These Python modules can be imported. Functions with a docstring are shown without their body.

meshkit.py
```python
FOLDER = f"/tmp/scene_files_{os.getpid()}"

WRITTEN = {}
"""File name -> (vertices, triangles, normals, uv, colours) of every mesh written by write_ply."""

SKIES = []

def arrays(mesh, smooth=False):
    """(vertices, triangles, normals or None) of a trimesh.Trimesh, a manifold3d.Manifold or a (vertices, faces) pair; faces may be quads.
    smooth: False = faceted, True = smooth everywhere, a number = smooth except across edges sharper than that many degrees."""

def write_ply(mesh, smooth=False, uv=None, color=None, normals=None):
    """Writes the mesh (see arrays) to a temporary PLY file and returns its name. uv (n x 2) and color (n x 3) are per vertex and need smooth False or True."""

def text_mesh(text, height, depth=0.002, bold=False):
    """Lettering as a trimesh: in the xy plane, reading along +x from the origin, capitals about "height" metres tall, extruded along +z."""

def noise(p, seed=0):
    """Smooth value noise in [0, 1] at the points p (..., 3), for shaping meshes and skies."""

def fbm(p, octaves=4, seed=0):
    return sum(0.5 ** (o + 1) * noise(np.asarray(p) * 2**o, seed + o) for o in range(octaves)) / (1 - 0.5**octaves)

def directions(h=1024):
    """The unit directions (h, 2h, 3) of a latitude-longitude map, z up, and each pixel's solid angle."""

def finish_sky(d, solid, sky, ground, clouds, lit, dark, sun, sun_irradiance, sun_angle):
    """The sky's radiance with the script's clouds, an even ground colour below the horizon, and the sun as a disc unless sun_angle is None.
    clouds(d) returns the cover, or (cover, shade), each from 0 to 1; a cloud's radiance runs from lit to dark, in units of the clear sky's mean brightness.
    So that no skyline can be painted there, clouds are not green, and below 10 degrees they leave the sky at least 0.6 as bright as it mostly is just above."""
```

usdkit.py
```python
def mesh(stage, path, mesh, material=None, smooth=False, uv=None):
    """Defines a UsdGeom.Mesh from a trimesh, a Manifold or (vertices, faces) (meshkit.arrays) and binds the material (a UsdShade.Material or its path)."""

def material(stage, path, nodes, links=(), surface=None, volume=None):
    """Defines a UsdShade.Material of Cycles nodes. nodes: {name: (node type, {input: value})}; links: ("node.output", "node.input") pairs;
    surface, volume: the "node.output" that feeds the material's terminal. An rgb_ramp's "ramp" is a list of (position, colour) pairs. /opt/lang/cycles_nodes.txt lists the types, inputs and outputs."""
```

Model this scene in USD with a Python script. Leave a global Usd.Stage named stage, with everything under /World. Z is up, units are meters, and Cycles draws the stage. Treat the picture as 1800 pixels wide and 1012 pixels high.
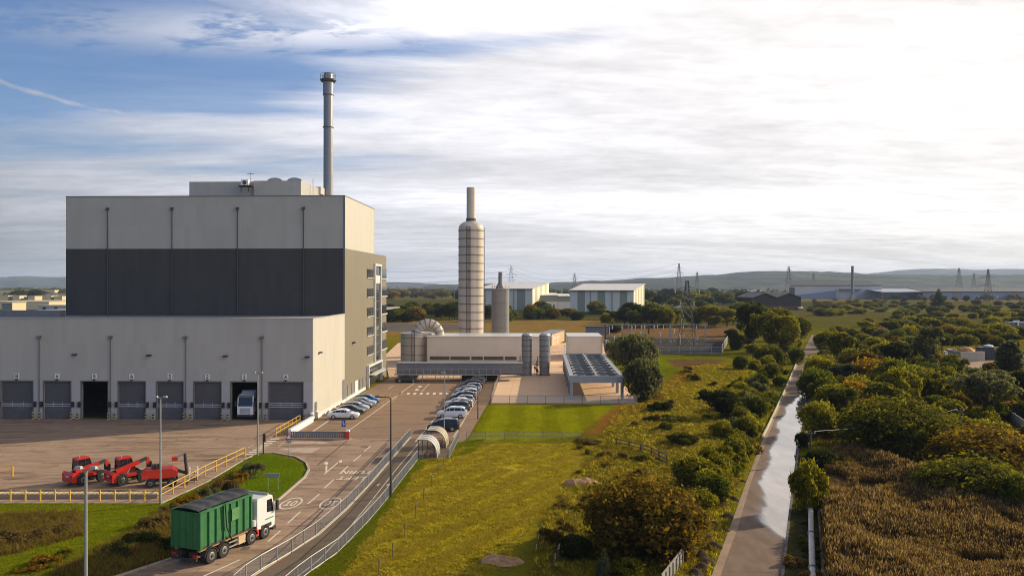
import math, random
import numpy as np
import trimesh, usdkit, meshkit
from shapely.geometry import Polygon, LineString
import shapely
from pxr import Usd, UsdGeom, UsdLux, UsdShade, Gf, Sdf, Vt

stage = Usd.Stage.CreateInMemory()
UsdGeom.SetStageUpAxis(stage, 'Z'); UsdGeom.SetStageMetersPerUnit(stage, 1.0)
UsdGeom.Xform.Define(stage, '/World'); UsdGeom.Scope.Define(stage, '/World/Looks')
# ------------------------------------------------------------------ camera, sky, sun, exposure
F, H, VH = 1400.0, 20.0, 500.0            # focal length in pixels of the 1800 px wide photograph, eye height, horizon row
cam = UsdGeom.Camera.Define(stage, '/World/camera')
cam.CreateHorizontalApertureAttr(36.0); cam.CreateFocalLengthAttr(F / 1800 * 36)
cam.CreateVerticalApertureOffsetAttr(-(506 - VH) / 1800 * 36)
cam.CreateExposureAttr(0.10)
_x = UsdGeom.XformCommonAPI(cam); _x.SetTranslate((0, 0, H)); _x.SetRotate((90, 0, 0))
EL, AZ = math.radians(21.5), math.atan2(.887, .461)
SUN = (math.cos(EL) * math.sin(AZ), math.cos(EL) * math.cos(AZ), math.sin(EL))
SKY_STRENGTH, SUN_INTENSITY = 0.08, 1.25
HAZE = 0.62e-4


class Nodes:
    """Collects a node graph; inputs are numbers, colours or 'node.socket' strings."""
    def __init__(s): s.n, s.l = {}, []
    def add(s, kind, out, **kw):
        name = 'n%d' % len(s.n); given = {}
        s.n[name] = (kind, given)
        for k, v in kw.items():
            if isinstance(v, str) and '.' in v: s.l.append((v, name + '.' + k))
            else: given[k] = v
        return name + '.' + out
    def m(s, op, a, b=0.0, c=0.0, clamp=False):
        return s.add('math', 'value', math_type=op, value1=a, value2=b, value3=c, use_clamp=clamp)
    def rng(s, v, a, b, c=0.0, d=1.0, smooth=True):
        return s.add('map_range', 'result', range_type='smoothstep' if smooth else 'linear', value=v, from_min=a, from_max=b, to_min=c, to_max=d, clamp=True)
    def mix(s, fac, a, b, kind='mix'): return s.add('mix_color', 'result', blend_type=kind, fac=fac, a=a, b=b, use_clamp=False)
    def ramp(s, fac, stops): return s.add('rgb_ramp', 'color', fac=fac, ramp=stops)
    def noise(s, vec, scale, detail=4.0, rough=.55, dist=0.0):
        return s.add('noise_texture', 'fac', vector=vec, scale=scale, detail=detail, roughness=rough, distortion=dist)
    def build(s, name, surface=None, volume=None):
        return usdkit.material(stage, '/World/Looks/' + name, s.n, s.l, surface=surface, volume=volume)


def make_sky():
    g = Nodes()
    tc = g.add('texture_coordinate', 'generated')
    sep = g.add('separate_xyz', 'x', vector=tc); nm = sep.split('.')[0]
    x, y, z = nm + '.x', nm + '.y', nm + '.z'
    zc = g.m('maximum', z, 0.0)
    az = g.m('arctan2', x, y)
    den = g.m('add', zc, .10)
    px, py = g.m('divide', x, den), g.m('divide', y, den)
    # streaks: long along x, tilted a little
    v1 = g.add('combine_xyz', 'vector', x=g.m('add', g.m('multiply', px, .34), g.m('multiply', py, .10)), y=g.m('add', g.m('multiply', py, 1.0), g.m('multiply', px, -.12)), z=3.7)
    n1 = g.noise(v1, .95, 9, .60, .6)
    v2 = g.add('combine_xyz', 'vector', x=g.m('multiply', px, 1.7), y=g.m('multiply', py, 3.2), z=1.3)
    n2 = g.noise(v2, 2.6, 6, .62, .3)
    def bump(ca, sa, ce, se, tilt=0.0):
        a = g.m('divide', g.m('subtract', az, ca), sa)
        e = g.m('divide', g.m('subtract', g.m('subtract', z, ce), g.m('multiply', g.m('subtract', az, ca), tilt)), se)
        r = g.m('add', g.m('multiply', a, a), g.m('multiply', e, e))
        return g.m('exponent', g.m('multiply', r, -1.0))
    dot = g.add('vector_math', 'value', math_type='dot_product', vector1=tc, vector2=SUN)
    sunny = g.rng(dot, -.05, .70)
    low = g.rng(z, .27, .02)
    bias = g.m('add', g.m('multiply', low, .24), g.m('multiply', sunny, .34))
    bias = g.m('add', bias, g.m('multiply', bump(-.17, .33, .305, .022, .096), .02))     # bank of small clouds high up
    bias = g.m('subtract', bias, g.m('multiply', bump(-.52, .24, .232, .038), .24))       # clear blue, upper left
    bias = g.m('subtract', bias, g.m('multiply', bump(-.02, .22, .290, .013, .05), .20))  # blue gap under the bank
    bias = g.m('subtract', bias, g.m('multiply', bump(-.24, .20, .205, .011), .12))
    bias = g.m('subtract', bias, g.m('multiply', g.rng(z, .34, .70), .34))
    raw = g.m('add', n1, bias)
    cover = g.rng(raw, .40, .74)
    fine = g.m('multiply', bump(-.17, .38, .305, .026, .096), g.rng(n2, .30, .54))
    cover = g.m('maximum', cover, g.m('multiply', fine, .96))
    # vapour trail, upper left: a thin band along a shallow curve
    t = g.m('add', az, .571)
    path = g.m('add', .2103, g.m('add', g.m('multiply', t, -.27), g.m('multiply', g.m('multiply', t, t), .75)))
    wob = g.m('multiply', g.m('subtract', g.noise(tc, 26.0, 5, .65), .5), .010)
    dd = g.m('absolute', g.m('add', g.m('subtract', z, path), wob))
    trail = g.m('multiply', g.rng(dd, .0052, .0002), g.rng(az, -.39, -.47))
    trail = g.m('multiply', trail, g.rng(g.noise(tc, 45.0, 3), .25, .6, .45, 1.0))
    cover = g.m('maximum', cover, g.m('multiply', trail, .75))
    cover = g.m('maximum', cover, g.m('multiply', g.rng(n1, .2, .7, .10, .34), g.rng(dot, -.5, .1)))
    cover = g.m('multiply', cover, g.rng(z, -.02, .0, .0, 1.0))
    sky = g.add('sky_texture', 'color', sky_type='single_scattering', sun_disc=False, sun_elevation=EL, sun_rotation=AZ)
    sky = g.mix(1.0, sky, (.66, 1.06, 1.62), 'multiply')
    zen = g.rng(z, .33, .85, 1.0, .55); sky = g.mix(1.0, sky, g.add('combine_xyz', 'vector', x=zen, y=zen, z=zen), 'multiply')
    glow = g.ramp(g.rng(dot, -1.0, 1.0, smooth=False), [(0, (.060, .056, .052)), (.30, (.070, .066, .063)), (.42, (.22, .22, .235)), (.48, (.47, .475, .515)), (.56, (.62, .622, .67)), (.66, (.84, .83, .875)), (.78, (.975, .94, .94)), (.90, (1.09, 1.03, .98)), (1, (1.15, 1.06, .96))])
    shade = g.m('multiply', g.rng(n1, .30, .70, .80, 1.17), g.rng(z, .0, .12, .80, 1.0))
    shade = g.m('multiply', shade, g.rng(n2, .25, .75, .90, 1.10))
    cloud = g.mix(1.0, glow, g.add('combine_xyz', 'vector', x=shade, y=shade, z=shade), 'multiply')
    lift = g.m('add', 1.0, g.m('multiply', bump(-.17, .38, .305, .03, .096), .38))
    cloud = g.add('vector_math', 'vector', math_type='scale', vector1=cloud, scale=g.m('divide', lift, SKY_STRENGTH))
    col = g.mix(g.m('multiply', cover, .93), sky, cloud)
    bg = g.add('background_shader', 'background', color=col, strength=SKY_STRENGTH)
    return g.build('sky', surface=bg)


dome = UsdLux.DomeLight.Define(stage, '/World/sky')
UsdShade.MaterialBindingAPI.Apply(dome.GetPrim()).Bind(make_sky())
dome.GetPrim().SetCustomDataByKey('kind', 'structure')
sun = UsdLux.DistantLight.Define(stage, '/World/sun')
sun.CreateNormalizeAttr(True); sun.CreateIntensityAttr(SUN_INTENSITY); sun.CreateAngleAttr(.5); sun.CreateColorAttr(Gf.Vec3f(1.0, .86, .62))
sun.AddTransformOp().Set(Gf.Matrix4d().SetRotate(Gf.Rotation(Gf.Vec3d(0, 0, 1), Gf.Vec3d(*SUN))))


# ------------------------------------------------------------------ helpers
def G(u, v, z=0.0):
    """The point at height z that stands at column u, row v of the photograph."""
    Y = F * (H - z) / (v - VH)
    return np.array([(u - 900) / F * Y, Y, z])
def GX(u, Y): return (u - 900) / F * Y
def GZ(v, Y): return H - (v - VH) * Y / F


class MB:
    """Collects shapes into one mesh."""
    def __init__(s): s.v, s.f, s.n = [], [], 0
    def add(s, v, f):
        v = np.asarray(v, float); f = np.asarray(f, int)
        if f.shape[1] == 4: f = np.vstack([f[:, [0, 1, 2]], f[:, [0, 2, 3]]])
        s.v.append(v); s.f.append(f + s.n); s.n += len(v); return s
    def tm(s, m): return s.add(m.vertices, m.faces)
    def box(s, x0, x1, y0, y1, z0, z1):
        v = np.array([[x, y, z] for z in (z0, z1) for x, y in ((x0, y0), (x1, y0), (x1, y1), (x0, y1))])
        return s.add(v, [[0, 3, 2, 1], [4, 5, 6, 7], [0, 1, 5, 4], [1, 2, 6, 5], [2, 3, 7, 6], [3, 0, 4, 7]])
    def hexa(s, bot, top):
        return s.add(np.vstack([bot, top]), [[0, 3, 2, 1], [4, 5, 6, 7], [0, 1, 5, 4], [1, 2, 6, 5], [2, 3, 7, 6], [3, 0, 4, 7]])
    def cyl(s, p, q, r, r2=None, n=12, cap=True):
        p, q = np.asarray(p, float), np.asarray(q, float); r2 = r if r2 is None else r2
        d = q - p; d = d / (np.linalg.norm(d) + 1e-12)
        a = np.cross(d, [0, 0, 1.] if abs(d[2]) < .9 else [1., 0, 0]); a /= np.linalg.norm(a); b = np.cross(d, a)
        th = np.arange(n) * 2 * np.pi / n; ring = np.cos(th)[:, None] * a + np.sin(th)[:, None] * b
        v = np.vstack([p + r * ring, q + r2 * ring, [p], [q]]); i = np.arange(n); j = (i + 1) % n
        f = [[k, l, l + n, k + n] for k, l in zip(i, j)]
        s.add(v[:2 * n], f)
        if cap: s.add(v, [[2 * n, l, k] for k, l in zip(i, j)] + [[2 * n + 1, k + n, l + n] for k, l in zip(i, j)])
        return s
    def tube(s, pts, r, n=6):
        v, f = _tube(pts, r, n); return s.add(v, f)
    def lathe(s, prof, n=24, c=(0, 0, 0)):
        prof = np.asarray(prof, float); th = np.arange(n) * 2 * np.pi / n
        v = np.stack([np.stack([prof[:, 0] * math.cos(t), prof[:, 0] * math.sin(t), prof[:, 1]], 1) for t in th]).reshape(-1, 3) + np.asarray(c)
        k = len(prof); f = [[i * k + a, ((i + 1) % n) * k + a, ((i + 1) % n) * k + a + 1, i * k + a + 1] for i in range(n) for a in range(k - 1)]
        return s.add(v, f)
    def prism(s, poly, z0, z1):
        p = Polygon(poly).buffer(0)
        for q in getattr(p, 'geoms', [p]):
            m = trimesh.creation.extrude_polygon(q, z1 - z0, engine='earcut'); m.apply_translation((0, 0, z0)); s.tm(m)
        return s
    def sheet(s, poly, z):
        p = poly if hasattr(poly, 'geom_type') else Polygon(poly).buffer(0)
        for q in getattr(p, 'geoms', [p]):
            if q.area < 1e-6: continue
            v, f = trimesh.creation.triangulate_polygon(q, engine='earcut')
            f = np.asarray(f); v = np.asarray(v)
            a = v[f]; cr = np.cross(a[:, 1] - a[:, 0], a[:, 2] - a[:, 0]); f = np.where((cr < 0)[:, None], f[:, ::-1], f)
            s.add(np.c_[v, np.full(len(v), z)], f)
        return s
    def side_prism(s, prof, y0, y1):
        """prof: x,z outline, swept from y0 to y1"""
        m = trimesh.creation.extrude_polygon(Polygon(prof).buffer(0), y1 - y0, engine='earcut')
        v = np.array(m.vertices); v = np.c_[v[:, 0], y1 - v[:, 2], v[:, 1]]
        return s.add(v, m.faces)
    def quad(s, a, b, c, d): return s.add([a, b, c, d], [[0, 1, 2, 3]])
    def move(s, loc=(0, 0, 0), rz=0.0, scale=1.0, rx=0.0, ry=0.0):
        R = trimesh.transformations.euler_matrix(rx, ry, rz)[:3, :3]
        s.v = [(np.asarray(v) * scale) @ R.T + np.asarray(loc) for v in s.v]; return s
    def merge(s, o):
        for v, f in zip([np.vstack(o.v)], [np.vstack(o.f)]): s.add(v, f)
        return s
    def mesh(s): return np.vstack(s.v), np.vstack(s.f)


def _tube(points, r, sides=6):
    p = np.asarray(points, float); t = np.gradient(p, axis=0); t /= np.linalg.norm(t, axis=1, keepdims=True) + 1e-12
    a = np.cross(t, np.where(np.abs(t[:, 2:]) < .9, [0, 0, 1.], [1., 0, 0])); a /= np.linalg.norm(a, axis=1, keepdims=True) + 1e-12
    b = np.cross(t, a); an = np.arange(sides) * 2 * np.pi / sides
    v = p[:, None] + np.broadcast_to(r, (len(p),))[:, None, None] * (np.cos(an)[None, :, None] * a[:, None] + np.sin(an)[None, :, None] * b[:, None])
    i, j = np.meshgrid(np.arange(len(p) - 1), np.arange(sides), indexing='ij')
    return v.reshape(-1, 3), np.stack([i * sides + j, i * sides + (j + 1) % sides, (i + 1) * sides + (j + 1) % sides, (i + 1) * sides + j], -1).reshape(-1, 4)


USED = {}
def pathof(p): return str(p.GetPath()) if hasattr(p, 'GetPath') else str(p)
def numbered(parent, name):
    k = USED.get((parent, name), 0); USED[(parent, name)] = k + 1
    return '%s/%s' % (parent, name if k == 0 else '%s_%03d' % (name, k))
def tag(prim, label=None, cat=None, group=None, kind=None):
    prim = prim.GetPrim() if hasattr(prim, 'GetPrim') else prim
    for k, t in (('label', label), ('category', cat), ('group', group), ('kind', kind)):
        if t: prim.SetCustomDataByKey(k, t)
    return prim
def place(prim, loc=(0, 0, 0), rz=0.0, scale=None):
    x = UsdGeom.Xformable(prim)
    x.AddTranslateOp().Set(Gf.Vec3d(*map(float, loc)))
    if rz: x.AddRotateZOp().Set(float(math.degrees(rz)))
    if scale is not None: x.AddScaleOp().Set(Gf.Vec3f(*([float(scale)] * 3 if np.ndim(scale) == 0 else map(float, scale))))
def thing(name, label, cat, loc=(0, 0, 0), rz=0.0, group=None, kind=None, scale=None):
    x = UsdGeom.Xform.Define(stage, numbered('/World', name)); place(x, loc, rz, scale)
    return tag(x, label, cat, group, kind)
def part(parent, name, mb, mat, label=None, smooth=False, kind=None):
    m = usdkit.mesh(stage, numbered(pathof(parent), name), mb.mesh() if isinstance(mb, MB) else mb, mat, smooth=smooth)
    return tag(m, label=label, kind=kind)
def struct(name, mb, mat, smooth=False, label=None):
    m = usdkit.mesh(stage, numbered('/World', name), mb.mesh() if isinstance(mb, MB) else mb, mat, smooth=smooth)
    return tag(m, label=label, kind='structure')
UsdGeom.Scope.Define(stage, '/World/kinds')
stage.GetPrimAtPath('/World/kinds').SetSpecifier(Sdf.SpecifierClass)
def proto(name):
    p = stage.DefinePrim(numbered('/World/kinds', name), 'Xform'); return p
def tones(m, per, seed):
    n = len(m.GetPointsAttr().Get()); r = np.random.default_rng(seed).random(n // per + 1)
    UsdGeom.PrimvarsAPI(m).CreatePrimvar('leaf_tone', Sdf.ValueTypeNames.FloatArray, 'vertex').Set(Vt.FloatArray.FromNumpy(np.repeat(r, per)[:n].astype(np.float32)))
def copy(src, name, label, cat, loc, rz=0.0, scale=None, group=None):
    x = UsdGeom.Xform.Define(stage, numbered('/World', name)); place(x, loc, rz, scale)
    x.GetPrim().GetReferences().AddInternalReference(src.GetPath()); x.GetPrim().SetInstanceable(True)
    return tag(x, label, cat, group)


# ------------------------------------------------------------------ materials
MATS = {}
def mat(name, c, r=.6, metal=0.0, var=.12, scale=.8, bump=0.0, bscale=6.0, coat=0.0, spec=.5, streak=0.0, obj=False):
    if name in MATS: return MATS[name]
    g = Nodes()
    pos = g.add('texture_coordinate', 'object') if obj else g.add('geometry', 'position')
    n = g.noise(pos, scale, 6, .62)
    if streak:                                   # vertical weather streaks
        sv = g.add('vector_math', 'vector', math_type='multiply', vector1=pos, vector2=(1.0, 1.0, .06))
        n = g.m('add', g.m('multiply', n, 1 - streak), g.m('multiply', g.noise(sv, 1.4, 5, .6), streak))
    c = np.array(c, float)
    col = g.ramp(n, [(.25, tuple(c * (1 - var))), (.5, tuple(c)), (.75, tuple(np.minimum(c * (1 + var), .95)))])
    kw = {}
    if bump:
        h = g.noise(pos, bscale, 5, .6); kw['normal'] = g.add('bump', 'normal', height=h, strength=min(1.0, bump), distance=.05)
    s = g.add('principled_bsdf', 'BSDF', base_color=col, roughness=g.rng(n, .2, .8, max(0, r - .07), min(1, r + .07)), metallic=metal, coat_weight=coat, specular_ior_level=spec, **kw)
    MATS[name] = g.build(name, surface=s); return MATS[name]
def cladding(name, c, axis='x', pitch=1.0, var=.05, r=.5):
    """Metal wall sheets: fine vertical ribs as relief, faint tone steps from sheet to sheet, light weathering."""
    if name in MATS: return MATS[name]
    g = Nodes(); pos = g.add('texture_coordinate', 'object'); sep = g.add('separate_xyz', 'x', vector=pos).split('.')[0]
    a = sep + '.' + axis
    cell = g.add('white_noise_texture', 'value', dimensions='2D', vector=g.add('combine_xyz', 'vector', x=g.m('floor', g.m('divide', a, pitch)), y=g.m('floor', g.m('divide', sep + '.z', 3.75))))
    sv = g.add('vector_math', 'vector', math_type='multiply', vector1=pos, vector2=(.6, .6, .05))
    n = g.m('add', g.m('multiply', g.noise(sv, 1.0, 6, .6), .6), g.m('multiply', g.noise(pos, .12, 4, .6), .4))
    k = g.m('add', g.m('multiply', cell, .25), g.m('multiply', n, .75))
    c = np.array(c, float)
    col = g.ramp(k, [(.3, tuple(c * (1 - var))), (.7, tuple(c * (1 + var)))])
    rib = g.m('pingpong', g.m('multiply', a, 1.0), .17)
    s = g.add('principled_bsdf', 'BSDF', base_color=col, roughness=r, specular_ior_level=.35, normal=g.add('bump', 'normal', height=rib, strength=.25, distance=.1))
    MATS[name] = g.build(name, surface=s); return MATS[name]
def glass(name, tint=(.03, .035, .04), r=.05):
    if name in MATS: return MATS[name]
    g = Nodes()
    s = g.add('principled_bsdf', 'BSDF', base_color=tint, roughness=r, specular_ior_level=.9, metallic=.25)
    MATS[name] = g.build(name, surface=s); return MATS[name]
def clear_sheet(name, col, fac):
    """See-through sheet (polycarbonate, mesh panel): transparent mixed with a real surface by a fixed share."""
    if name in MATS: return MATS[name]
    g = Nodes()
    t = g.add('transparent_bsdf', 'BSDF'); d = g.add('principled_bsdf', 'BSDF', base_color=col, roughness=.35)
    MATS[name] = g.build(name, surface=g.add('mix_closure', 'closure', fac=fac, closure1=t, closure2=d)); return MATS[name]
def leaf_mat(name, stops, trans=.5, obj_var=.35):
    if name in MATS: return MATS[name]
    g = Nodes()
    isl = g.add('attribute', 'fac', attribute='leaf_tone'); pos = g.add('texture_coordinate', 'object')
    rnd = g.add('object_info', 'random')
    k = g.m('add', g.m('multiply', isl, .55), g.m('multiply', g.noise(pos, .55, 3, .6), .45))
    k = g.m('add', k, g.m('multiply', g.m('subtract', rnd, .5), obj_var))
    col = g.ramp(k, stops)
    d = g.add('principled_bsdf', 'BSDF', base_color=col, roughness=.9, specular_ior_level=.08)
    t = g.add('translucent_bsdf', 'BSDF', color=g.mix(1.0, col, (1.5, 1.5, .7), 'multiply'))
    MATS[name] = g.build(name, surface=g.add('mix_closure', 'closure', fac=trans, closure1=d, closure2=t)); return MATS[name]

# ------------------------------------------------------------------ the ground and what is laid on it
O = G(550, 738)                                   # front right corner of the dock hall
AX = math.atan2(50, F)                            # the site runs a touch to the right of the view
SEX, SEY = np.array([math.cos(AX), -math.sin(AX), 0]), np.array([math.sin(AX), math.cos(AX), 0])
SRZ = -AX
def site(s, t, z=0.0): return O + s * SEX + t * SEY + np.array([0, 0, z])
def tosite(p):
    d = np.asarray(p, float)[..., :3] - O
    return np.stack([d @ SEX, d @ SEY, np.asarray(p)[..., 2]], -1)
def s_at(u, t=0.0):                                # where the front plane at depth t is seen in column u
    k = (u - 900) / F; a = O + t * SEY
    return (k * a[1] - a[0]) / (SEX[0] - k * SEX[1])
def t_at(u, s=0.0):
    k = (u - 900) / F; a = O + s * SEX
    return (k * a[1] - a[0]) / (SEY[0] - k * SEY[1])
def gpoly(pts, z=0.0): return [tuple(G(u, v, z)[:2]) for u, v in pts]

HALL = Polygon([tuple(site(s, t)[:2]) for s, t in ((-75, 0.35), (0, 0.35), (0, 75), (-75, 75))])
P_ROAD = Polygon([tuple(site(-110, -.5)[:2])] + gpoly([(-260, 883), (285, 883), (360, 848), (420, 812), (450, 797), (480, 796), (520, 803), (538, 813), (543, 825), (536, 838), (490, 878), (400, 930), (317, 977), (210, 1012), (60, 1060), (-60, 1100), (330, 1110), (440, 1014), (510, 973), (560, 938), (610, 893), (650, 850), (690, 804), (722, 767), (735, 770.5), (500, 770.5), (548, 741)]) + [tuple(site(0, .5)[:2])]).buffer(0)
P_PATH = Polygon(gpoly([(722.5, 767), (690.5, 804), (650.5, 850), (610.5, 893), (560.5, 938), (510.5, 973), (440.5, 1014), (332, 1108), (440, 1108), (530, 1014), (590, 972), (640, 922), (668, 890), (690, 862), (720, 822), (735, 806), (783, 806), (800, 775), (735, 771.5)])).buffer(0)
P_PAD = Polygon(gpoly([(862, 709), (1120, 709), (1066, 632), (1060, 603), (700, 603), (676, 625), (684, 665), (871, 665)])).buffer(0)
P_PARK = Polygon(gpoly([(500, 770.5), (548, 741.5), (606, 706.5), (683, 665), (871, 665), (866, 697), (850, 722), (822, 770), (812, 777), (803, 777), (800, 775), (735, 771)])).buffer(0).difference(P_PAD).difference(HALL)
P_ROAD = P_ROAD.difference(HALL).difference(P_PARK)
P_PATH = P_PATH.difference(P_PARK).difference(P_ROAD)
P_LANE = Polygon(gpoly([(1427, 588), (1400, 640), (1378, 690), (1345, 760), (1310, 850), (1285, 920), (1250, 1012), (1225, 1075), (1366, 1075), (1375, 1012), (1388, 900), (1398, 820), (1412, 740), (1425, 690), (1437, 640), (1448, 588)])).buffer(0)
P_GRAVEL = Polygon(gpoly([(1062, 592), (1276, 596), (1268, 622), (1062, 622)])).buffer(0)
P_SCRAP = Polygon(gpoly([(1655, 617), (1742, 612), (1800, 616), (1800, 640), (1712, 648), (1690, 640), (1662, 628)])).buffer(0)
HARD = shapely.union_all([P_ROAD, P_PATH, P_PAD, P_PARK, P_LANE, HALL.buffer(-1), P_GRAVEL, P_SCRAP])

def smooth01(x): x = np.clip(x, 0, 1); return x * x * (3 - 2 * x)
def field_noise(X, Y, s, seed=0, oct=4): return meshkit.fbm(np.stack([X / s, Y / s, np.zeros_like(X) + seed * 7.3], -1), oct, seed)

OLIVE, BROWN, RUST, DARKG, OCHRE, GREY, REEDC = ((.130, .125, .008), (.13, .080, .020), (.22, .10, .018), (.05, .055, .010), (.25, .155, .045), (.14, .12, .11), (.15, .085, .035))
ZONES = [  # pixel outline on the ground, colour, how ragged its edge is (m)
    ([(560, 1100), (600, 1012), (650, 940), (700, 870), (742, 812), (800, 790), (850, 783), (1045, 783), (1020, 832), (965, 895), (905, 960), (850, 1012), (800, 1100)], (.36, .285, .014), 1.6, 'mown'),
    ([(440, 1012), (530, 1014), (590, 972), (640, 922), (690, 862), (735, 806), (783, 806), (803, 777), (852, 772), (830, 796), (750, 812), (715, 850), (650, 945), (600, 1012), (540, 1100), (420, 1100)], (.15, .17, .003), .7, ''),
    ([(812, 777), (822, 770), (866, 697), (866, 711), (1092, 711), (1060, 740), (1020, 772), (930, 778)], (.20, .20, .004), .7, 'lawn'),
    ([(1062, 626), (1215, 628), (1245, 645), (1180, 665), (1100, 675)], (.15, .165, .004), 1.5, ''),
    ([(1250, 640), (1300, 628), (1340, 650), (1330, 690), (1250, 710), (1170, 700), (1180, 668)], (.19, .155, .010), 3, ''),
    ([(1085, 712), (1180, 672), (1230, 650), (1190, 690), (1120, 730), (1050, 770), (1025, 770)], RUST, 1.6, ''),
    ([(1170, 632), (1270, 632), (1260, 652), (1190, 650)], (.14, .075, .035), 2, ''),
    ([(-300, 884), (285, 884), (240, 930), (120, 985), (-300, 1050)], (.16, .185, .003), .8, ''),
    ([(-100, 905), (120, 900), (140, 935), (40, 965), (-100, 980)], (.12, .085, .025), 1.2, ''),
    ([(285, 886), (360, 850), (420, 815), (450, 800), (480, 798), (540, 815), (543, 826), (536, 838), (490, 878), (440, 870), (350, 890)], (.105, .150, .003), .5, ''),
    ([(1440, 800), (1900, 770), (1900, 1100), (1450, 1100)], REEDC, 1.5, ''),
    ([(1400, 800), (1440, 800), (1452, 1100), (1372, 1100)], (.07, .06, .025), .6, ''),
    ([(600, 556), (1300, 556), (1300, 545), (600, 545)], DARKG, 8, ''),
    ([(600, 592), (1062, 597), (1062, 563), (600, 563)], OCHRE, 5, ''),
    ([(600, 603), (1062, 603), (1062, 590), (600, 590)], (.19, .15, .012), 3, ''),
    ([(640, 583), (812, 581), (812, 570), (640, 568)], GREY, .3, ''),
    ([(1062, 592), (1290, 596), (1296, 573), (1062, 570)], (.20, .115, .05), 2, ''),
    ([(1270, 622), (1276, 596), (1340, 610), (1400, 630), (1372, 690), (1330, 660)], (.16, .145, .010), 3, ''),
]

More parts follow.
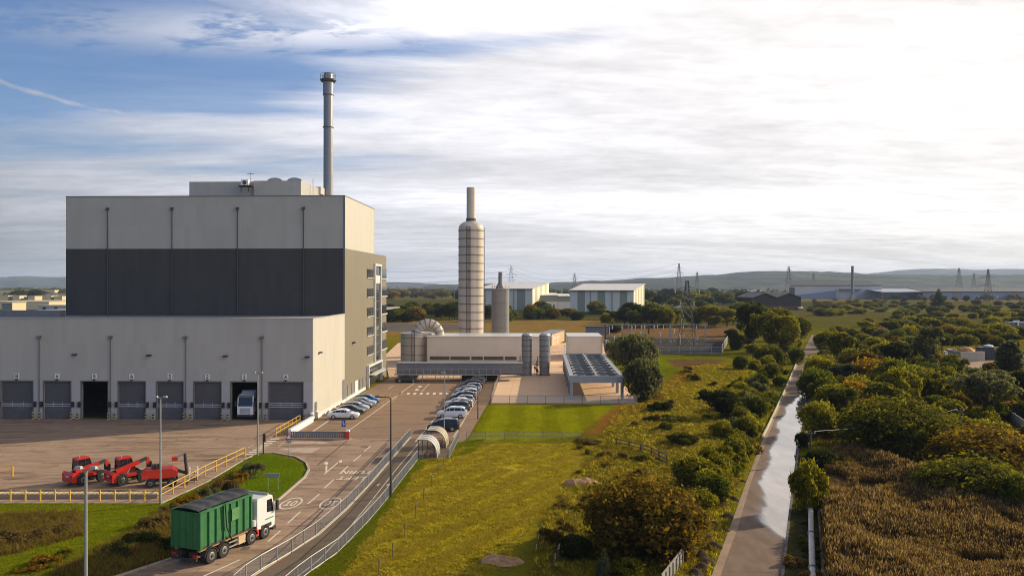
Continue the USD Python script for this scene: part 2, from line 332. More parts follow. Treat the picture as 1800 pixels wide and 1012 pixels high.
def make_ground():
    def axis(lo, hi, step, far, grow):
        a = [lo]; d = step
        while a[0] > -far: d *= grow; a.insert(0, a[0] - d)
        a += list(np.arange(lo + step, hi, step)); d = step
        while a[-1] < far: d *= grow; a.append(a[-1] + d)
        return np.array(a)
    xs = axis(-58, 75, .55, 14000, 1.05); ys = axis(44, 130, .55, 14000, 1.026)
    ys = ys[ys > -13000]
    X, Y = np.meshgrid(xs, ys, indexing='ij'); shp = X.shape; x, y = X.ravel(), Y.ravel()
    n1, n2, n3 = field_noise(x, y, 22, 1), field_noise(x, y, 5, 2), field_noise(x, y, 160, 3)
    w = lambda a, lo, hi: smooth01((a - lo) / (hi - lo))[:, None]
    near = np.hypot(x, y)
    col = np.array(OLIVE) * (1 - w(n1, .4, .62)) + np.array((.175, .150, .012)) * w(n1, .4, .62)
    col = col * (1 - .6 * w(n2, .5, .75)) + np.array(BROWN) * .6 * w(n2, .5, .75)
    # open country beyond the site: big fields of different crops
    cells = np.floor(np.stack([(x * .94 + y * .34) / 170 + .6 * n3, (y * .94 - x * .34) / 260], -1)).astype(int)
    h = (np.abs((cells[:, 0] * 73856093) ^ (cells[:, 1] * 19349663)) % 997) / 997.0
    crops = np.array([(.11, .095, .018), (.13, .11, .022), (.19, .14, .045), (.08, .075, .018), (.15, .125, .03), (.10, .08, .028)])
    far = w(near, 300, 520); col = col * (1 - far) + crops[(h * 6).astype(int) % 6] * far
    for outline, c, rag, style in ZONES:
        p = Polygon(gpoly(outline)).buffer(0); shapely.prepare(p)
        b = p.buffer(4 + 2 * rag).bounds
        i = np.nonzero((x > b[0]) & (x < b[2]) & (y > b[1]) & (y < b[3]))[0]
        if not len(i): continue
        px, py = x[i] + rag * 2.2 * (field_noise(x[i], y[i], 3 + rag, 5) - .5), y[i] + rag * 2.2 * (field_noise(x[i], y[i], 3 + rag, 6) - .5)
        pts = shapely.points(px, py); inside = shapely.contains(p, pts); d = shapely.distance(p.exterior if p.geom_type == 'Polygon' else p.boundary, pts)
        k = smooth01(np.where(inside, .5 + d / (.5 + rag), .5 - d / (.5 + rag)))[:, None]
        cc = np.tile(np.array(c, float), (len(i), 1))
        if style == 'mown':
            q = (py * .80 - px * .60); ph = (px * .86 + py * -.50) + 1.2 * (n1[i] - .5)
            st = .5 + .5 * np.sin(ph * 2 * np.pi / 3.4)
            cc *= (.62 + .58 * smooth01(st))[:, None] * (.55 + .9 * n2[i])[:, None]
            cc = cc * (1 - .3 * w(n2[i], .52, .72)) + np.array((.17, .115, .045)) * .3 * w(n2[i], .52, .72)
        elif style == 'lawn':
            ph = tosite(np.c_[px, py, 0 * px])[:, 0]; st = np.where(np.mod(ph, 5.2) < 2.6, 1.10, .88)
            cc *= st[:, None] * (.85 + .3 * n2[i])[:, None]
        else: cc *= (.70 + .6 * n2[i])[:, None]
        col[i] = col[i] * (1 - k) + cc * k
    z = .02 + .22 * (n2 - .35) * w(near, 0, 1)[:, 0] + .5 * (n1 - .4) * ((x > 8) & (y < 260))
    for pts, hh in ((G(1240, 660), 1.6), (G(1120, 760), .8), (G(1160, 700), .9)):
        z += hh * np.exp(-((x - pts[0]) ** 2 + (y - pts[1]) ** 2) / 12.0 ** 2)
    i = np.nonzero((x > -170) & (x < 200) & (y > 20) & (y < 420))[0]
    shapely.prepare(HARD); pts = shapely.points(x[i], y[i]); ins = shapely.contains(HARD, pts); d = shapely.distance(HARD.boundary, pts)
    fade = smooth01(d / 6.0); zi = z[i] * fade + .03 * (1 - fade)
    z[i] = np.where(ins & (d > .15), -.12, np.where(ins, -.05, zi))
    a = np.arange(len(x)).reshape(shp)
    f = np.stack([a[:-1, :-1], a[1:, :-1], a[1:, 1:], a[:-1, 1:]], -1).reshape(-1, 4)
    g = Nodes()
    base = g.add('attribute', 'color', attribute='ground_color'); pos = g.add('geometry', 'position')
    fine = g.noise(pos, 2.3, 8, .72); mid = g.noise(pos, .45, 5, .6)
    k = g.m('add', g.m('multiply', fine, .7), g.m('multiply', mid, .3))
    tone = g.ramp(k, [(.22, (.40, .42, .42)), (.5, (1, 1, 1)), (.78, (1.55, 1.48, 1.45))])
    c = g.mix(1.0, base, tone, 'multiply')
    s = g.add('principled_bsdf', 'BSDF', base_color=c, roughness=1.0, specular_ior_level=0.0, normal=g.add('bump', 'normal', height=fine, strength=.9, distance=.25))
    m = usdkit.mesh(stage, '/World/ground', (np.c_[x, y, z], f), g.build('ground', surface=s), smooth=True)
    UsdGeom.PrimvarsAPI(m).CreatePrimvar('ground_color', Sdf.ValueTypeNames.Color3fArray, 'vertex').Set(Vt.Vec3fArray.FromNumpy(col.astype(np.float32)))
    tag(m, kind='structure')
    return shp, xs, ys, z.reshape(shp)
_shp, _gx, _gy, _gz = make_ground()
def gz(x, y):
    i = np.clip(np.searchsorted(_gx, x) - 1, 0, len(_gx) - 2); j = np.clip(np.searchsorted(_gy, y) - 1, 0, len(_gy) - 2)
    return float(np.max(_gz[i:i + 2, j:j + 2]))
def gzs(x, y):
    i = np.clip(np.searchsorted(_gx, x) - 1, 0, len(_gx) - 2); j = np.clip(np.searchsorted(_gy, y) - 1, 0, len(_gy) - 2)
    return np.minimum(_gz[i, j], _gz[i + 1, j + 1])

def paving(name, c, var, stains=.5, slab=None, r=.85, wheel=None):
    """Worn paving: patchy tone, stains, joints between cast bays, faint cracks."""
    g = Nodes(); pos = g.add('geometry', 'position')
    a, b, d = g.noise(pos, .055, 5, .6, .4), g.noise(pos, .35, 6, .65), g.noise(pos, 5.0, 6, .7)
    k = g.m('add', g.m('add', g.m('multiply', a, .45), g.m('multiply', b, .35)), g.m('multiply', d, .20))
    c = np.array(c, float)
    col = g.ramp(k, [(.28, tuple(c * (1 - var))), (.5, tuple(c)), (.72, tuple(c * (1 + var)))])
    if stains:
        sv = g.add('vector_math', 'vector', math_type='multiply', vector1=pos, vector2=(.10, .55, 1.0))
        st = g.rng(g.noise(sv, 1.0, 6, .65, .6), .48, .62)
        col = g.mix(g.m('multiply', st, stains), col, tuple(c * .52))
        cv = g.add('vector_math', 'vector', math_type='multiply', vector1=pos, vector2=(.16, .9, 1.0)); lt = g.rng(g.noise(cv, .55, 7, .7, 2.2), .49, .60)
        col = g.mix(g.m('multiply', lt, stains * .55), col, tuple(np.minimum(c * 1.45, .9)))
        ty = g.rng(g.noise(g.add('vector_math', 'vector', math_type='multiply', vector1=pos, vector2=(.05, 1.6, 1.0)), 1.0, 3, .5, 3.0), .55, .60)
        col = g.mix(g.m('multiply', ty, stains * .35), col, tuple(c * .55))
        sp = g.rng(g.noise(pos, .8, 4, .6), .60, .68)
        col = g.mix(g.m('multiply', sp, stains * .8), col, tuple(c * .45))
    if slab:
        R = g.add('mapping', 'vector', vector=pos, rotation=(0, 0, slab[2]))
        br = g.add('brick_texture', 'fac', vector=R, scale=1.0, brick_width=slab[0], row_height=slab[1], mortar_size=.035, mortar_smooth=.2, offset=0.0)
        col = g.mix(g.m('multiply', br, .55), col, tuple(c * .40))
    s = g.add('principled_bsdf', 'BSDF', base_color=col, roughness=g.rng(b, .3, .7, r - .12, r), specular_ior_level=.12 if name != 'gravel' else 0.0, normal=g.add('bump', 'normal', height=d, strength=.35, distance=.02))
    return g.build(name, surface=s)
M_CONC = paving('yard_concrete', (.37, .25, .168), .30, .75, (6.0, 9.0, -SRZ))
M_ASPH = paving('car_park_asphalt', (.285, .185, .118), .12, .35)
M_PATHS = paving('footpath_asphalt', (.17, .125, .085), .18, .3)
M_PAD = paving('pad_concrete', (.76, .50, .31), .05, .12, (5.5, 5.5, -SRZ))
M_LANE = paving('lane_asphalt', (.22, .15, .105), .25, .6)
M_GRAV = paving('gravel', (.075, .07, .066), .3, .4)
struct('road', MB().sheet(P_ROAD, .0), M_CONC)
struct('car_park', MB().sheet(P_PARK, .004), M_ASPH)
struct('footpath', MB().sheet(P_PATH, .004), M_PATHS)
struct('concrete_pad', MB().prism(list(P_PAD.exterior.coords), -.2, .10), M_PAD)
struct('lane', MB().sheet(P_LANE, .0), M_LANE)
struct('gravel_yard', MB().sheet(P_GRAVEL, .0), M_GRAV)
struct('scrap_yard_ground', MB().sheet(P_SCRAP, .0), M_CONC)
MUD = mat('lane_edge_mud', (.30, .20, .12), .9, var=.3, scale=.6)
# sandy edge strip along the left of the lane, and the standing water
struct('lane_edge', MB().sheet(Polygon(gpoly([(1424, 600), (1400, 641), (1378, 691), (1345, 761), (1310, 851), (1285, 921), (1250, 1013), (1225, 1075), (1238, 1075), (1266, 1013), (1299, 921), (1319, 851), (1352, 761), (1382, 691), (1403, 641)])).buffer(0), .006), MUD)
def make_puddle():
    """Standing water and the wet tarmac round it: one sheet whose wetness fades out towards its edges."""
    lp = [(668, 1428), (683, 1413), (701, 1397), (712, 1388), (726, 1377), (745, 1366), (765, 1359), (790, 1355), (812, 1350), (832, 1343), (850, 1339), (868, 1339), (888, 1335), (905, 1335), (922, 1340), (938, 1350), (956, 1372), (1012, 1400)]
    rp = [(640, 1437), (690, 1425), (740, 1412), (820, 1398), (900, 1388), (1012, 1375)]
    rows = 28000 / np.arange(55.5, 170, .22); V, W = [], []
    for dv in rows:
        v = 500 + dv; Y = 28000 / dv; xl = GX(np.interp(v, [q[0] for q in lp], [q[1] for q in lp]), Y); xr = GX(np.interp(v, [q[0] for q in rp], [q[1] for q in rp]), Y) - .06
        lo = GX(np.interp(v, [590, 640, 690, 760, 850, 920, 1012], [1427, 1403, 1382, 1352, 1319, 1299, 1268]), Y)
        x = np.linspace(lo, xr, 26); wob = 1.1 * (meshkit.fbm(np.stack([x / 5.0, x * 0 + Y / 9.0, 0 * x], -1), 3, 3) - .5) * 2
        end = smooth01((161 - Y) / 12) * smooth01((Y - 58) / 9)
        fine = meshkit.fbm(np.stack([x / 1.0, x * 0 + Y / 4.5, 0 * x + 5], -1), 3, 9)
        w = np.clip((x - xl + wob + .55) / 1.5, 0, 1) * end + .16 * end * (fine - .35) * 2
        V.append(np.stack([x, np.full_like(x, Y), np.full_like(x, .008)], -1)); W.append(np.clip(w, 0, 1))
    V = np.array(V); a = np.arange(V.shape[0] * V.shape[1]).reshape(V.shape[:2]); f = np.stack([a[:-1, :-1], a[:-1, 1:], a[1:, 1:], a[1:, :-1]], -1).reshape(-1, 4)[:, ::-1]
    g = Nodes(); pos = g.add('geometry', 'position'); w = g.add('attribute', 'fac', attribute='wetness')
    sv = g.add('vector_math', 'vector', math_type='multiply', vector1=pos, vector2=(.55, .16, 1.0)); tex = g.noise(sv, 1.0, 5, .6); rut = g.noise(g.add('vector_math', 'vector', math_type='multiply', vector1=pos, vector2=(1.0, .35, 1.0)), .9, 5, .62)
    wet = g.m('add', w, g.m('multiply', g.m('subtract', rut, .5), .28), clamp=True)
    film, pool = g.rng(wet, .08, .50), g.rng(wet, .34, .66)
    dry = g.ramp(rut, [(.3, (.16, .108, .075)), (.7, (.25, .17, .12))]); damp = g.ramp(rut, [(.3, (.075, .055, .045)), (.7, (.13, .095, .075))])
    col = g.mix(pool, g.mix(film, dry, damp), g.ramp(tex, [(.35, (.30, .255, .21)), (.65, (.46, .395, .335))]))
    n = g.add('bump', 'normal', height=tex, strength=.05, distance=.02)
    s = g.add('principled_bsdf', 'BSDF', base_color=col, roughness=g.m('subtract', .80, g.m('add', g.m('multiply', film, .42), g.m('multiply', pool, .34))), specular_ior_level=g.m('add', .12, g.m('multiply', film, .70)), metallic=g.m('multiply', pool, .75), normal=n)
    m = UsdGeom.Mesh(struct('puddle', (V.reshape(-1, 3), f), g.build('puddle_water', surface=s)))
    UsdGeom.PrimvarsAPI(m).CreatePrimvar('wetness', Sdf.ValueTypeNames.FloatArray, 'vertex').Set(Vt.FloatArray.FromNumpy(np.array(W).ravel().astype(np.float32)))
make_puddle()

# kerbs
M_KERB = mat('kerb_stone', (.42, .36, .28), .85, var=.2, scale=1.2)
def kerb(pts, w=.16, h=.12, z0=-.05, name='kerb', m=None):
    L = LineString(pts); p = L.buffer(w / 2, cap_style=2, join_style=1)
    mb = MB(); qs = getattr(p, 'geoms', [p])
    for q in qs:
        mm = trimesh.creation.extrude_polygon(q, h - z0, engine='earcut'); mm.apply_translation((0, 0, z0)); mb.tm(mm)
    struct(name, mb, m or M_KERB)
kerb(gpoly([(450, 797), (480, 796), (520, 803), (538, 813), (543, 825), (536, 838), (490, 878), (400, 930), (317, 977), (210, 1012), (60, 1060)]), .22)
kerb(gpoly([(284, 884), (360, 849), (420, 813), (450, 797.5)]), .14, .08)
kerb(gpoly([(-260, 884.5), (284, 884.5)]), .14, .08)
kerb(gpoly([(530, 1015), (590, 973), (640, 923), (690, 863), (735, 806.5), (783, 806.5)]), .14, .06)
kerb(gpoly([(722, 768), (690, 805), (650, 851), (610, 894), (560, 939), (440, 1015)]), .16, .10)
kerb(gpoly([(1402, 634), (1381, 684), (1348, 755), (1340, 770)]), .18, .30, m=mat('pale_lane_kerb', (.55, .50, .34), .8, var=.25))
kerb(gpoly([(1448, 600), (1437.5, 640), (1425.5, 690), (1412.5, 740), (1398.7, 820), (1388.7, 900), (1375.7, 1012), (1370, 1070)]), .2, .12, m=mat('dark_lane_kerb', (.10, .09, .08), .9, var=.3))

# distant hills
def ridge(name, prof, Y0, Y1, zb, c1, c2, seed, rough=6.0):
    us = np.linspace(prof[0][0], prof[-1][0], 260); vs = np.interp(us, [p[0] for p in prof], [p[1] for p in prof])
    top = H - (vs - VH) * Y1 / F; n = 18; V = []
    for k in range(n + 1):
        q = k / n; Y = Y0 + (Y1 - Y0) * q; x = (us - 900) / F * (Y0 + (Y1 - Y0) * (.5 + .5 * q))
        z = zb + (top - zb) * smooth01(q) ** .8
        amp = rough * (1 if k < n else .6) * min(1, k / 3)
        z = z + amp * 2 * (meshkit.fbm(np.stack([us / 45 + seed, np.full_like(us, q * 5), 0 * us], -1), 5, seed) - .5)
        V.append(np.stack([x, np.full_like(us, Y), z], -1))
    V.append(V[-1] * [1, 1, 0] + [0, 600, -40])
    V = np.array(V); a = np.arange(V.shape[0] * V.shape[1]).reshape(V.shape[:2])
    f = np.stack([a[:-1, :-1], a[:-1, 1:], a[1:, 1:], a[1:, :-1]], -1).reshape(-1, 4)
    g = Nodes(); pos = g.add('geometry', 'position')
    sv = g.add('vector_math', 'vector', math_type='multiply', vector1=pos, vector2=(.006, .003, .004))
    cell = g.add('voronoi_texture', 'color', vector=sv, scale=1.0); r = g.add('separate_color', 'r', color=cell)
    wood = g.rng(g.noise(pos, .0045, 6, .65), .45, .56)
    col = g.mix(wood, g.ramp(r, [(0, c1), (.5, tuple(np.array(c1) * 1.3)), (1, (.085, .085, .05))]), c2)
    s = g.add('principled_bsdf', 'BSDF', base_color=col, roughness=.95, specular_ior_level=.05)
    struct(name, (V.reshape(-1, 3), f), g.build(name + '_land', surface=s), smooth=True)
ridge('hill', [(-800, 488), (0, 487.5), (60, 486), (120, 487.5), (400, 489), (560, 493), (640, 497), (700, 495.5), (760, 499), (830, 501)], 5200, 6800, -5, (.045, .055, .03), (.02, .028, .018), 2, 10)
ridge('hill', [(760, 501), (900, 498.5), (1000, 496), (1060, 493), (1150, 488), (1230, 483), (1300, 479.5), (1385, 477), (1480, 479.5), (1600, 483), (1700, 484), (1800, 482), (2300, 478)], 2700, 4300, -5, (.038, .046, .030), (.016, .022, .016), 5, 11)
ridge('hill', [(1380, 490), (1520, 482), (1570, 476), (1620, 472), (1660, 472.5), (1720, 474), (1800, 472.5), (2300, 470)], 7500, 9500, 0, (.06, .07, .04), (.03, .04, .03), 9, 12)

# ------------------------------------------------------------------ the large buildings
M_LIGHT = cladding('light_grey_cladding_shade_tone', (.41, .392, .350), 'x', 1.0, .06)  # one cladding throughout, darkened here to deepen the shade on the fronts
M_LIGHTY = cladding('light_grey_cladding_lit_tone', (.52, .475, .40), 'y', 1.0)  # the same cladding, lightened to carry the sun on the side walls
M_DARK = cladding('anthracite_cladding', (.056, .054, .052), 'x', 1.0, .12)
M_OLIVE = cladding('olive_grey_cladding', (.205, .175, .120), 'y', 1.0)
M_ROOF = mat('roof_membrane', (.30, .29, .28), .8, var=.12)
M_TRIM = mat('dark_trim', (.07, .07, .075), .5)
M_PIPE = mat('grey_downpipe', (.16, .155, .15), .5)
M_BLACK = mat('black_plastic', (.018, .018, .02), .5)
M_DOOR = mat('door_slat_grey', (.085, .085, .090), .45, var=.12, obj=True)
M_DOORB = mat('door_lower_blue_grey', (.092, .088, .095), .5, var=.2, obj=True)
M_DOORW = mat('door_pale_strip', (.42, .42, .44), .5)
M_PIER = mat('pale_pier', (.40, .385, .37), .6, var=.10, streak=.5)
M_INSIDE = mat('dark_interior', (.05, .048, .045), .9)  # even dark tone for the inside of the hall
M_WHITE = mat('white_paint', (.78, .77, .74), .5, var=.05)
M_YELLOW = mat('yellow_paint', (.62, .36, .035), .5, var=.12)
M_STEEL = mat('galvanised_steel', (.42, .42, .42), .45, .5, var=.1)
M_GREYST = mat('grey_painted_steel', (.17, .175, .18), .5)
M_SIGN = mat('sign_white', (.72, .71, .68), .5, var=.04)
M_INK = mat('sign_ink', (.03, .03, .035), .6, var=.05)
M_WINFRAME = mat('white_window_frame', (.62, .60, .54), .5)
M_GLASS = glass('window_glass', (.05, .055, .05))
M_RED = mat('red_paint', (.50, .035, .025), .35, var=.1, coat=.4)
HH = 14.9                                          # hall height
TD = t_at(606, 0.0)                                # where the tall block starts
doors = [('B', 2, 58), ('6', 77, 124.5), ('5', 143, 189.6), ('4', 208, 255.6), ('3', 275.6, 322), ('2', 341, 388.6), ('1', 406, 453.6), ('A', 472.4, 532.6)]
hall = thing('tipping_hall', 'low pale grey hall with a row of eight numbered lorry doors beside the yard', 'hall', O, SRZ)
def Lz(v): return GZ(v, O[1])
DH = 5.55; SL = -72.0
edges = [(s_at(a), s_at(b)) for _, a, b in doors]
edges = [(-70.5, -66.0)] + edges            # one more door beyond the picture's left edge
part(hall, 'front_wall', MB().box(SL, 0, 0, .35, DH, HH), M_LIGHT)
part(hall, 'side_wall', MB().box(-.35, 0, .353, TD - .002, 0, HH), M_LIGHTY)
part(hall, 'roof', MB().box(SL, -.36, .36, 75, HH - .45, HH - .25), M_ROOF)
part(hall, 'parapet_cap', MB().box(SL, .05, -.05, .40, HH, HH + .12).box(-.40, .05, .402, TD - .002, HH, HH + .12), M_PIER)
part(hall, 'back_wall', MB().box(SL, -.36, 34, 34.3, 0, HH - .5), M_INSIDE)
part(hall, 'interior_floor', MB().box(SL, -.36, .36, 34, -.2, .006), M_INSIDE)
part(hall, 'roof_upstand', MB().box(s_at(-60, 20), s_at(118, 16), 14, 15.5, HH - .25, HH + .75), M_GREYST)
x = SL
for k, (a, b) in enumerate(edges + [(0, 0)]):
    if a - x > .05: part(hall, 'pier', MB().box(x, a, -.04, .5, 0, DH - .003), M_PIER)
    x = b
for k, (a, b) in enumerate(edges):
    if k == 0: continue
    name = doors[k - 1][0]
    fr = MB().box(a - .12, a, -.06, .05, 0, DH).box(b, b + .12, -.06, .05, 0, DH).box(a - .12, b + .12, -.06, .05, DH, DH + .14)
    part(hall, 'door_frame', fr, M_PIPE)
    if name not in '51':
        d = part(hall, 'roller_door', MB().box(a, b, .30, .34, 0, DH), M_DOOR, label='closed grey roller door under the sign %s' % name)
        z = 2.45; n = 9
        while z < DH - .05:
            part(d, 'slat', MB().hexa([(a, .272, z), (b, .272, z), (b, .299, z), (a, .299, z)], [(a, .258, z + .33), (b, .258, z + .33), (b, .299, z + .33), (a, .299, z + .33)]), M_DOOR); z += .345
        for q in range(2): part(d, 'lower_panel', MB().box(a, b, .24, .298, .02 + .86 * q, .86 + .86 * q), M_DOORB)
        for q in range(2 + (name == 'A')):
            part(d, 'pale_strip', MB().box(a, b, .225, .298, 1.78 + .29 * q, 1.90 + .29 * q), M_DOORW)
        for q in (1, 2): part(d, 'lock_bar', MB().box(a + (b - a) * q / 3 - .04, a + (b - a) * q / 3 + .04, .21, .224, 1.7, 2.5), M_DOORW)
    c = (a + b) / 2
    sg = part(hall, 'number_sign', MB().box(c - .36, c + .36, -.06, -.002, DH + .42, DH + 1.18), M_SIGN, label='white sign with %s' % name)
    tm = meshkit.text_mesh(name, .52, .012, bold=True); tm.apply_translation(-tm.bounds.mean(0)); tm.apply_transform(trimesh.transformations.rotation_matrix(math.pi / 2, (1, 0, 0))); tm.apply_translation((c, -.068, DH + .80))
    part(sg, 'number', MB().tm(tm), M_INK)
    part(hall, 'door_lamp', MB().box(c - .14, c + .14, -.22, -.062, DH + .16, DH + .32), M_BLACK)
    for e in (a - .42, b + .22):
        if e < -.6:
            sgl = part(hall, 'signal_box', MB().box(e, e + .34, -.28, -.05, 1.75, 2.55), M_BLACK)
            for q, zz in enumerate((1.95, 2.33)):
                part(sgl, 'lens', MB().cyl((e + .17, -.30, zz), (e + .17, -.281, zz), .10, n=10), mat('red_lens', (.10, .012, .010), .3) if q else mat('green_lens', (.012, .03, .015), .3))
    for e in (a - .30, b + .30):
        bo = MB().cyl((e, -.55, 0), (e, -.55, 1.0), .13, n=10)
        bp = part(hall, 'guard_post', bo, M_YELLOW)
        for zz in (.2, .62): part(bp, 'black_band', MB().cyl((e, -.55, zz), (e, -.55, zz + .22), .135, n=10), M_BLACK)
for u in (70, 195, 327, 461):
    s = s_at(u); zt = Lz(597)
    p = part(hall, 'downpipe', MB().cyl((s, -.13, .2), (s, -.13, zt), .065, n=8), M_PIPE)
    part(p, 'hopper', MB().hexa([(s - .12, -.25, zt), (s + .12, -.25, zt), (s + .12, -.02, zt), (s - .12, -.02, zt)], [(s - .3, -.38, zt + .5), (s + .3, -.38, zt + .5), (s + .3, -.02, zt + .5), (s - .3, -.02, zt + .5)]), M_PIPE)
for u, v in ((132, 624), (263, 625), (397, 626), (541, 627)):
    s = s_at(u); z = Lz(v); part(hall, 'wall_lamp', MB().box(s - .32, s + .32, -.45, -.003, z - .1, z + .1), M_BLACK)
t = t_at(561); part(hall, 'wall_lamp', MB().box(.003, .45, t - .4, t + .4, 9.6, 9.8), M_BLACK)
part(hall, 'side_base_strip', MB().box(.003, .30, 1.5, TD - .003, .006, .45), M_WHITE)
for u0, u1, zz in ((553, 556, 1.9), (602, 605, 3.2)):
    part(hall, 'side_vent', MB().box(.003, .12, t_at(u0), t_at(u1), .5, zz + .6), M_GREYST)

# the tall boiler hall: pale top over a dark band, olive side with the stair window
SLB = s_at(116, TD); D1 = t_at(658); D2 = t_at(679)
boiler = thing('boiler_hall', 'tall boiler hall with a pale top, dark grey band and olive office side', 'hall', site(0, TD), SRZ)
dl, dm = D1 - TD, D2 - TD; ZB, ZT = 26.2, 35.2
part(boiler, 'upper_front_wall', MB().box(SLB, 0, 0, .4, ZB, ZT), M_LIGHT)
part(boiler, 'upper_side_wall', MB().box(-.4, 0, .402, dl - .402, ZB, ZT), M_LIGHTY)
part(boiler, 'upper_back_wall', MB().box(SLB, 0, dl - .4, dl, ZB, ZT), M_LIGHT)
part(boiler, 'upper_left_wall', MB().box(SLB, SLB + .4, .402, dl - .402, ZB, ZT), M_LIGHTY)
part(boiler, 'roof', MB().box(SLB + .402, -.402, .402, dl - .402, ZT - .9, ZT - .6), M_ROOF)
part(boiler, 'roof_coping', MB().box(SLB - .06, .06, -.06, .44, ZT, ZT + .14).box(-.44, .06, .442, dl, ZT, ZT + .14), M_GREYST)
part(boiler, 'dark_band', MB().box(SLB, -.25, 0, .4, HH - .6, ZB - .003), M_DARK)
part(boiler, 'office_side_wall', MB().box(-.25, .0, .003, dm, 0, ZB - .003), M_OLIVE)
part(boiler, 'lower_left_wall', MB().box(SLB, SLB + .4, .402, dm, 0, ZB - .003), M_DARK)
part(boiler, 'lower_back_wall', MB().box(SLB + .402, -.252, dm - .4, dm, 0, ZB - .003), M_OLIVE)
part(boiler, 'lower_roof', MB().box(SLB + .402, -.252, dl + .002, dm - .402, ZB - .5, ZB - .2), M_ROOF)
part(boiler, 'corner_trim', MB().box(-.22, .05, -.05, .0, HH + .14, ZT - .003), M_PIPE)
part(boiler, 'base_strip', MB().box(.003, .3, .3, t_at(640) - TD, .006, .5), M_WHITE)
for u in (190, 303, 418, 534):
    s = s_at(u, TD); zt = GZ(369, O[1] + TD)
    p = part(boiler, 'downpipe', MB().cyl((s, -.16, HH), (s, -.16, zt), .075, n=8), M_TRIM)
    part(p, 'hopper', MB().hexa([(s - .14, -.3, zt), (s + .14, -.3, zt), (s + .14, -.02, zt), (s - .14, -.02, zt)], [(s - .26, -.36, zt + .5), (s + .26, -.36, zt + .5), (s + .26, -.02, zt + .5), (s - .26, -.02, zt + .5)]), M_TRIM)
t1, t2 = t_at(657) - TD, t_at(668.3) - TD
ta, tb = t_at(645) - TD, t_at(656) - TD
def frame(mb, y0, y1, z0, z1, w=.22, d=.30):
    mb.box(.002, d, y0, y0 + w, z0, z1).box(.002, d, y1 - w, y1, z0, z1).box(.002, d, y0 + w, y1 - w, z1 - w, z1)
    return mb
fr = part(boiler, 'stair_window', frame(MB(), t1, t2, 4.4, 24.2, .45, .38), M_WINFRAME, label='tall glazed stair strip in a pale frame')
zz = np.linspace(4.4, 23.7, 12)
for k in range(11):
    for h in range(2):
        y0 = t1 + .48 + (t2 - t1 - .96) * h / 2; y1 = t1 + .48 + (t2 - t1 - .96) * (h + 1) / 2
        part(fr, 'pane', MB().box(.002, .10, y0 + .05, y1 - .05, zz[k] + .06, zz[k + 1] - .06), M_GLASS if k not in (9,) else M_WINFRAME)
part(fr, 'glazing_bar', MB().box(.002, .14, t1 + .46, t2 - .46, zz[0], zz[0] + .05), M_TRIM)
for k in range(5):
    z0 = 7.1 + k * 3.77 - .85
    for y0, y1 in ((ta, ta + (tb - ta) * .62), (ta + (tb - ta) * .74, tb - .1)):
        w = part(boiler, 'window', MB().box(.002, .09, y0, y1, z0, z0 + 1.7), M_TRIM)
        part(w, 'pane', MB().box(.092, .10, y0 + .1, y1 - .1, z0 + .1, z0 + 1.6), M_GLASS)
        part(w, 'sill', MB().box(.003, .2, y0 - .1, y1 + .1, z0 - .12, z0 - .003), M_WINFRAME)
    y0 = t2 + .5
    w = part(boiler, 'ribbon_window', MB().box(.002, .09, y0, dm - .05, z0, z0 + 1.9), M_TRIM)
    for q in range(3):
        part(w, 'pane', MB().box(.092, .11, y0 + (dm - .1 - y0) * q / 3 + .08, y0 + (dm - .1 - y0) * (q + 1) / 3 - .08, z0 + .1, z0 + 1.8), M_GLASS)
    part(w, 'sill', MB().box(.003, .30, y0, dm - .01, z0 - .18, z0 - .003), M_WINFRAME)
te0 = t_at(644) - TD
en = part(boiler, 'entrance', frame(MB(), te0, t2, .0, 4.37, .4, .55), M_WINFRAME, label='glazed entrance at the foot of the stair strip')
for q in range(5):
    for h in range(2):
        y0 = te0 + .45 + (t2 - te0 - .9) * q / 5; y1 = te0 + .45 + (t2 - te0 - .9) * (q + 1) / 5
        part(en, 'pane', MB().box(.002, .12, y0 + .05, y1 - .05, .1 + 2.1 * h, 2.1 + 1.85 * h), M_GLASS)
part(en, 'canopy', MB().box(.56, 1.7, te0 + .2, t2 - .2, 2.45, 2.6), M_WINFRAME)
for u, w in ((612, .5), (619, .5), (626, 1.0), (633, .5), (637.5, .5)):
    y = t_at(u) - TD
    part(boiler, 'side_door', MB().box(.002, .08, y - w, y + w, .52, 2.5), M_WHITE if w > .8 else M_GREYST)
y = t_at(620) - TD; part(boiler, 'wall_lamp', MB().box(.003, .5, y - .4, y + .4, 9.5, 9.75), M_BLACK)
# plant room on its roof
TP = TD + 5.5
def bs(u, t): return s_at(u, t)
pl = thing('roof_plant_room', 'pale plant room with rounded vents on top of the tall boiler hall', 'plant room', site(0, TP), SRZ)
a, m_, b = bs(330, TP), bs(446, TP), bs(529, TP); zt = GZ(317.5, O[1] + TP); zb0 = ZT - .6
part(pl, 'long_block', MB().box(a, m_ - .003, .6, 14, zb0, zt), M_LIGHT)
part(pl, 'right_block', MB().box(m_, b, 0, 14, zb0, zt + .05), M_LIGHT)
de = t_at(560, b) - TP
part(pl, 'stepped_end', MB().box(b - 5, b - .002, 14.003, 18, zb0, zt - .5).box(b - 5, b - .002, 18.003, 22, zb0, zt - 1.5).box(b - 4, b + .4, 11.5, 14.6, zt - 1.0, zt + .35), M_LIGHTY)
part(pl, 'mast', MB().cyl((b + .5, 6, zb0), (b + .5, 6, zt + 1.2), .09, n=6), M_WHITE)
for u in (475, 510):
    c = bs(u, TP) + .3; r = 1.45; th = np.linspace(0, math.pi, 13)
    part(pl, 'rounded_vent', MB().side_prism([(c + r * math.cos(q), zt + .051 + .75 * math.sin(q)) for q in th], 1.5, 5.5), M_STEEL, smooth=40)
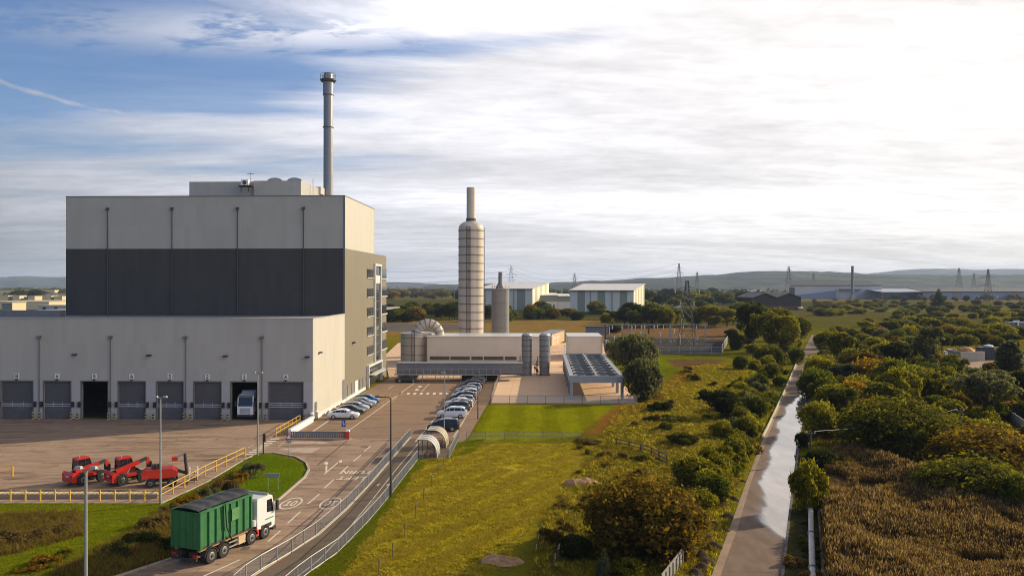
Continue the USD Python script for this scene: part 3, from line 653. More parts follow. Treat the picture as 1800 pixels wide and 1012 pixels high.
ac = thing('air_conditioner', 'small white air conditioning unit on brackets at the plant room wall', 'air conditioner', site(bs(430, TP - 1), TP - 1.2), SRZ)
part(ac, 'casing', MB().box(-.6, .7, 0, .9, zt - .9, zt + .1), M_WHITE)
part(ac, 'bracket', MB().box(-1.0, 1.3, -.2, 1.1, zt - 1.15, zt - .95).box(-.7, -.6, .2, .3, zt - 2.0, zt - 1.15).box(.6, .7, .2, .3, zt - 2.0, zt - 1.15), M_BLACK)
part(ac, 'fan_grille', MB().cyl((.05, -.03, zt - .4), (.05, -.001, zt - .4), .38, n=14), M_TRIM)
part(ac, 'aerial', MB().cyl((1.0, .4, zt - .95), (1.0, .4, zt + 1.4), .05, n=5).box(.4, 1.7, .36, .44, zt + 1.1, zt + 1.2), M_GREYST)

# chimney
CY = 158.0; cx = GX(577, CY); top = GZ(139, CY); r0 = 17 / F * CY / 2
ch = thing('chimney', 'very tall slim grey steel chimney rising behind the boiler hall', 'chimney', (cx, CY, 0))
M_STACK = mat('stack_steel', (.28, .275, .285), .35, .35, var=.06, streak=.4)
part(ch, 'shaft', MB().lathe([(r0 * 1.0, 26), (r0 * .98, 45), (r0 * .95, GZ(224, CY))], 32), M_STACK, smooth=40)
part(ch, 'upper_shaft', MB().lathe([(r0 * .95, GZ(223.8, CY)), (r0 * .95, GZ(167, CY)), (r0 * 1.06, GZ(166.6, CY)), (r0 * 1.06, top - .3)], 32), M_STACK, smooth=40)
for v in (224, 167): part(ch, 'collar', MB().lathe([(r0 * .9, GZ(v + .7, CY)), (r0 * 1.12, GZ(v + .7, CY)), (r0 * 1.12, GZ(v - .7, CY)), (r0 * .9, GZ(v - .7, CY))], 32), M_PIPE)
zp = GZ(142, CY)
part(ch, 'platform', MB().lathe([(r0 * .9, zp - .3), (r0 * 1.45, zp - .25), (r0 * 1.65, zp), (r0 * 1.65, zp + .15), (r0 * .9, zp + .15)], 24), M_TRIM)
rl = MB()
for k in range(12):
    q = k * math.pi / 6; rl.cyl((1.6 * r0 * math.cos(q), 1.6 * r0 * math.sin(q), zp + .15), (1.6 * r0 * math.cos(q), 1.6 * r0 * math.sin(q), zp + 1.25), .035, n=5)
for h in (.7, 1.25): rl.tube([(1.6 * r0 * math.cos(q), 1.6 * r0 * math.sin(q), zp + h) for q in np.linspace(0, 2 * math.pi, 25)], .03, 4)
part(ch, 'platform_railing', rl, M_GREYST)
part(ch, 'cap', MB().lathe([(r0 * .98, zp + .15), (r0 * .98, GZ(133, CY)), (r0 * .90, GZ(130, CY)), (r0 * .70, GZ(128.5, CY)), (r0 * .55, GZ(128.3, CY)), (r0 * .5, GZ(133, CY)), (0.01, GZ(133, CY))], 32), M_STACK, smooth=40)

# ------------------------------------------------------------------ the process plant on the pale pad
M_CREAM = mat('cream_vessel_paint', (.60, .51, .40), .5, var=.06, streak=.5, scale=.4)
M_CREAMD = mat('cream_duct_paint', (.58, .50, .40), .5, var=.08)
M_CONCR = mat('cast_concrete', (.40, .34, .27), .85, var=.15, streak=.4)
M_BAND = mat('brown_vessel_band', (.20, .165, .13), .6)
M_LADDER = mat('dark_ladder_steel', (.09, .08, .07), .6)
M_GREYV = mat('grey_vessel_cladding', (.21, .20, .185), .5, var=.08, streak=.5, scale=.5)
M_SILO = mat('silo_steel', (.26, .265, .275), .35, .5, var=.10, streak=.5, scale=.6)
M_PLANTW = cladding('plant_wall_cladding', (.66, .58, .47), 'x', 1.2, .04)
M_PLANTY = cladding('plant_wall_cladding_return', (.66, .58, .47), 'y', 1.2, .04)
M_ROOFW = mat('pale_metal_roof', (.62, .60, .57), .45, .2, var=.06)
M_WINDK = glass('plant_window_glass', (.05, .045, .04), .15)
M_COOL = mat('cooler_grey_paint', (.30, .305, .31), .5, var=.08, streak=.3)
M_CAN = mat('canopy_roof_grey', (.17, .175, .19), .5, var=.12)
M_CONT = mat('container_dark_grey', (.05, .055, .06), .5)
M_PEACH = cladding('peach_wall_cladding', (.60, .42, .26), 'y', 1.2, .05)
def ladder(mb, x, y, z0, z1, w=.55, r=.045, step=.6, ax=(1, 0)):
    a = np.array([ax[0], ax[1], 0]) * w / 2; c = np.array([x, y, 0])
    for sg in (-1, 1): mb.cyl(c + sg * a + [0, 0, z0], c + sg * a + [0, 0, z1], r * 1.5, n=5)
    z = z0 + .3
    while z < z1: mb.cyl(c - a + [0, 0, z], c + a + [0, 0, z], r, n=4, cap=False); z += step
    return mb
YP = 200.0
pb = site(0, 0); LB = G(750, 640); LB[2] = 0
wide = GX(967, YP) - GX(750, YP)
plant = thing('process_building', 'long low pale building with a strip of dark windows behind the silos', 'building', (GX(750, YP), YP, 0), SRZ)
zt = GZ(592, YP)
part(plant, 'front_wall', MB().box(0, wide, 0, .3, 0, zt), M_PLANTW)
part(plant, 'right_wall', MB().box(wide - .3, wide, .302, 9, 0, zt), M_PLANTY)
part(plant, 'left_wall', MB().box(0, .3, .302, 9, 0, zt), M_PLANTY)
part(plant, 'roof', MB().hexa([(-.15, -.2, zt + .003), (wide + .15, -.2, zt + .003), (wide + .15, 9.2, zt + .15), (-.15, 9.2, zt + .15)], [(-.15, -.2, zt + .2), (wide + .15, -.2, zt + .2), (wide + .15, 9.2, zt + .45), (-.15, 9.2, zt + .45)]), M_ROOFW)
part(plant, 'corner_flashing', MB().box(-.06, .12, -.06, -.003, 0, zt), M_PIPE)
sx = lambda u: GX(u, YP) - GX(750, YP)
for a, b in ((756, 790), (792, 826), (829, 849), (851, 885), (888, 908)):
    w = part(plant, 'window', MB().box(sx(a), sx(b), -.05, -.003, GZ(632, YP), GZ(626, YP)), M_TRIM)
    n = 4
    for k in range(n):
        x0 = sx(a) + (sx(b) - sx(a)) * k / n; x1 = sx(a) + (sx(b) - sx(a)) * (k + 1) / n
        part(w, 'pane', MB().box(x0 + .06, x1 - .06, -.06, -.052, GZ(632, YP) + .06, GZ(626, YP) - .06), M_WINDK)
YT = 205.0
tank = thing('squat_tank', 'squat round cream tank with a ladder at the left of the process building', 'tank', (GX(732, YT), YT, 0))
rt = 28 / F * (YT - 4)
part(tank, 'shell', MB().lathe([(rt, 0), (rt, GZ(586, YT))], 40), M_CREAM, smooth=40)
part(tank, 'roof', MB().lathe([(rt + .12, GZ(586, YT)), (rt + .12, GZ(586, YT) + .18), (rt - .2, GZ(586, YT) + .2), (.01, GZ(586, YT) + .55)], 40), M_ROOFW, smooth=30)
part(tank, 'ladder', ladder(MB(), GX(726.5, YT - rt) - GX(732, YT), -rt - .18, 0, GZ(586, YT) + .9, .75), M_LADDER)
for z in (2.2, 4.4, 6.4): part(tank, 'band', MB().lathe([(rt, z), (rt + .05, z), (rt + .05, z + .12), (rt, z + .12)], 40), M_BAND)
# curved duct in mitred rings
YD = 204.0
duct = thing('curved_duct', 'fat segmented cream duct arching from the squat tank over the roof', 'duct', (GX(752.5, YD), YD, GZ(590, YD)))
rc, rr = 3.05, 1.16; th = np.linspace(math.pi * 1.0, 0, 10)
pts = [(rc * math.cos(q), 0, rc * math.sin(q) * 1.05) for q in th]
for k in range(9):
    a, b = np.array(pts[k]), np.array(pts[k + 1])
    part(duct, 'segment', MB().add(*_tube([a, b], rr, 18)), M_CREAMD, smooth=50)
for k in range(1, 9):
    a = np.array(pts[k]); tdir = (np.array(pts[k + 1]) - np.array(pts[k - 1])); tdir /= np.linalg.norm(tdir)
    part(duct, 'flange', MB().cyl(a - .06 * tdir, a + .06 * tdir, rr + .10, n=18), M_BAND)
part(duct, 'riser', MB().cyl((pts[0][0], 0, -.6), (pts[0][0], 0, .02), rr, n=18), M_CREAMD, smooth=50)
part(duct, 'downcomer', MB().cyl((pts[-1][0], 0, -2.5), (pts[-1][0], 0, .02), rr, n=18), M_CREAMD, smooth=50)
# tall cream vessel
YV = 216.0; q = YV / F; rv = 22 * q
ves = thing('tall_vessel', 'tall cream tower vessel banded with rings, a thin flue on its dome', 'tower', (GX(828, YV), YV, 0))
zs = GZ(402, YV); zd = GZ(388, YV)
for k, (z0, z1) in enumerate([(0, 1)]):
    part(ves, 'shell', MB().lathe([(rv, 0), (rv, zs)], 48), M_CREAM, smooth=40)
part(ves, 'dome', MB().lathe([(rv * math.cos(t), zs + .003 + (zd - zs) * math.sin(t)) if math.cos(t) > .42 else (max(rv * math.cos(t), .01), zs + .003 + (zd - zs) * math.sin(t)) for t in np.linspace(0, math.pi / 2, 12)], 48), M_CREAM, smooth=60)
for k in range(13):
    z = GZ(406 + 14.2 * k, YV)
    if z > .5: part(ves, 'band', MB().lathe([(rv, z - .12), (rv + .09, z - .12), (rv + .09, z + .12), (rv, z + .12)], 48), M_BAND)
part(ves, 'flue_collar', MB().lathe([(1.35, zd - .4), (1.35, zd + .6), (1.15, zd + .6)], 24), M_LADDER, smooth=30)
part(ves, 'flue', MB().lathe([(1.20, zd + .3), (1.20, GZ(330, YV)), (1.0, GZ(330, YV)), (1.0, GZ(345, YV)), (.01, GZ(345, YV))], 28), M_CREAMD, smooth=40)
part(ves, 'front_ladder', ladder(MB(), (824.5 - 828) * q, -rv - .22, 2, GZ(399, YV), .95, .06, .55), M_LADDER)
part(ves, 'side_ladder', ladder(MB(), rv + .30, .2, 2, GZ(400, YV), .7, .05, .55, (0, 1)), M_LADDER)
YW = 232.0; q = YW / F; rg = 15.5 * q
gv = thing('grey_vessel', 'shorter grey cylindrical tower with a small dark flue, right of the cream one', 'tower', (GX(879.5, YW), YW, 0))
z0 = GZ(509, YW)
for k in range(5): part(gv, 'shell_ring', MB().lathe([(rg, k * z0 / 5 + .04), (rg, (k + 1) * z0 / 5 - .04), (rg - .08, (k + 1) * z0 / 5), (rg - .08, k * z0 / 5)], 40), M_GREYV, smooth=40)
part(gv, 'lid', MB().lathe([(rg - .02, z0), (rg + .1, z0 + .05), (rg + .1, z0 + .2), (.01, z0 + .5)], 40), M_GREYV)
part(gv, 'flue', MB().lathe([(1.3, z0 + .3), (1.2, z0 + .9), (.62, z0 + 2.0), (.60, GZ(478, YW)), (.01, GZ(478, YW))], 20), M_PIPE, smooth=40)
rl = MB()
for k in range(14):
    a = k * 2 * math.pi / 14; rl.cyl((rg * math.cos(a), rg * math.sin(a), z0), (rg * math.cos(a), rg * math.sin(a), z0 + 1.2), .04, n=4)
for h in (.6, 1.2): rl.tube([(rg * math.cos(a), rg * math.sin(a), z0 + h) for a in np.linspace(0, 2 * math.pi, 29)], .035, 4)
part(gv, 'top_railing', rl, M_STEEL)
# the two steel silos
YS = 175.0; q = YS / F; rs = 9 * q
for k, (u, lab) in enumerate(((926, 'left one of the two banded grey steel silos on the pale pad'), (957, 'right one of the two banded grey steel silos on the pale pad'))):
    si = thing('silo', lab, 'silo', (GX(u, YS), YS, .1), 0, 'pair of grey silos')
    zt = GZ(590, YS) - .1
    zz = [0.15] + [GZ(v, YS) - .1 for v in (645, 636, 626, 616, 607, 597)] + [zt]
    for j in range(7): part(si, 'shell_ring', MB().lathe([(rs, zz[j] + .03), (rs, zz[j + 1] - .03)], 32), M_SILO, smooth=40)
    for j in range(8): part(si, 'band', MB().lathe([(rs - .02, zz[j] - .06), (rs + .07, zz[j] - .06), (rs + .07, zz[j] + .06), (rs - .02, zz[j] + .06)], 32), M_TRIM)
    part(si, 'domed_top', MB().lathe([(rs * math.cos(t), zt + .05 + .65 * math.sin(t)) for t in np.linspace(0, math.pi / 2 - .01, 9)], 32), M_STEEL, smooth=60)
    part(si, 'base_ring', MB().lathe([(rs + .15, 0), (rs + .15, .15), (rs - .3, .15)], 32), M_CONC)
    for j in range(3):
        x = -rs - .35 - .32 * j
        part(si, 'filling_pipe', MB().tube([(x, -.3, 0), (x, -.3, 2.2 + 1.1 * (2 - j) * .9), (-rs * .6, -.3 + .1 * j, 2.3 + 1.1 * (2 - j) * .9)], .09, 8), M_BLACK)
        part(si, 'valve', MB().cyl((x, -.55, .9 + .4 * j), (x, -.05, .9 + .4 * j), .24, n=8), M_BLACK)
# cube shaped building and peach walled building
YC = 213.0
cb = thing('cube_building', 'pale box shaped building with a bright flat roof behind the fan cooler', 'building', (GX(998, YC), YC, 0), SRZ)
w = GX(1058, YC) - GX(998, YC); zt = GZ(592, YC)
part(cb, 'front_wall', MB().box(0, w, 0, .25, 0, zt), M_PLANTW); part(cb, 'left_wall', MB().box(0, .25, .252, 15, 0, zt), M_PLANTY)
part(cb, 'right_wall', MB().box(w - .25, w, .252, 15, 0, zt), M_PLANTY); part(cb, 'back_wall', MB().box(.252, w - .252, 14.7, 15, 0, zt), M_PLANTW)
part(cb, 'roof', MB().box(-.1, w + .1, -.1, 15.1, zt + .003, zt + .2), M_ROOFW)
for x in (.0, w): part(cb, 'corner_flashing', MB().box(x - .1, x + .1, -.08, -.003, 0, zt), M_STEEL)
st = thing('stair_frame', 'small pale steel stair frame at the left corner of the box shaped building', 'stair', (GX(995, YC), YC - 1, 0), SRZ)
for dx in (-.5, .15): part(st, 'post', MB().box(dx, dx + .12, 0, .12, 0, 3.6), M_WHITE)
part(st, 'platform', MB().box(-.6, .4, -.4, .8, 3.6, 3.75), M_WHITE)
part(st, 'railing', MB().box(-.6, .4, -.42, -.38, 4.5, 4.58).box(-.6, -.54, -.42, -.38, 3.75, 4.5).box(.34, .4, -.42, -.38, 3.75, 4.5), M_WHITE)
pa, pc = G(970, 608), G(992, 599); dirv = pc - pa; L = np.linalg.norm(dirv); rz = math.atan2(dirv[1], dirv[0]) - math.pi / 2
ph = thing('peach_building', 'low building showing one sunlit peach coloured end wall behind the silos', 'building', pa, rz)
part(ph, 'sunlit_wall', MB().box(-.25, 0, 0, L, 0, 3.75), M_PEACH)
part(ph, 'front_wall', MB().box(-5, -.252, 0, .25, 0, 3.75), M_GREYST)
part(ph, 'roof', MB().box(-5, .15, -.15, L + .1, 3.753, 3.95), M_CAN)
for y in (2.0, 9.0): part(ph, 'wall_frame', MB().box(.003, .12, y, y + .5, 0, 3.0), M_WHITE)
part(ph, 'wall_rail', MB().box(.003, .10, 2.6, 14, 2.2, 2.35), M_WHITE)
# fan cooler
ZC = 4.25; YF = G(1001, 703)[1]
fl, frr = G(1001, 660, ZC), G(1097, 660, ZC)
cool = thing('fan_cooler', 'long grey raised cooler with two rows of dark round fans on its top', 'cooler', (fl[0], fl[1], 0), SRZ)
W = frr[0] - fl[0]; Lc = G(988, 621, ZC)[1] - fl[1]
part(cool, 'front_fascia', MB().box(0, W, 0, .15, ZC - 1.2, ZC), M_COOL)
part(cool, 'rear_fascia', MB().box(0, W, Lc - .15, Lc, ZC - 1.2, ZC), M_COOL)
part(cool, 'left_fascia', MB().box(0, .15, .152, Lc - .152, ZC - 1.2, ZC), M_COOL)
part(cool, 'right_fascia', MB().box(W - .15, W, .152, Lc - .152, ZC - 1.2, ZC), M_COOL)
part(cool, 'left_walkway', MB().box(.152, .75, .152, Lc - .152, ZC - .2, ZC - .02), M_COOL)
part(cool, 'right_walkway', MB().box(W - .75, W - .152, .152, Lc - .152, ZC - .2, ZC - .02), M_COOL)
part(cool, 'centre_beam', MB().box(W / 2 - .14, W / 2 + .14, .152, Lc - .152, ZC - .3, ZC + .02), M_COOL)
part(cool, 'fan_deck', MB().box(.752, W - .752, .16, Lc - .16, ZC - .72, ZC - .62), M_CONT)
NF = 9; cw = (W - 1.5) / 2
for i in range(NF):
    y0 = .3 + (Lc - .6) * i / NF; y1 = .3 + (Lc - .6) * (i + 1) / NF; yc = (y0 + y1) / 2
    if i: part(cool, 'cross_beam', MB().box(.76, W / 2 - .142, y0 - .06, y0 + .06, ZC - .45, ZC - .05), M_CONT); part(cool, 'cross_beam', MB().box(W / 2 + .142, W - .76, y0 - .06, y0 + .06, ZC - .45, ZC - .05), M_CONT)
    for jx in (0, 1):
        xc = .75 + cw * (jx + .5); r = min(cw, y1 - y0) * .45
        f = part(cool, 'fan', MB().lathe([(r + .1, ZC - .62), (r + .06, ZC - .10), (r, ZC - .10), (r, ZC - .62)], 24, (xc, yc, 0)), M_GREYST, smooth=40)
        bl = MB()
        for b in range(6):
            a = b * math.pi / 3 + i * .4 + jx; d = np.array([math.cos(a), math.sin(a), 0]); p_ = np.array([-d[1], d[0], 0]); c0 = np.array([xc, yc, ZC - .38])
            bl.quad(c0 + d * .3 - p_ * .12 + [0, 0, .05], c0 + d * (r - .08) - p_ * .36 + [0, 0, .09], c0 + d * (r - .08) + p_ * .36 - [0, 0, .06], c0 + d * .3 + p_ * .12 - [0, 0, .05])
        part(f, 'blades', bl, M_TRIM)
        part(f, 'hub', MB().cyl((xc, yc, ZC - .5), (xc, yc, ZC - .22), .34, .28, n=14), M_COOL)
        part(f, 'guard_bar', MB().box(xc - r, xc + r, yc - .05, yc + .05, ZC - .17, ZC - .12), M_GREYST)
        for sx_ in (-1, 1): part(cool, 'corner_plate', MB().box(xc + sx_ * (r * .98) - .30, xc + sx_ * (r * .98) + .30, y0 + .08, y0 + .62, ZC - .12, ZC - .04), M_WHITE)
for y in np.linspace(.3, Lc - .7, 6):
    for x in (.1, W - .6): part(cool, 'leg', MB().box(x, x + .5, y - .25, y + .25, .1, ZC - 1.2), M_COOL)
for y in np.linspace(.3, Lc - .7, 6)[1:-1]: part(cool, 'underbeam', MB().box(.6, W - .6, y - .15, y + .15, ZC - 1.3, ZC - .9), M_COOL)

# long dark pipe gallery on posts at the end of the car park
YG = 166.0; gx0 = GX(697, YG); Wc = GX(880, YG) - gx0
can = thing('pipe_gallery', 'long low dark grey gallery on slim posts across the far end of the car park', 'gallery', (gx0, YG, 0), SRZ)
NB = 22; Wf = GX(918, YG) - gx0
for k in range(NB): part(can, 'wall_panel', MB().box(Wf * k / NB, Wf * (k + 1) / NB - .03, 0, .12, 1.55, 3.55), M_CAN)
part(can, 'roof', MB().box(-.1, Wf + .1, -.1, 3.2, 3.553, 3.68), M_CAN)
part(can, 'back_wall', MB().box(0, Wf, 3.0, 3.12, 1.3, 3.55), M_CAN)
part(can, 'floor', MB().box(0, Wf, .122, 3.0, 1.3, 1.5), M_TRIM)
part(can, 'walkway_ledge', MB().box(-.3, Wc + .2, -1.0, -.003, 1.25, 1.48), M_CONCR)
for k in range(16): part(can, 'handrail_post', MB().box(Wc * k / 15 - .04, Wc * k / 15 + .04, -.98, -.90, 1.482, 2.55), M_STEEL)
part(can, 'handrail', MB().box(0, Wc, -.97, -.91, 2.552, 2.61), M_STEEL)
for k in range(9): part(can, 'post', MB().cyl((.2 + (Wc - .4) * k / 8, -.5, .004), (.2 + (Wc - .4) * k / 8, -.5, 1.25), .07, n=8), M_STEEL)
for u, v0, w_, h_, lab, m_ in ((843, 668, 7.5, 2.0, 'dark grey container under the right end of the gallery', M_CONT), (717, 664, 4.2, 1.9, 'dark grey container under the left end of the gallery', M_CONT)):
    p_ = G(u, v0); c_ = thing('container', lab, 'container', (p_[0], p_[1], .1), SRZ)
    part(c_, 'body', MB().box(-w_ / 2, w_ / 2, 0, 2.4, .1, h_), m_)
    for k in range(int(w_ / .6)): part(c_, 'rib', MB().box(-w_ / 2 + .2 + k * .6, -w_ / 2 + .32 + k * .6, -.05, -.003, .15, h_ - .1), m_)
    part(c_, 'skid', MB().box(-w_ / 2, w_ / 2, .2, 2.2, 0, .098), M_TRIM)

# ------------------------------------------------------------------ farther buildings
M_WHW = mat('warehouse_white_sheet', (.86, .77, .62), .5, var=.05, streak=.5, scale=.2)
M_WHO = mat('warehouse_olive_sheet', (.34, .33, .23), .5, var=.06)
M_WHL = mat('warehouse_yellow_sheet', (.55, .49, .26), .5, var=.06)
M_WHR = mat('warehouse_roof_sheet', (.72, .66, .58), .45, var=.04)
M_BLUE = mat('pale_blue_sheet', (.46, .46, .47), .55, var=.12, streak=.6, scale=.08)
M_BLUED = mat('mid_blue_sheet', (.17, .22, .30), .55, var=.12)
M_DROOF = mat('dark_slate_roof', (.06, .06, .065), .8, var=.15)
M_BROOF = mat('light_blue_roof', (.34, .37, .45), .55, var=.1)
M_BARN = mat('black_brown_barn_wall', (.035, .027, .022), .9, var=.2)
M_BARNB = mat('brick_barn_wall', (.10, .05, .035), .9, var=.2)
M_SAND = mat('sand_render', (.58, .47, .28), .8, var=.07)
M_SANDR = mat('sand_roof', (.50, .42, .27), .85, var=.07)
WA = math.atan2(562, F)
def warehouse(label, corner, w, d, ze, zr, stripes, side):
    t = thing('warehouse', label, 'warehouse', corner, -WA)
    xs = [0]; cols = []
    for a, b, c in stripes: part(t, 'wall_panel', MB().box(-b * w, -a * w - .02, 0, .3, 0, ze), {'w': M_WHW, 'o': M_WHO}[c])
    for k in range(side):
        y0, y1 = .302 + (d - .3) * k / side, .302 + (d - .3) * (k + 1) / side - .02
        z0, z1 = ze + (zr - ze) * y0 / d, ze + (zr - ze) * y1 / d
        part(t, 'side_panel', MB().hexa([(-.3, y0, 0), (0, y0, 0), (0, y1, 0), (-.3, y1, 0)], [(-.3, y0, z0), (0, y0, z0), (0, y1, z1), (-.3, y1, z1)]), M_WHW if k % 2 == 0 else M_WHL)
    for k in range(8):
        x0, x1 = -w * (k + 1) / 8 - (.6 if k == 7 else 0), -w * k / 8 + (.6 if k == 0 else -.03)
        part(t, 'roof_sheet', MB().hexa([(x0, -.8, ze + .05), (x1, -.8, ze + .05), (x1, d + .5, zr + .05), (x0, d + .5, zr + .05)], [(x0, -.8, ze + .4), (x1, -.8, ze + .4), (x1, d + .5, zr + .4), (x0, d + .5, zr + .4)]), M_WHR)
    part(t, 'gutter', MB().box(-w - .6, .6, -1.1, -.803, ze - .2, ze + .35), M_TRIM)
    part(t, 'left_wall', MB().hexa([(-w, .302, 0), (-w + .3, .302, 0), (-w + .3, d, 0), (-w, d, 0)], [(-w, .302, ze), (-w + .3, .302, ze), (-w + .3, d, zr), (-w, d, zr)]), M_WHW)
    for a in (.33, .67): part(t, 'downpipe', MB().cyl((-w * a, -.25, 0), (-w * a, -.25, ze - .2), .18, n=6), M_PIPE)
    return t
c1 = G(1114, 549); warehouse('pale striped warehouse farther right, trees at its foot', c1, 47.9, 35, 15.5, 20.3, [(0, .10, 'w'), (.10, .215, 'o'), (.215, .30, 'w'), (.30, .44, 'w'), (.44, .56, 'o'), (.56, .66, 'w'), (.66, .76, 'w'), (.76, .88, 'o'), (.88, 1, 'w')], 8)
c2 = G(936, 545); warehouse('pale striped warehouse farther left, partly hidden by the grey tower', c2, 47, 39, 16.4, 21, [(0, .13, 'w'), (.13, .28, 'o'), (.28, .42, 'w'), (.42, .56, 'w'), (.56, .70, 'o'), (.70, .85, 'w'), (.85, 1, 'o')], 7)
YL = 640.0
lk = thing('link_building', 'lower white and olive office block between the two striped warehouses', 'building', (GX(937, YL), YL, 0), 0)
for u0, u1, vt in ((937, 980.5, 515.5), (981, 1003, 517)):
    x0, x1 = GX(u0, YL) - GX(937, YL), GX(u1, YL) - GX(937, YL)
    part(lk, 'upper_wall', MB().box(x0, x1, 0, .4, GZ(530, YL), GZ(vt + 4, YL)), M_WHO)
    part(lk, 'lower_wall', MB().box(x0, x1, -.1, .4, -1, GZ(530, YL) - .02), M_WHW)
    part(lk, 'roof', MB().hexa([(x0, -.5, GZ(vt + 4, YL) + .02), (x1, -.5, GZ(vt + 4, YL) + .02), (x1, 22, GZ(vt + 4, YL) + 1.6), (x0, 22, GZ(vt + 4, YL) + 1.6)], [(x0, -.5, GZ(vt + 4, YL) + .5), (x1, -.5, GZ(vt + 4, YL) + .5), (x1, 22, GZ(vt + 4, YL) + 2.1), (x0, 22, GZ(vt + 4, YL) + 2.1)]), M_WHR)
for u0, u1, v0, v1 in ((941, 943, 540, 533), (963, 969, 541, 534), (972.5, 975, 542, 535)):
    part(lk, 'window', MB().box(GX(u0, YL) - GX(937, YL), GX(u1, YL) - GX(937, YL), -.2, -.103, GZ(v0, YL), GZ(v1, YL)), M_TRIM)
part(lk, 'low_shed', MB().box(0, GX(980, YL) - GX(937, YL), -6, -.2, -1, GZ(543.5, YL)), M_PIPE)

YB = 1120.0; sw0, sw1 = GX(1392, YB), GX(1550, YB); wB = sw1 - sw0
stw = thing('steelworks_hall', 'large far pale blue industrial hall with a dark roof', 'hall', (sw0, YB, 0))
ze, zr = GZ(502, YB), GZ(492, YB)
for k in range(10):
    x0, x1 = wB * k / 10, wB * (k + 1) / 10 - .1
    part(stw, 'wall_panel', MB().box(x0, x1, 0, .5, -2, ze), M_BLUE)
    part(stw, 'roof_sheet', MB().hexa([(x0, -1, ze), (x1, -1, ze), (min(x1, wB - 12), 30, zr - .6), (min(x0, wB - 12), 30, zr - .6)], [(x0, -1, ze + .6), (x1, -1, ze + .6), (min(x1, wB - 12), 30, zr), (min(x0, wB - 12), 30, zr)]), M_DROOF)
part(stw, 'end_gable', MB().hexa([(wB - .4, .5, -2), (wB, .5, -2), (wB, 60, -2), (wB - .4, 60, -2)], [(wB - .4, .5, ze), (wB, .5, ze), (wB, 60, ze), (wB - .4, 60, ze)]), M_BLUE)
part(stw, 'blue_lower_band', MB().hexa([(6, -.4, -2), (62, -.4, -2), (62, -.01, -2), (6, -.01, -2)], [(6, -.4, 5), (62, -.4, 12), (62, -.01, 12), (6, -.01, 5)]), M_BLUED)
part(stw, 'dark_canopy', MB().box(66, 96, -5, -.5, ze - 6, ze - 4.8), M_DROOF)
part(stw, 'side_tower', MB().box(-4, 3, -3, -.5, -2, GZ(505, YB)), M_DROOF)
cs = thing('steelworks_chimney', 'slender dark grey chimney standing before the far pale blue hall', 'chimney', (GX(1498.5, YB - 20), YB - 20, 0))
part(cs, 'shaft', MB().lathe([(2.1, 0), (1.75, GZ(469, YB - 20))], 16), M_GREYST, smooth=40)
part(cs, 'rim', MB().lathe([(1.75, GZ(469.2, YB - 20)), (2.2, GZ(469, YB - 20)), (2.2, GZ(467.5, YB - 20)), (1.2, GZ(467.5, YB - 20)), (.01, GZ(468.5, YB - 20))], 16), M_GREYST)
part(cs, 'base', MB().box(-3, 3, -3, 3, -1, 6), M_CONCR)
YR = 625.0
barn = thing('twin_barn', 'low black barn with two shallow gables, dark brick below', 'barn', (GX(1324, YR), YR, 0))
def bx_(u): return GX(u, YR) - GX(1324, YR)
for a, m_, b in ((1324, 1344.5, 1365), (1365.4, 1388, 1408)):
    ze, zr = GZ(523.5, YR), GZ(515.5, YR)
    prof = [(bx_(a), 3.2), (bx_(b), 3.2), (bx_(b), ze), (bx_(m_), zr), (bx_(a), ze)]
    part(barn, 'gable_wall', MB().side_prism(prof, 0, .5), M_BARN)
    part(barn, 'brick_base', MB().box(bx_(a), bx_(b), -.15, .5, -1, 3.19), M_BARNB)
    for s0, s1 in ((a - .8, m_), (b + .8, m_)):
        x0, x1 = bx_(s0), bx_(s1)
        part(barn, 'roof_slope', MB().hexa([(x0, -.8, ze - .2), (x1, -.8, zr + .02), (x1, 45, zr + .02), (x0, 45, ze - .2)], [(x0, -.8, ze + .35), (x1, -.8, zr + .57), (x1, 45, zr + .57), (x0, 45, ze + .35)]), M_DROOF)
part(barn, 'side_wall', MB().box(bx_(1408) - .4, bx_(1408), .52, 45, -1, GZ(523.5, YR)), M_BARN)
YQ = 1040.0
dk = thing('long_dark_hall', 'long dark grey hall at the far right behind the conifer', 'hall', (GX(1622, YQ), YQ, 0))
wq = GX(1830, YQ) - GX(1622, YQ)
for k in range(12):
    x0, x1 = wq * k / 12, wq * (k + 1) / 12 - .1
    part(dk, 'wall_panel', MB().box(x0, x1, 0, .5, -2, GZ(513, YQ)), M_BLUED if k % 3 else M_GREYST)
    part(dk, 'roof_sheet', MB().hexa([(x0, -1, GZ(513, YQ)), (x1, -1, GZ(513, YQ)), (x1, 40, GZ(506.5, YQ)), (x0, 40, GZ(506.5, YQ))], [(x0, -1, GZ(512, YQ)), (x1, -1, GZ(512, YQ)), (x1, 40, GZ(505.8, YQ)), (x0, 40, GZ(505.8, YQ))]), M_DROOF)
lr = thing('blue_roofed_shed', 'low shed with a pale blue roof between the two far halls', 'shed', (GX(1552, YQ + 30), YQ + 30, 0))
wl = GX(1640, YQ) - GX(1552, YQ)
part(lr, 'wall', MB().box(0, wl, 0, .5, -2, GZ(514, YQ)), M_DROOF)
for k in range(6): part(lr, 'roof_sheet', MB().hexa([(wl * k / 6, -1, GZ(514, YQ)), (wl * (k + 1) / 6 - .1, -1, GZ(514, YQ)), (wl * (k + 1) / 6 - .1, 70, GZ(508, YQ + 70)), (wl * k / 6, 70, GZ(508, YQ + 70))], [(wl * k / 6, -1, GZ(513.4, YQ)), (wl * (k + 1) / 6 - .1, -1, GZ(513.4, YQ)), (wl * (k + 1) / 6 - .1, 70, GZ(507.4, YQ + 70)), (wl * k / 6, 70, GZ(507.4, YQ + 70))]), M_BROOF)
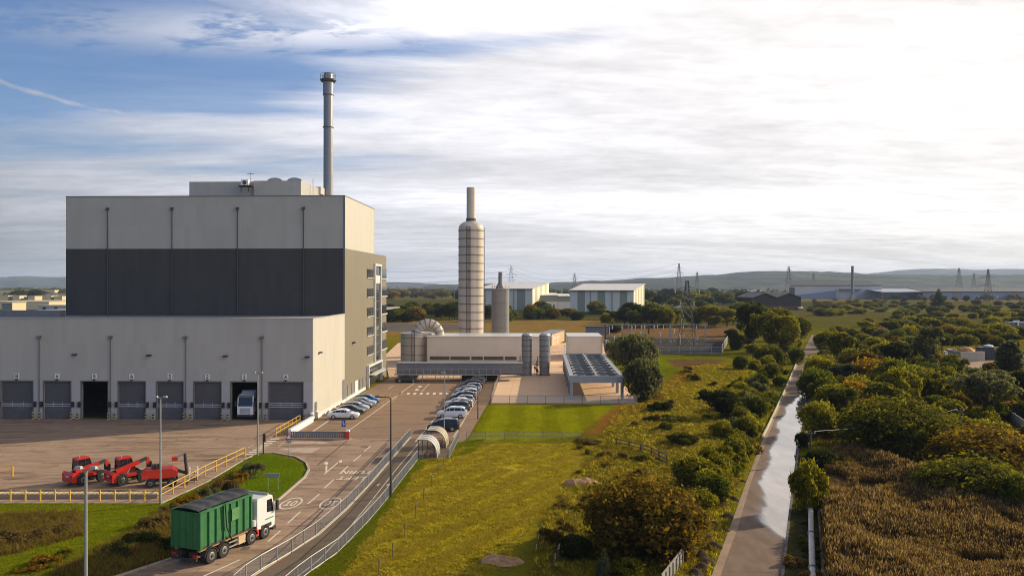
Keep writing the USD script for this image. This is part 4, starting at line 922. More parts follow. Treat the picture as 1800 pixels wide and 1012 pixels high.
# sand coloured works at the left edge: (u0, u1, top row, base row, shaded left side in px, its shade painted grey)
for k, (u0, u1, vt, vb, sd, lab) in enumerate([
        (-30, 14, 520, 531, 0, 'sand coloured block at the very left edge of the picture'), (22, 34, 520, 530, 7, 'small sand coloured block, second from the left edge'),
        (49, 61, 521, 531, 8, 'small sand coloured block standing alone, shaded on its left'), (67, 90, 520, 529, 6, 'wider sand coloured block right of the lone small one'),
        (95, 109, 521, 530, 7, 'sand coloured block nearest to the dark band of the tall hall'), (77, 135, 517, 523, 0, 'long thin sand coloured roofline behind the small blocks'),
        (-40, 86, 531, 548, 0, 'big flat sand coloured shed below the small blocks'), (3, 21, 533, 556, 0, 'grey cube building before the big sand coloured shed'),
        (67, 135, 538, 560, 0, 'grey walled shed with a bright roof edge close to the tall hall'), (-20, 96, 510, 515, 0, 'distant long white roof at the left')]):
    Yt = {520: 900, 521: 880, 517: 1000, 531: 640, 533: 480, 538: 420, 510: 1500}[vt] if vt in (520, 521, 517, 531, 533, 538, 510) else 900
    x0, x1 = GX(u0, Yt), GX(u1, Yt); z1 = max(GZ(vt, Yt), 3.0); dp = {531: 60}.get(vt, 14)
    b = thing('works_building', lab, 'building', (x0, Yt, 0))
    grey = vt in (533, 538); w = x1 - x0
    part(b, 'front_wall', MB().box(0, w, 0, .4, -1, z1), M_GREYST if vt == 533 else M_BROOF if vt == 538 else M_SAND)
    part(b, 'left_wall', MB().box(-.01, .39, .402, dp, -1, z1), M_GREYST)  # grey colour stands for shade on the left face
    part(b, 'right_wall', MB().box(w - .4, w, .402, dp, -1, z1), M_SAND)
    part(b, 'roof', MB().box(-.2, w + .2, -.2, dp + .2, z1 + .003, z1 + .5), M_SANDR)
    if vt == 538:
        for q in range(3): part(b, 'vent_opening', MB().box(w * (.12 + .3 * q), w * (.2 + .3 * q), -.1, -.003, z1 - 1.6, z1 - .5), M_BLACK)
    if sd: part(b, 'side_annex', MB().box(-sd / F * Yt, -.012, 1.0, dp, -1, z1 - .4), M_GREYST)  # block added as the shaded left face, shade put into its grey

# ------------------------------------------------------------------ painted marks on the road and the car park
M_PAINT = mat('road_paint', (.70, .60, .46), .8, var=.18, scale=2.0)
M_PAINTW = mat('worn_road_paint', (.50, .37, .27), .85, var=.2, scale=3.0)
M_PAINTY = mat('yellow_road_paint', (.50, .34, .12), .85, var=.25, scale=3.0)
M_PATCH = mat('dark_road_patch', (.16, .105, .085), .85, var=.15)
M_TAR = mat('tar_seam', (.10, .07, .05), .8, var=.2)
marks = UsdGeom.Xform.Define(stage, numbered('/World', 'road_markings')); tag(marks, kind='structure')
ZM = .009
def strip(name, pts, w, m=None, z=ZM):
    p = LineString([tuple(G(u, v)[:2]) for u, v in pts]).buffer(w / 2, cap_style=2, join_style=2)
    part(marks, name, MB().sheet(p, z), m or M_PAINT)
def patch(name, pts, m, z=ZM): part(marks, name, MB().sheet(Polygon(gpoly(pts)).buffer(0), z), m)
for a, b in (((340, 1020), (422, 983)), ((471, 951), (493, 932)), ((505, 919.6), (528, 898.6)), ((541, 885), (561.5, 867.7)), ((569.6, 857.7), (587, 842)), ((597, 832), (612, 818.5)), ((620.5, 811), (634.7, 799)), ((640, 793), (651.6, 783.5))): strip('centre_dash', (a, b), .16)
strip('tar_seam', ((470, 990), (545, 920), (593, 870), (681, 780)), .17, M_TAR, .006)
strip('tar_seam', ((558, 817), (610, 774)), .17, M_TAR, .006)
def on_road(center, ang, mb):                     # flat shapes drawn in a local frame, y along the road
    mb.move(loc=(center[0], center[1], ZM), rz=ang); return mb
def flat_text(t, h):
    m = meshkit.text_mesh(t, h, .001, bold=True); m.apply_translation(-m.bounds.mean(0)); return MB().add(m.vertices * [1, 1, 4], m.faces)
for u, v, up in ((511.5, 884, 0), (581, 884, math.pi)):
    a, b = 1.95, .92; th = np.linspace(0, 2 * math.pi, 49)
    ring = Polygon([(b * math.cos(t), a * math.sin(t)) for t in th], [[((b - .17) * math.cos(t), (a - .26) * math.sin(t)) for t in th]])
    part(marks, 'roundel_ring', on_road(G(u, v), -.05, MB().sheet(ring, 0)), M_PAINT)
    tx = flat_text('10', .62); tx.v = [q * [1, 2.6, 1] for q in tx.v]
    part(marks, 'roundel_number', on_road(G(u, v), -.05 + up, tx), M_PAINT)
for t, u, v in (('TURN', 627, 829.5), ('LEFT', 617, 840)):
    tx = flat_text(t, .62); tx.v = [q * [1.45, 2.2, 1] for q in tx.v]
    part(marks, 'road_lettering', on_road(G(u, v), math.pi - .05, tx), M_PAINT)
strip('arrow_stem', ((570, 833), (584, 821), (596, 811)), .16); strip('arrow_stem', ((573.5, 829.7), (573.8, 818)), .20, z=ZM + .003)
patch('arrow_head', [(592.5, 811.5), (600.5, 807.2), (601.5, 812.5), (597, 813)], M_PAINT)
patch('arrow_head', [(569, 814.5), (572, 811), (577, 811.5), (576.5, 815), (573.5, 817.2)], M_PAINT)
for x0, x1, y0, y1, k in ((513, 532, 776, 780, 4), (533, 552, 776, 780, 4), (555, 573, 776, 780, 4), (493, 514, 787, 792, 6), (514, 536, 786, 794, 7), (535, 556, 786, 796, 8)):
    patch('worn_marking', [(x0 + k, y0), (x1 + k, y0), (x1 - k, y1), (x0 - k, y1)], M_PAINTW)
for k in range(8):
    u, v = 484 - 6.2 * k, 770.5 + 3.85 * k; patch('zebra_stripe', [(u - 8, v), (u + 8, v - .2), (u + 6, v + 1.6), (u - 10, v + 1.8)], M_PAINT)
for k in range(3): patch('give_way_dash', [(436 + 4 * k, 785.6 - 2 * k), (439 + 4 * k, 784 - 2 * k), (439.6 + 4 * k, 784.6 - 2 * k), (436.6 + 4 * k, 786.3 - 2 * k)], M_PAINT)
for k in range(3): patch('worn_marking', [(489 + 3.5 * k, 785 - 3 * k), (491 + 3.5 * k, 783 - 3 * k), (492 + 3.5 * k, 783.6 - 3 * k), (490 + 3.5 * k, 785.6 - 3 * k)], M_PAINT)
patch('dark_patch', [(651.6, 816), (661, 804), (684, 804), (678, 816)], M_PATCH, .005); patch('dark_patch', [(669, 798), (677, 787.5), (690, 787.5), (686, 798)], M_PATCH, .005)
patch('manhole_cover', [(634, 786), (637, 783.5), (648, 783.5), (646, 786)], M_PATCH); patch('manhole_cover', [(422, 966), (428, 960), (441, 960), (436, 966)], M_PATCH)
patch('manhole_cover', [(486, 987), (490, 981.5), (501, 981), (498, 987)], mat('rusty_cover', (.22, .09, .05), .9))
# car park lines
strip('bay_front_line', ((612, 757), (668, 717)), .14); strip('lane_edge_line', ((668, 717), (742, 663)), .16)
strip('bay_edge_line', ((546.7, 760), (579, 738)), .22); strip('bay_edge_line', ((535, 768.5), (544, 762)), .22)
for u0, v0, u1 in ((571, 748.5, 622), (563, 753, 616), (592, 741, 632), (604, 729.5, 648), (614, 723.5, 655), (622, 718, 660)): strip('bay_divider', ((u0, v0), (u1, v0)), .10, M_PAINTW)
strip('bay_front_line', ((730, 776), (772, 726)), .14); strip('bay_rear_line', ((797, 768), (838, 702)), .16)
for v in (768, 757, 746, 736): strip('bay_divider', ((737 + (768 - v) * .87, v), (797 + (768 - v) * .60, v)), .10, M_PAINTW)
for k in range(8): u = 716 + 11.4 * k; patch('crossing_block', [(u, 689.8), (u + 5, 689.8), (u + 3.6, 693), (u - 1.4, 693)], M_PAINT)
patch('red_patch', [(703, 690), (710, 690), (707, 693), (700, 693)], mat('red_surface', (.45, .20, .12), .9))
for q in (((652, 692.5), (702, 692.5)), ((702, 692.5), (685, 711)), ((652, 692.5), (640, 703)), ((664, 711), (685, 711)), ((668, 692.5), (690, 706)), ((655, 700), (676, 711)), ((700, 694), (668, 709)), ((688, 693), (660, 705))): strip('yellow_hatch', q, .13, M_PAINTY)
for q in ([(736, 678), (742, 678), (740, 680.5), (734, 680.5)], [(731, 683), (737, 683), (735, 686), (729, 686)]): patch('worn_marking', q, M_PAINT)
strip('lane_dash', ((741, 688.5), (755, 674)), .12); strip('lane_dash', ((683, 683), (691, 678)), .12)
# footpath lines
strip('path_line', ((500, 1030), (560, 984), (610, 932), (660.5, 870), (700, 820), (738, 776)), .09, z=ZM)
strip('path_line', ((620, 925), (662, 873)), .08, M_PAINTW, z=ZM + .003)
patch('path_symbol', [(662, 852), (667, 849.5), (668, 851), (663, 853.5)], M_PAINT); patch('path_symbol', [(679, 852), (685, 849), (686, 851), (680, 853.5)], M_PAINT)
patch('lane_patch', [(1325, 997), (1328, 985), (1352, 986), (1359, 990), (1358, 997)], mat('orange_patch', (.40, .22, .09), .9, var=.2), .006)
patch('lane_patch', [(1279, 976), (1283, 974), (1308, 977), (1306, 985), (1280, 980)], mat('pale_patch', (.30, .22, .17), .9), .006)
strip('lane_seam', ((1345, 860), (1337, 895), (1326, 935), (1318, 1000)), .12, mat('pale_seam', (.30, .25, .20), .9), .0065)

# ------------------------------------------------------------------ railings, fences, blocks
def railing(name, label, pts, mat_, h=1.1, bay=2.0, rails=(1.0, .12), r=.03, infill=False, wide=None, cat='railing', sheet=None, group=None, post_h=None):
    L = LineString([tuple(p[:2]) for p in pts]); n = max(1, int(round(L.length / bay))); o = np.array([*L.coords[0], 0.0])
    z0 = min(0, 0); t = thing(name, label, cat, o, 0, group)
    P = [np.array([*L.interpolate(k / n, normalized=True).coords[0], 0.0]) - o for k in range(n + 1)]
    for k, p in enumerate(P):
        zb = max(gz(p[0] + o[0], p[1] + o[1]) - .1, -.1)
        part(t, 'post', MB().box(p[0] - r * 1.3, p[0] + r * 1.3, p[1] - r * 1.3, p[1] + r * 1.3, zb, post_h or h), mat_)
    for f in rails:
        for k in range(n): part(t, 'rail', MB().cyl(P[k] + [0, 0, h * f], P[k + 1] + [0, 0, h * f], r, n=6), mat_)
    for k in range(n):
        a, b = P[k], P[k + 1]
        if infill:
            m = MB(); c = max(2, int(np.linalg.norm(b - a) / .13))
            for j in range(1, c): q = a + (b - a) * j / c; m.box(q[0] - .009, q[0] + .009, q[1] - .009, q[1] + .009, h * .12, h)
            part(t, 'bar_panel', m, mat_, kind='stuff')
        if sheet:
            d = (b - a) / np.linalg.norm(b - a); a2, b2 = a + d * .05, b - d * .05
            part(t, 'mesh_panel', MB().quad(a2 + [0, 0, .08], b2 + [0, 0, .08], b2 + [0, 0, h * .98], a2 + [0, 0, h * .98]), sheet)
    return t
M_RAIL = mat('galvanised_railing', (.33, .32, .295), .5, .3, var=.1)
M_MESH = clear_sheet('grey_mesh_panel', (.34, .31, .28), .45)
M_MESH2 = clear_sheet('fine_mesh_panel', (.22, .21, .19), .16)
railing('footpath_railing', 'long galvanised railing on the road side of the footpath', [G(*p) for p in ((410, 1040), (440, 1013), (508, 974), (558, 940), (608, 895), (648, 853), (688, 806), (721, 768))], M_RAIL, 1.1, 2.0, (1.0, .10), .032, True)
railing('footpath_railing', 'long galvanised railing on the meadow side of the footpath', [G(*p) for p in ((500, 1043), (533, 1014), (592, 973.5), (641, 924), (669, 892), (691, 864), (734, 808))], M_RAIL, 1.1, 2.0, (1.0, .10), .032, True)
railing('footpath_railing', 'short galvanised railing beside the cycle shelters', [G(*p) for p in ((789, 806), (806, 772))], M_RAIL, 1.1, 2.0, (1.0, .10), .032, True)
railing('yellow_railing', 'long yellow handrail slanting up from the concrete blocks to the crossing', [G(*p) for p in ((283, 879), (360, 837), (430, 803))], M_YELLOW, 1.1, 2.2, (1.0, .5), .045)
railing('yellow_railing', 'yellow handrail in front of the row of concrete blocks', [G(*p) for p in ((-60, 880), (280, 880))], M_YELLOW, 1.1, 1.42, (1.0,), .04)
railing('yellow_railing', 'short yellow handrail cut by the left edge of the picture', [G(*p) for p in ((-40, 842), (22, 837))], M_YELLOW, 1.1, 1.3, (1.0, .5), .045)
railing('yellow_railing', 'short yellow handrail by the ramp below door A', [G(*p) for p in ((485, 768), (527, 743))], M_YELLOW, 1.1, 1.7, (1.0, .5), .045)
railing('pad_fence', 'low see through mesh fence along the front of the pale pad', [G(u, 709) for u in (863, 1120)], M_PIPE, 1.35, 2.95, (1.0, .05), .03, sheet=M_MESH)
railing('pad_fence', 'low see through mesh fence along the left side of the pale pad', [G(864, 708), G(880, 658)], M_PIPE, 1.35, 3.0, (1.0, .05), .03, sheet=M_MESH)
railing('car_park_fence', 'thin wire fence behind the parked cars under the gallery', [G(680, 665), G(868, 665)], M_STEEL, 1.9, 3.0, (1.0,), .03, sheet=M_MESH2)
railing('lawn_fence', 'thin low wire fence between the lawn and the mown meadow', [G(820, 774), G(930, 773.5), G(1022, 775)], M_PIPE, 1.1, 2.6, (1.0, .5), .022, sheet=clear_sheet('thin_wire_panel', (.30, .29, .22), .12))
M_WOOD = mat('weathered_wood', (.12, .085, .05), .9, var=.25)
railing('post_and_rail_fence', 'brown wooden post and rail fence sloping down to the thicket', [G(1083, 788), G(1112, 794), G(1143, 803), G(1172, 818)], M_WOOD, 1.25, 1.9, (.95, .62, .3), .06)
# white wall beside the ramp, concrete blocks
def wallbit(name, label, a, b, h, w, m, cat='wall'):
    a, b = np.array(a), np.array(b); d = b - a; L = np.linalg.norm(d[:2]); t = thing(name, label, cat, (a[0], a[1], 0), math.atan2(d[1], d[0]))
    part(t, 'wall', MB().box(0, L, -w / 2, w / 2, -.1, h), m); part(t, 'coping', MB().box(-.03, L + .03, -w / 2 - .04, w / 2 + .04, h + .002, h + .08), m); return t
wallbit('ramp_wall', 'low white wall between the ramp and the parking bays', G(509, 765), G(549, 741), .75, .35, M_WHITE)
M_BLOCK = mat('block_concrete', (.30, .235, .17), .9, var=.2)
M_TAPEY = mat('yellow_block_paint', (.55, .34, .06), .7, var=.3, scale=3.0); M_TAPEW = mat('white_block_paint', (.60, .54, .44), .7, var=.2, scale=3.0)
blk = proto('concrete_block')
bw = 1.86
part(blk, 'body', MB().side_prism([(-bw / 2, 0), (bw / 2, 0), (bw / 2, .36), (-bw / 2, .36)], -.35, .35), M_BLOCK)
for k in range(8): part(blk, 'top_stripe', MB().hexa([(-bw / 2 + bw * k / 8, -.30, .362), (-bw / 2 + bw * (k + 1) / 8 - .02, -.30, .362), (-bw / 2 + bw * (k + 1) / 8 - .02, .30, .362), (-bw / 2 + bw * k / 8, .30, .362)], [(-bw / 2 + bw * k / 8 + .04, -.22, .46), (-bw / 2 + bw * (k + 1) / 8 - .06, -.22, .46), (-bw / 2 + bw * (k + 1) / 8 - .06, .22, .46), (-bw / 2 + bw * k / 8 + .04, .22, .46)]), M_TAPEY if k % 2 else M_TAPEW)
for k in range(13):
    p = G(262 - 26.2 * k, 873.5); copy(blk, 'concrete_block', 'striped top concrete barrier block, %s from the lamp post' % 'first second third fourth fifth sixth seventh eighth ninth tenth eleventh twelfth thirteenth'.split()[k], 'concrete block', p, random.Random(k).uniform(-.02, .02), None, 'row of concrete barrier blocks')

# ------------------------------------------------------------------ lamp posts, signs, barrier
M_POLE = mat('lamp_pole_grey', (.30, .30, .29), .5, .3); M_POLED = mat('lamp_pole_dark', (.055, .05, .045), .5)
def lamp(label, u, v, vt, kind, m, r=.09, yaw=0.0):
    p = G(u, v); Y = p[1]; h = GZ(vt, Y); t = thing('lamp_post', label, 'lamp post', (p[0], Y, max(gz(p[0], Y) - .05, 0)), yaw)
    part(t, 'pole', MB().cyl((0, 0, -.1), (0, 0, h * .25), r * 1.25, r * 1.15, n=10).cyl((0, 0, h * .25), (0, 0, h - .1), r, r * .7, n=10), m)
    part(t, 'base_door', MB().box(-.06, .06, -r * 1.4, -r * 1.1, .5, 1.0), m)
    if kind == 'arm':
        part(t, 'arm', MB().tube([(0, 0, h - .25), (-.08, 0, h - .08), (-.25, 0, h), (-1.15, 0, h + .04)], .05, 8), m)
        heads = [(-1.5, -1.05)]
    elif kind == 'twin': part(t, 'arm', MB().cyl((-.3, 0, h - .05), (.3, 0, h - .05), .05, n=8), m); heads = [(-.62, -.22), (.22, .62)]
    else: heads = [(-.45, .12)]
    for a, b in heads:
        s = 1 if a + b > 0 else -1
        part(t, 'lantern', MB().hexa([(a, -.16, h - .02), (b, -.16, h - .02), (b, .16, h - .02), (a, .16, h - .02)], [(a + .06, -.10, h + .14), (b - .06, -.10, h + .14), (b - .06, .10, h + .14), (a + .06, .10, h + .14)]), m)
lamp('tall dark lamp post with one arm beside the footpath railing', 687, 873, 698, 'arm', M_POLED)
lamp('grey twin headed lamp post at the corner of the concrete blocks', 282, 886, 698, 'twin', M_POLE)
lamp('nearest grey lamp post, its foot below the picture, left of the green truck', 151, 1120, 823, 'twin', M_POLE, .11)
lamp('twin headed lamp post by the zebra crossing, in front of door 1', 453, 800, 655, 'twin', M_POLE)
lamp('slim lamp post rising from behind the black car near the cycle shelters', 781, 764, 655, 'single', M_POLE, .07)
lamp('short dark lamp post on the lawn edge right of the row of cars', 840, 736, 656, 'single', M_POLED, .08)
lamp('tall thin pale mast left of the cream tower, far off', 799, 556, 504, 'twin', M_POLE, .12)
def post(mb, h, r=.04): return mb.cyl((0, 0, -.05), (0, 0, h), r, n=8)
p = G(463, 798); t = thing('traffic_signal', 'black traffic signal on a post by the zebra crossing', 'traffic light', p)
part(t, 'post', MB().cyl((0, 0, -.05), (0, 0, 2.35), .085, n=8), M_BLACK)
hd = part(t, 'signal_head', MB().box(-.05, .25, -.14, .14, 1.5, 2.4), M_BLACK)
for k in range(3): part(hd, 'lens', MB().cyl((.10, -.16, 1.68 + .27 * k), (.10, -.141, 1.68 + .27 * k), .09, n=10), mat('dark_lens', (.05, .03, .025), .2))
p = G(508, 801); t = thing('warning_sign', 'red bordered triangular warning sign on a thin post at the grass island', 'road sign', p)
part(t, 'post', post(MB(), 2.7, .035), M_STEEL)
tri = [(-.42, 1.95), (.42, 1.95), (0, 2.72)]; tri2 = [(-.27, 2.04), (.27, 2.04), (0, 2.54)]
part(t, 'red_triangle', MB().side_prism(tri, -.075, -.045), M_RED); part(t, 'white_face', MB().side_prism(tri2, -.085, -.077), M_WHITE)
part(t, 'lower_plate', MB().box(-.30, .30, -.07, -.045, 1.55, 1.88), M_STEEL)
p = G(604, 752); t = thing('parking_sign', 'blue sign with a white figure before the parked white saloon', 'road sign', p)
MBL = mat('sign_blue', (.03, .08, .28), .5)
part(t, 'post', post(MB(), .55, .03), M_STEEL); part(t, 'upper_panel', MB().box(-.27, .27, -.06, -.04, .55, 1.15), MBL)
for x in (-.16, .16): part(t, 'lower_panel', MB().box(x - .13, x + .13, -.058, -.04, .18, .54), MBL)
part(t, 'white_figure', MB().box(-.10, -.02, -.068, -.061, .65, 1.02).box(-.02, .12, -.068, -.061, .66, .46), M_WHITE)
p = G(611, 771); bar = thing('barrier_gate', 'red and white barrier cabinet with its arm lowered across the car park entry', 'barrier', p, SRZ)
part(bar, 'cabinet', MB().box(-.26, .26, -.22, .22, .06, .98), M_RED); part(bar, 'cabinet_cap', MB().hexa([(-.28, -.24, .983), (.28, -.24, .983), (.28, .24, .983), (-.28, .24, .983)], [(-.2, -.15, 1.2), (.2, -.15, 1.2), (.2, .15, 1.2), (-.2, .15, 1.2)]), M_WHITE)
part(bar, 'plinth', MB().box(-.4, .4, -.36, .36, 0, .058), M_CONCR)
La = 7.2
for k in range(10): part(bar, 'arm_section', MB().box(-.3 - La * (k + 1) / 10, -.3 - La * k / 10 - .005, -.05, .05, .84, .95), M_GREYST if k else M_RED)
for k in range(24): part(bar, 'skirt_bar', MB().box(-.45 - (La - .3) * k / 23 - .135, -.45 - (La - .3) * k / 23 + .135, -.012, .012, .16, .838), M_GREYST)
part(bar, 'skirt_rail', MB().box(-.35 - La, -.35, -.016, .016, .10, .158), M_TRIM)
p = G(508.5, 770); t = thing('arm_rest', 'small post that the lowered barrier arm rests on', 'post', p); part(t, 'post', post(MB(), .8, .06), M_GREYST); part(t, 'fork', MB().box(-.12, .12, -.06, .06, .8, .835), M_STEEL)
p = G(480, 861); t = thing('notice_board', 'grey notice board on two legs standing on the grass island', 'sign', p, .1)
part(t, 'board', MB().box(-.62, .62, -.03, .03, 1.22, 1.6), mat('board_blue_grey', (.16, .20, .22), .5)); part(t, 'board_frame', MB().box(-.66, .66, -.035, .035, 1.602, 1.64), M_STEEL)
for x in (-.5, .45): part(t, 'leg', MB().cyl((x, .06, -.1), (x, .06, 1.5), .035, n=6), M_STEEL)
for k, (u, v) in enumerate(((548, 739), (556, 735))):
    t = thing('waste_bin', ('pale bin at the corner of the hall by the ramp wall', 'second pale bin beside the sunlit hall wall')[k], 'bin', G(u, v), SRZ)
    part(t, 'body', MB().lathe([(.01, 0), (.26, 0), (.30, .9), (.30, .95)], 14), M_CONCR, smooth=30); part(t, 'lid', MB().lathe([(.33, .952), (.33, 1.05), (.2, 1.2), (.01, 1.25)], 14), M_WHITE, smooth=30)
# cycle shelters
M_POLY = clear_sheet('milky_polycarbonate', (.70, .66, .58), .80)
M_POLYY = clear_sheet('yellowed_polycarbonate', (.66, .56, .34), .80)
def shelter(label, u0, u1, v, depth, sheet):
    a, b = G(u0, v), G(u1, v); W = b[0] - a[0]; t = thing('cycle_shelter', label, 'shelter', (a[0], a[1], .0), SRZ); h = 2.15
    arc = [(0.0, h)] + [(W * .35 + W * .65 * math.sin(q), .25 + (h - .25) * math.cos(q) ** .9 if q < 1.57 else .25) for q in np.linspace(0, math.pi / 2, 9)] + [(W, 0)]
    nb = 3
    for k in range(nb):
        y0, y1 = depth * k / nb + .02, depth * (k + 1) / nb - .02
        for (x0, z0), (x1, z1) in zip(arc[:-1], arc[1:]):
            part(t, 'roof_sheet', MB().quad((x0, y0, z0), (x1, y0, z1), (x1, y1, z1), (x0, y1, z0)), sheet)
    for k in range(nb + 1): part(t, 'hoop', MB().tube([(x, depth * k / nb, z + .02) for x, z in arc], .035, 6), M_STEEL)
    for y in (0, depth): part(t, 'post', MB().cyl((.05, y, 0), (.05, y, h), .04, n=8), M_BLACK)
    part(t, 'front_beam', MB().cyl((0, 0, h), (0, depth, h), .04, n=8), M_STEEL)
    for k in range(3): part(t, 'cycle_stand', MB().tube([(W * .3 + .1, .4 + (depth - .8) * k / 2, 0)] + [(W * .3 + .1 + .8 * f, .4 + (depth - .8) * k / 2, .75 - .08 * abs(2 * f - 1)) for f in (0, .15, .85, 1)] + [(W * .3 + .9, .4 + (depth - .8) * k / 2, 0)], .03, 6), M_BLACK)
    return a
a1 = shelter('nearer milky cycle shelter at the end of the meadow railing', 735, 768, 805, 3.0, M_POLY)
a2 = shelter('farther yellowed cycle shelter, before the black car', 751, 784, 787, 3.0, M_POLYY)
def bicycle(label, loc, rz):
    t = thing('bicycle', label, 'bicycle', loc, rz)
    for x in (-.52, .52):
        th = np.linspace(0, 2 * math.pi, 21); w = part(t, 'wheel', MB().tube([(x + .33 * math.cos(q), 0, .34 + .33 * math.sin(q)) for q in th], .022, 5), M_BLACK)
        sp = MB()
        for q in range(6): sp.cyl((x, 0, .34), (x + .32 * math.cos(q * math.pi / 3), 0, .34 + .32 * math.sin(q * math.pi / 3)), .004, n=3, cap=False)
        part(w, 'spokes', sp, M_STEEL)
    fr = MB()
    for a, b in (((-.52, .34), (-.1, .32)), ((-.1, .32), (-.2, .82)), ((-.2, .8), (.36, .80)), ((-.1, .32), (.36, .72)), ((.34, .92), (.52, .34)), ((-.52, .34), (-.18, .76))): fr.cyl((a[0], 0, a[1]), (b[0], 0, b[1]), .02, n=6)
    part(t, 'frame', fr, M_RED); part(t, 'handlebar', MB().cyl((.34, -.28, .95), (.34, .28, .95), .016, n=5), M_BLACK); part(t, 'saddle', MB().box(-.33, -.08, -.06, .06, .83, .88), M_BLACK)
bicycle('dark bicycle parked in the nearer cycle shelter', a1 + np.array([1.5, .55, .0]), .1)
bicycle('red bicycle parked in the farther cycle shelter', a2 + np.array([1.4, .5, .0]), .15)

# ------------------------------------------------------------------ cars
M_TYRE = mat('tyre_rubber', (.022, .021, .02), .9); M_RIM = mat('wheel_rim', (.40, .40, .40), .35, .6); M_CARGL = glass('car_glass', (.02, .024, .028), .04)
M_LAMPW = mat('headlight_glass', (.75, .75, .75), .1, .3, spec=.9); M_LAMPR = mat('tail_light', (.35, .02, .015), .2); M_CARBLK = mat('car_black_trim', (.02, .02, .021), .5)
CARS = {}
KINDS = {  # stations: x, belt or bonnet height, roof height
    'saloon': dict(L=4.6, W=1.78, st=[(-2.3, .70, .70), (-2.22, .92, .92), (-1.75, .98, 1.00), (-1.05, .97, 1.36), (-.35, .96, 1.45), (.25, .95, 1.44), (.62, .94, 1.30), (1.22, .93, .95), (1.9, .82, .82), (2.2, .70, .70), (2.3, .52, .52)]),
    'hatchback': dict(L=4.1, W=1.75, st=[(-2.05, .72, .72), (-2.0, .95, 1.02), (-1.72, .98, 1.34), (-1.3, .98, 1.48), (-.4, .97, 1.52), (.2, .96, 1.49), (.6, .95, 1.33), (1.15, .94, .97), (1.7, .84, .84), (1.98, .70, .70), (2.05, .52, .52)]),
    'suv': dict(L=4.5, W=1.86, st=[(-2.25, .80, .80), (-2.2, 1.05, 1.15), (-1.9, 1.08, 1.50), (-1.45, 1.08, 1.66), (-.4, 1.06, 1.70), (.3, 1.05, 1.66), (.72, 1.04, 1.46), (1.25, 1.03, 1.07), (1.9, .95, .95), (2.2, .78, .78), (2.25, .58, .58)]),
    'people_carrier': dict(L=4.4, W=1.82, st=[(-2.2, .80, .80), (-2.17, 1.05, 1.20), (-2.0, 1.06, 1.55), (-1.6, 1.06, 1.68), (-.2, 1.02, 1.70), (.5, 1.0, 1.56), (1.0, .99, 1.28), (1.5, .97, 1.02), (1.95, .86, .86), (2.15, .72, .72), (2.2, .55, .55)])}
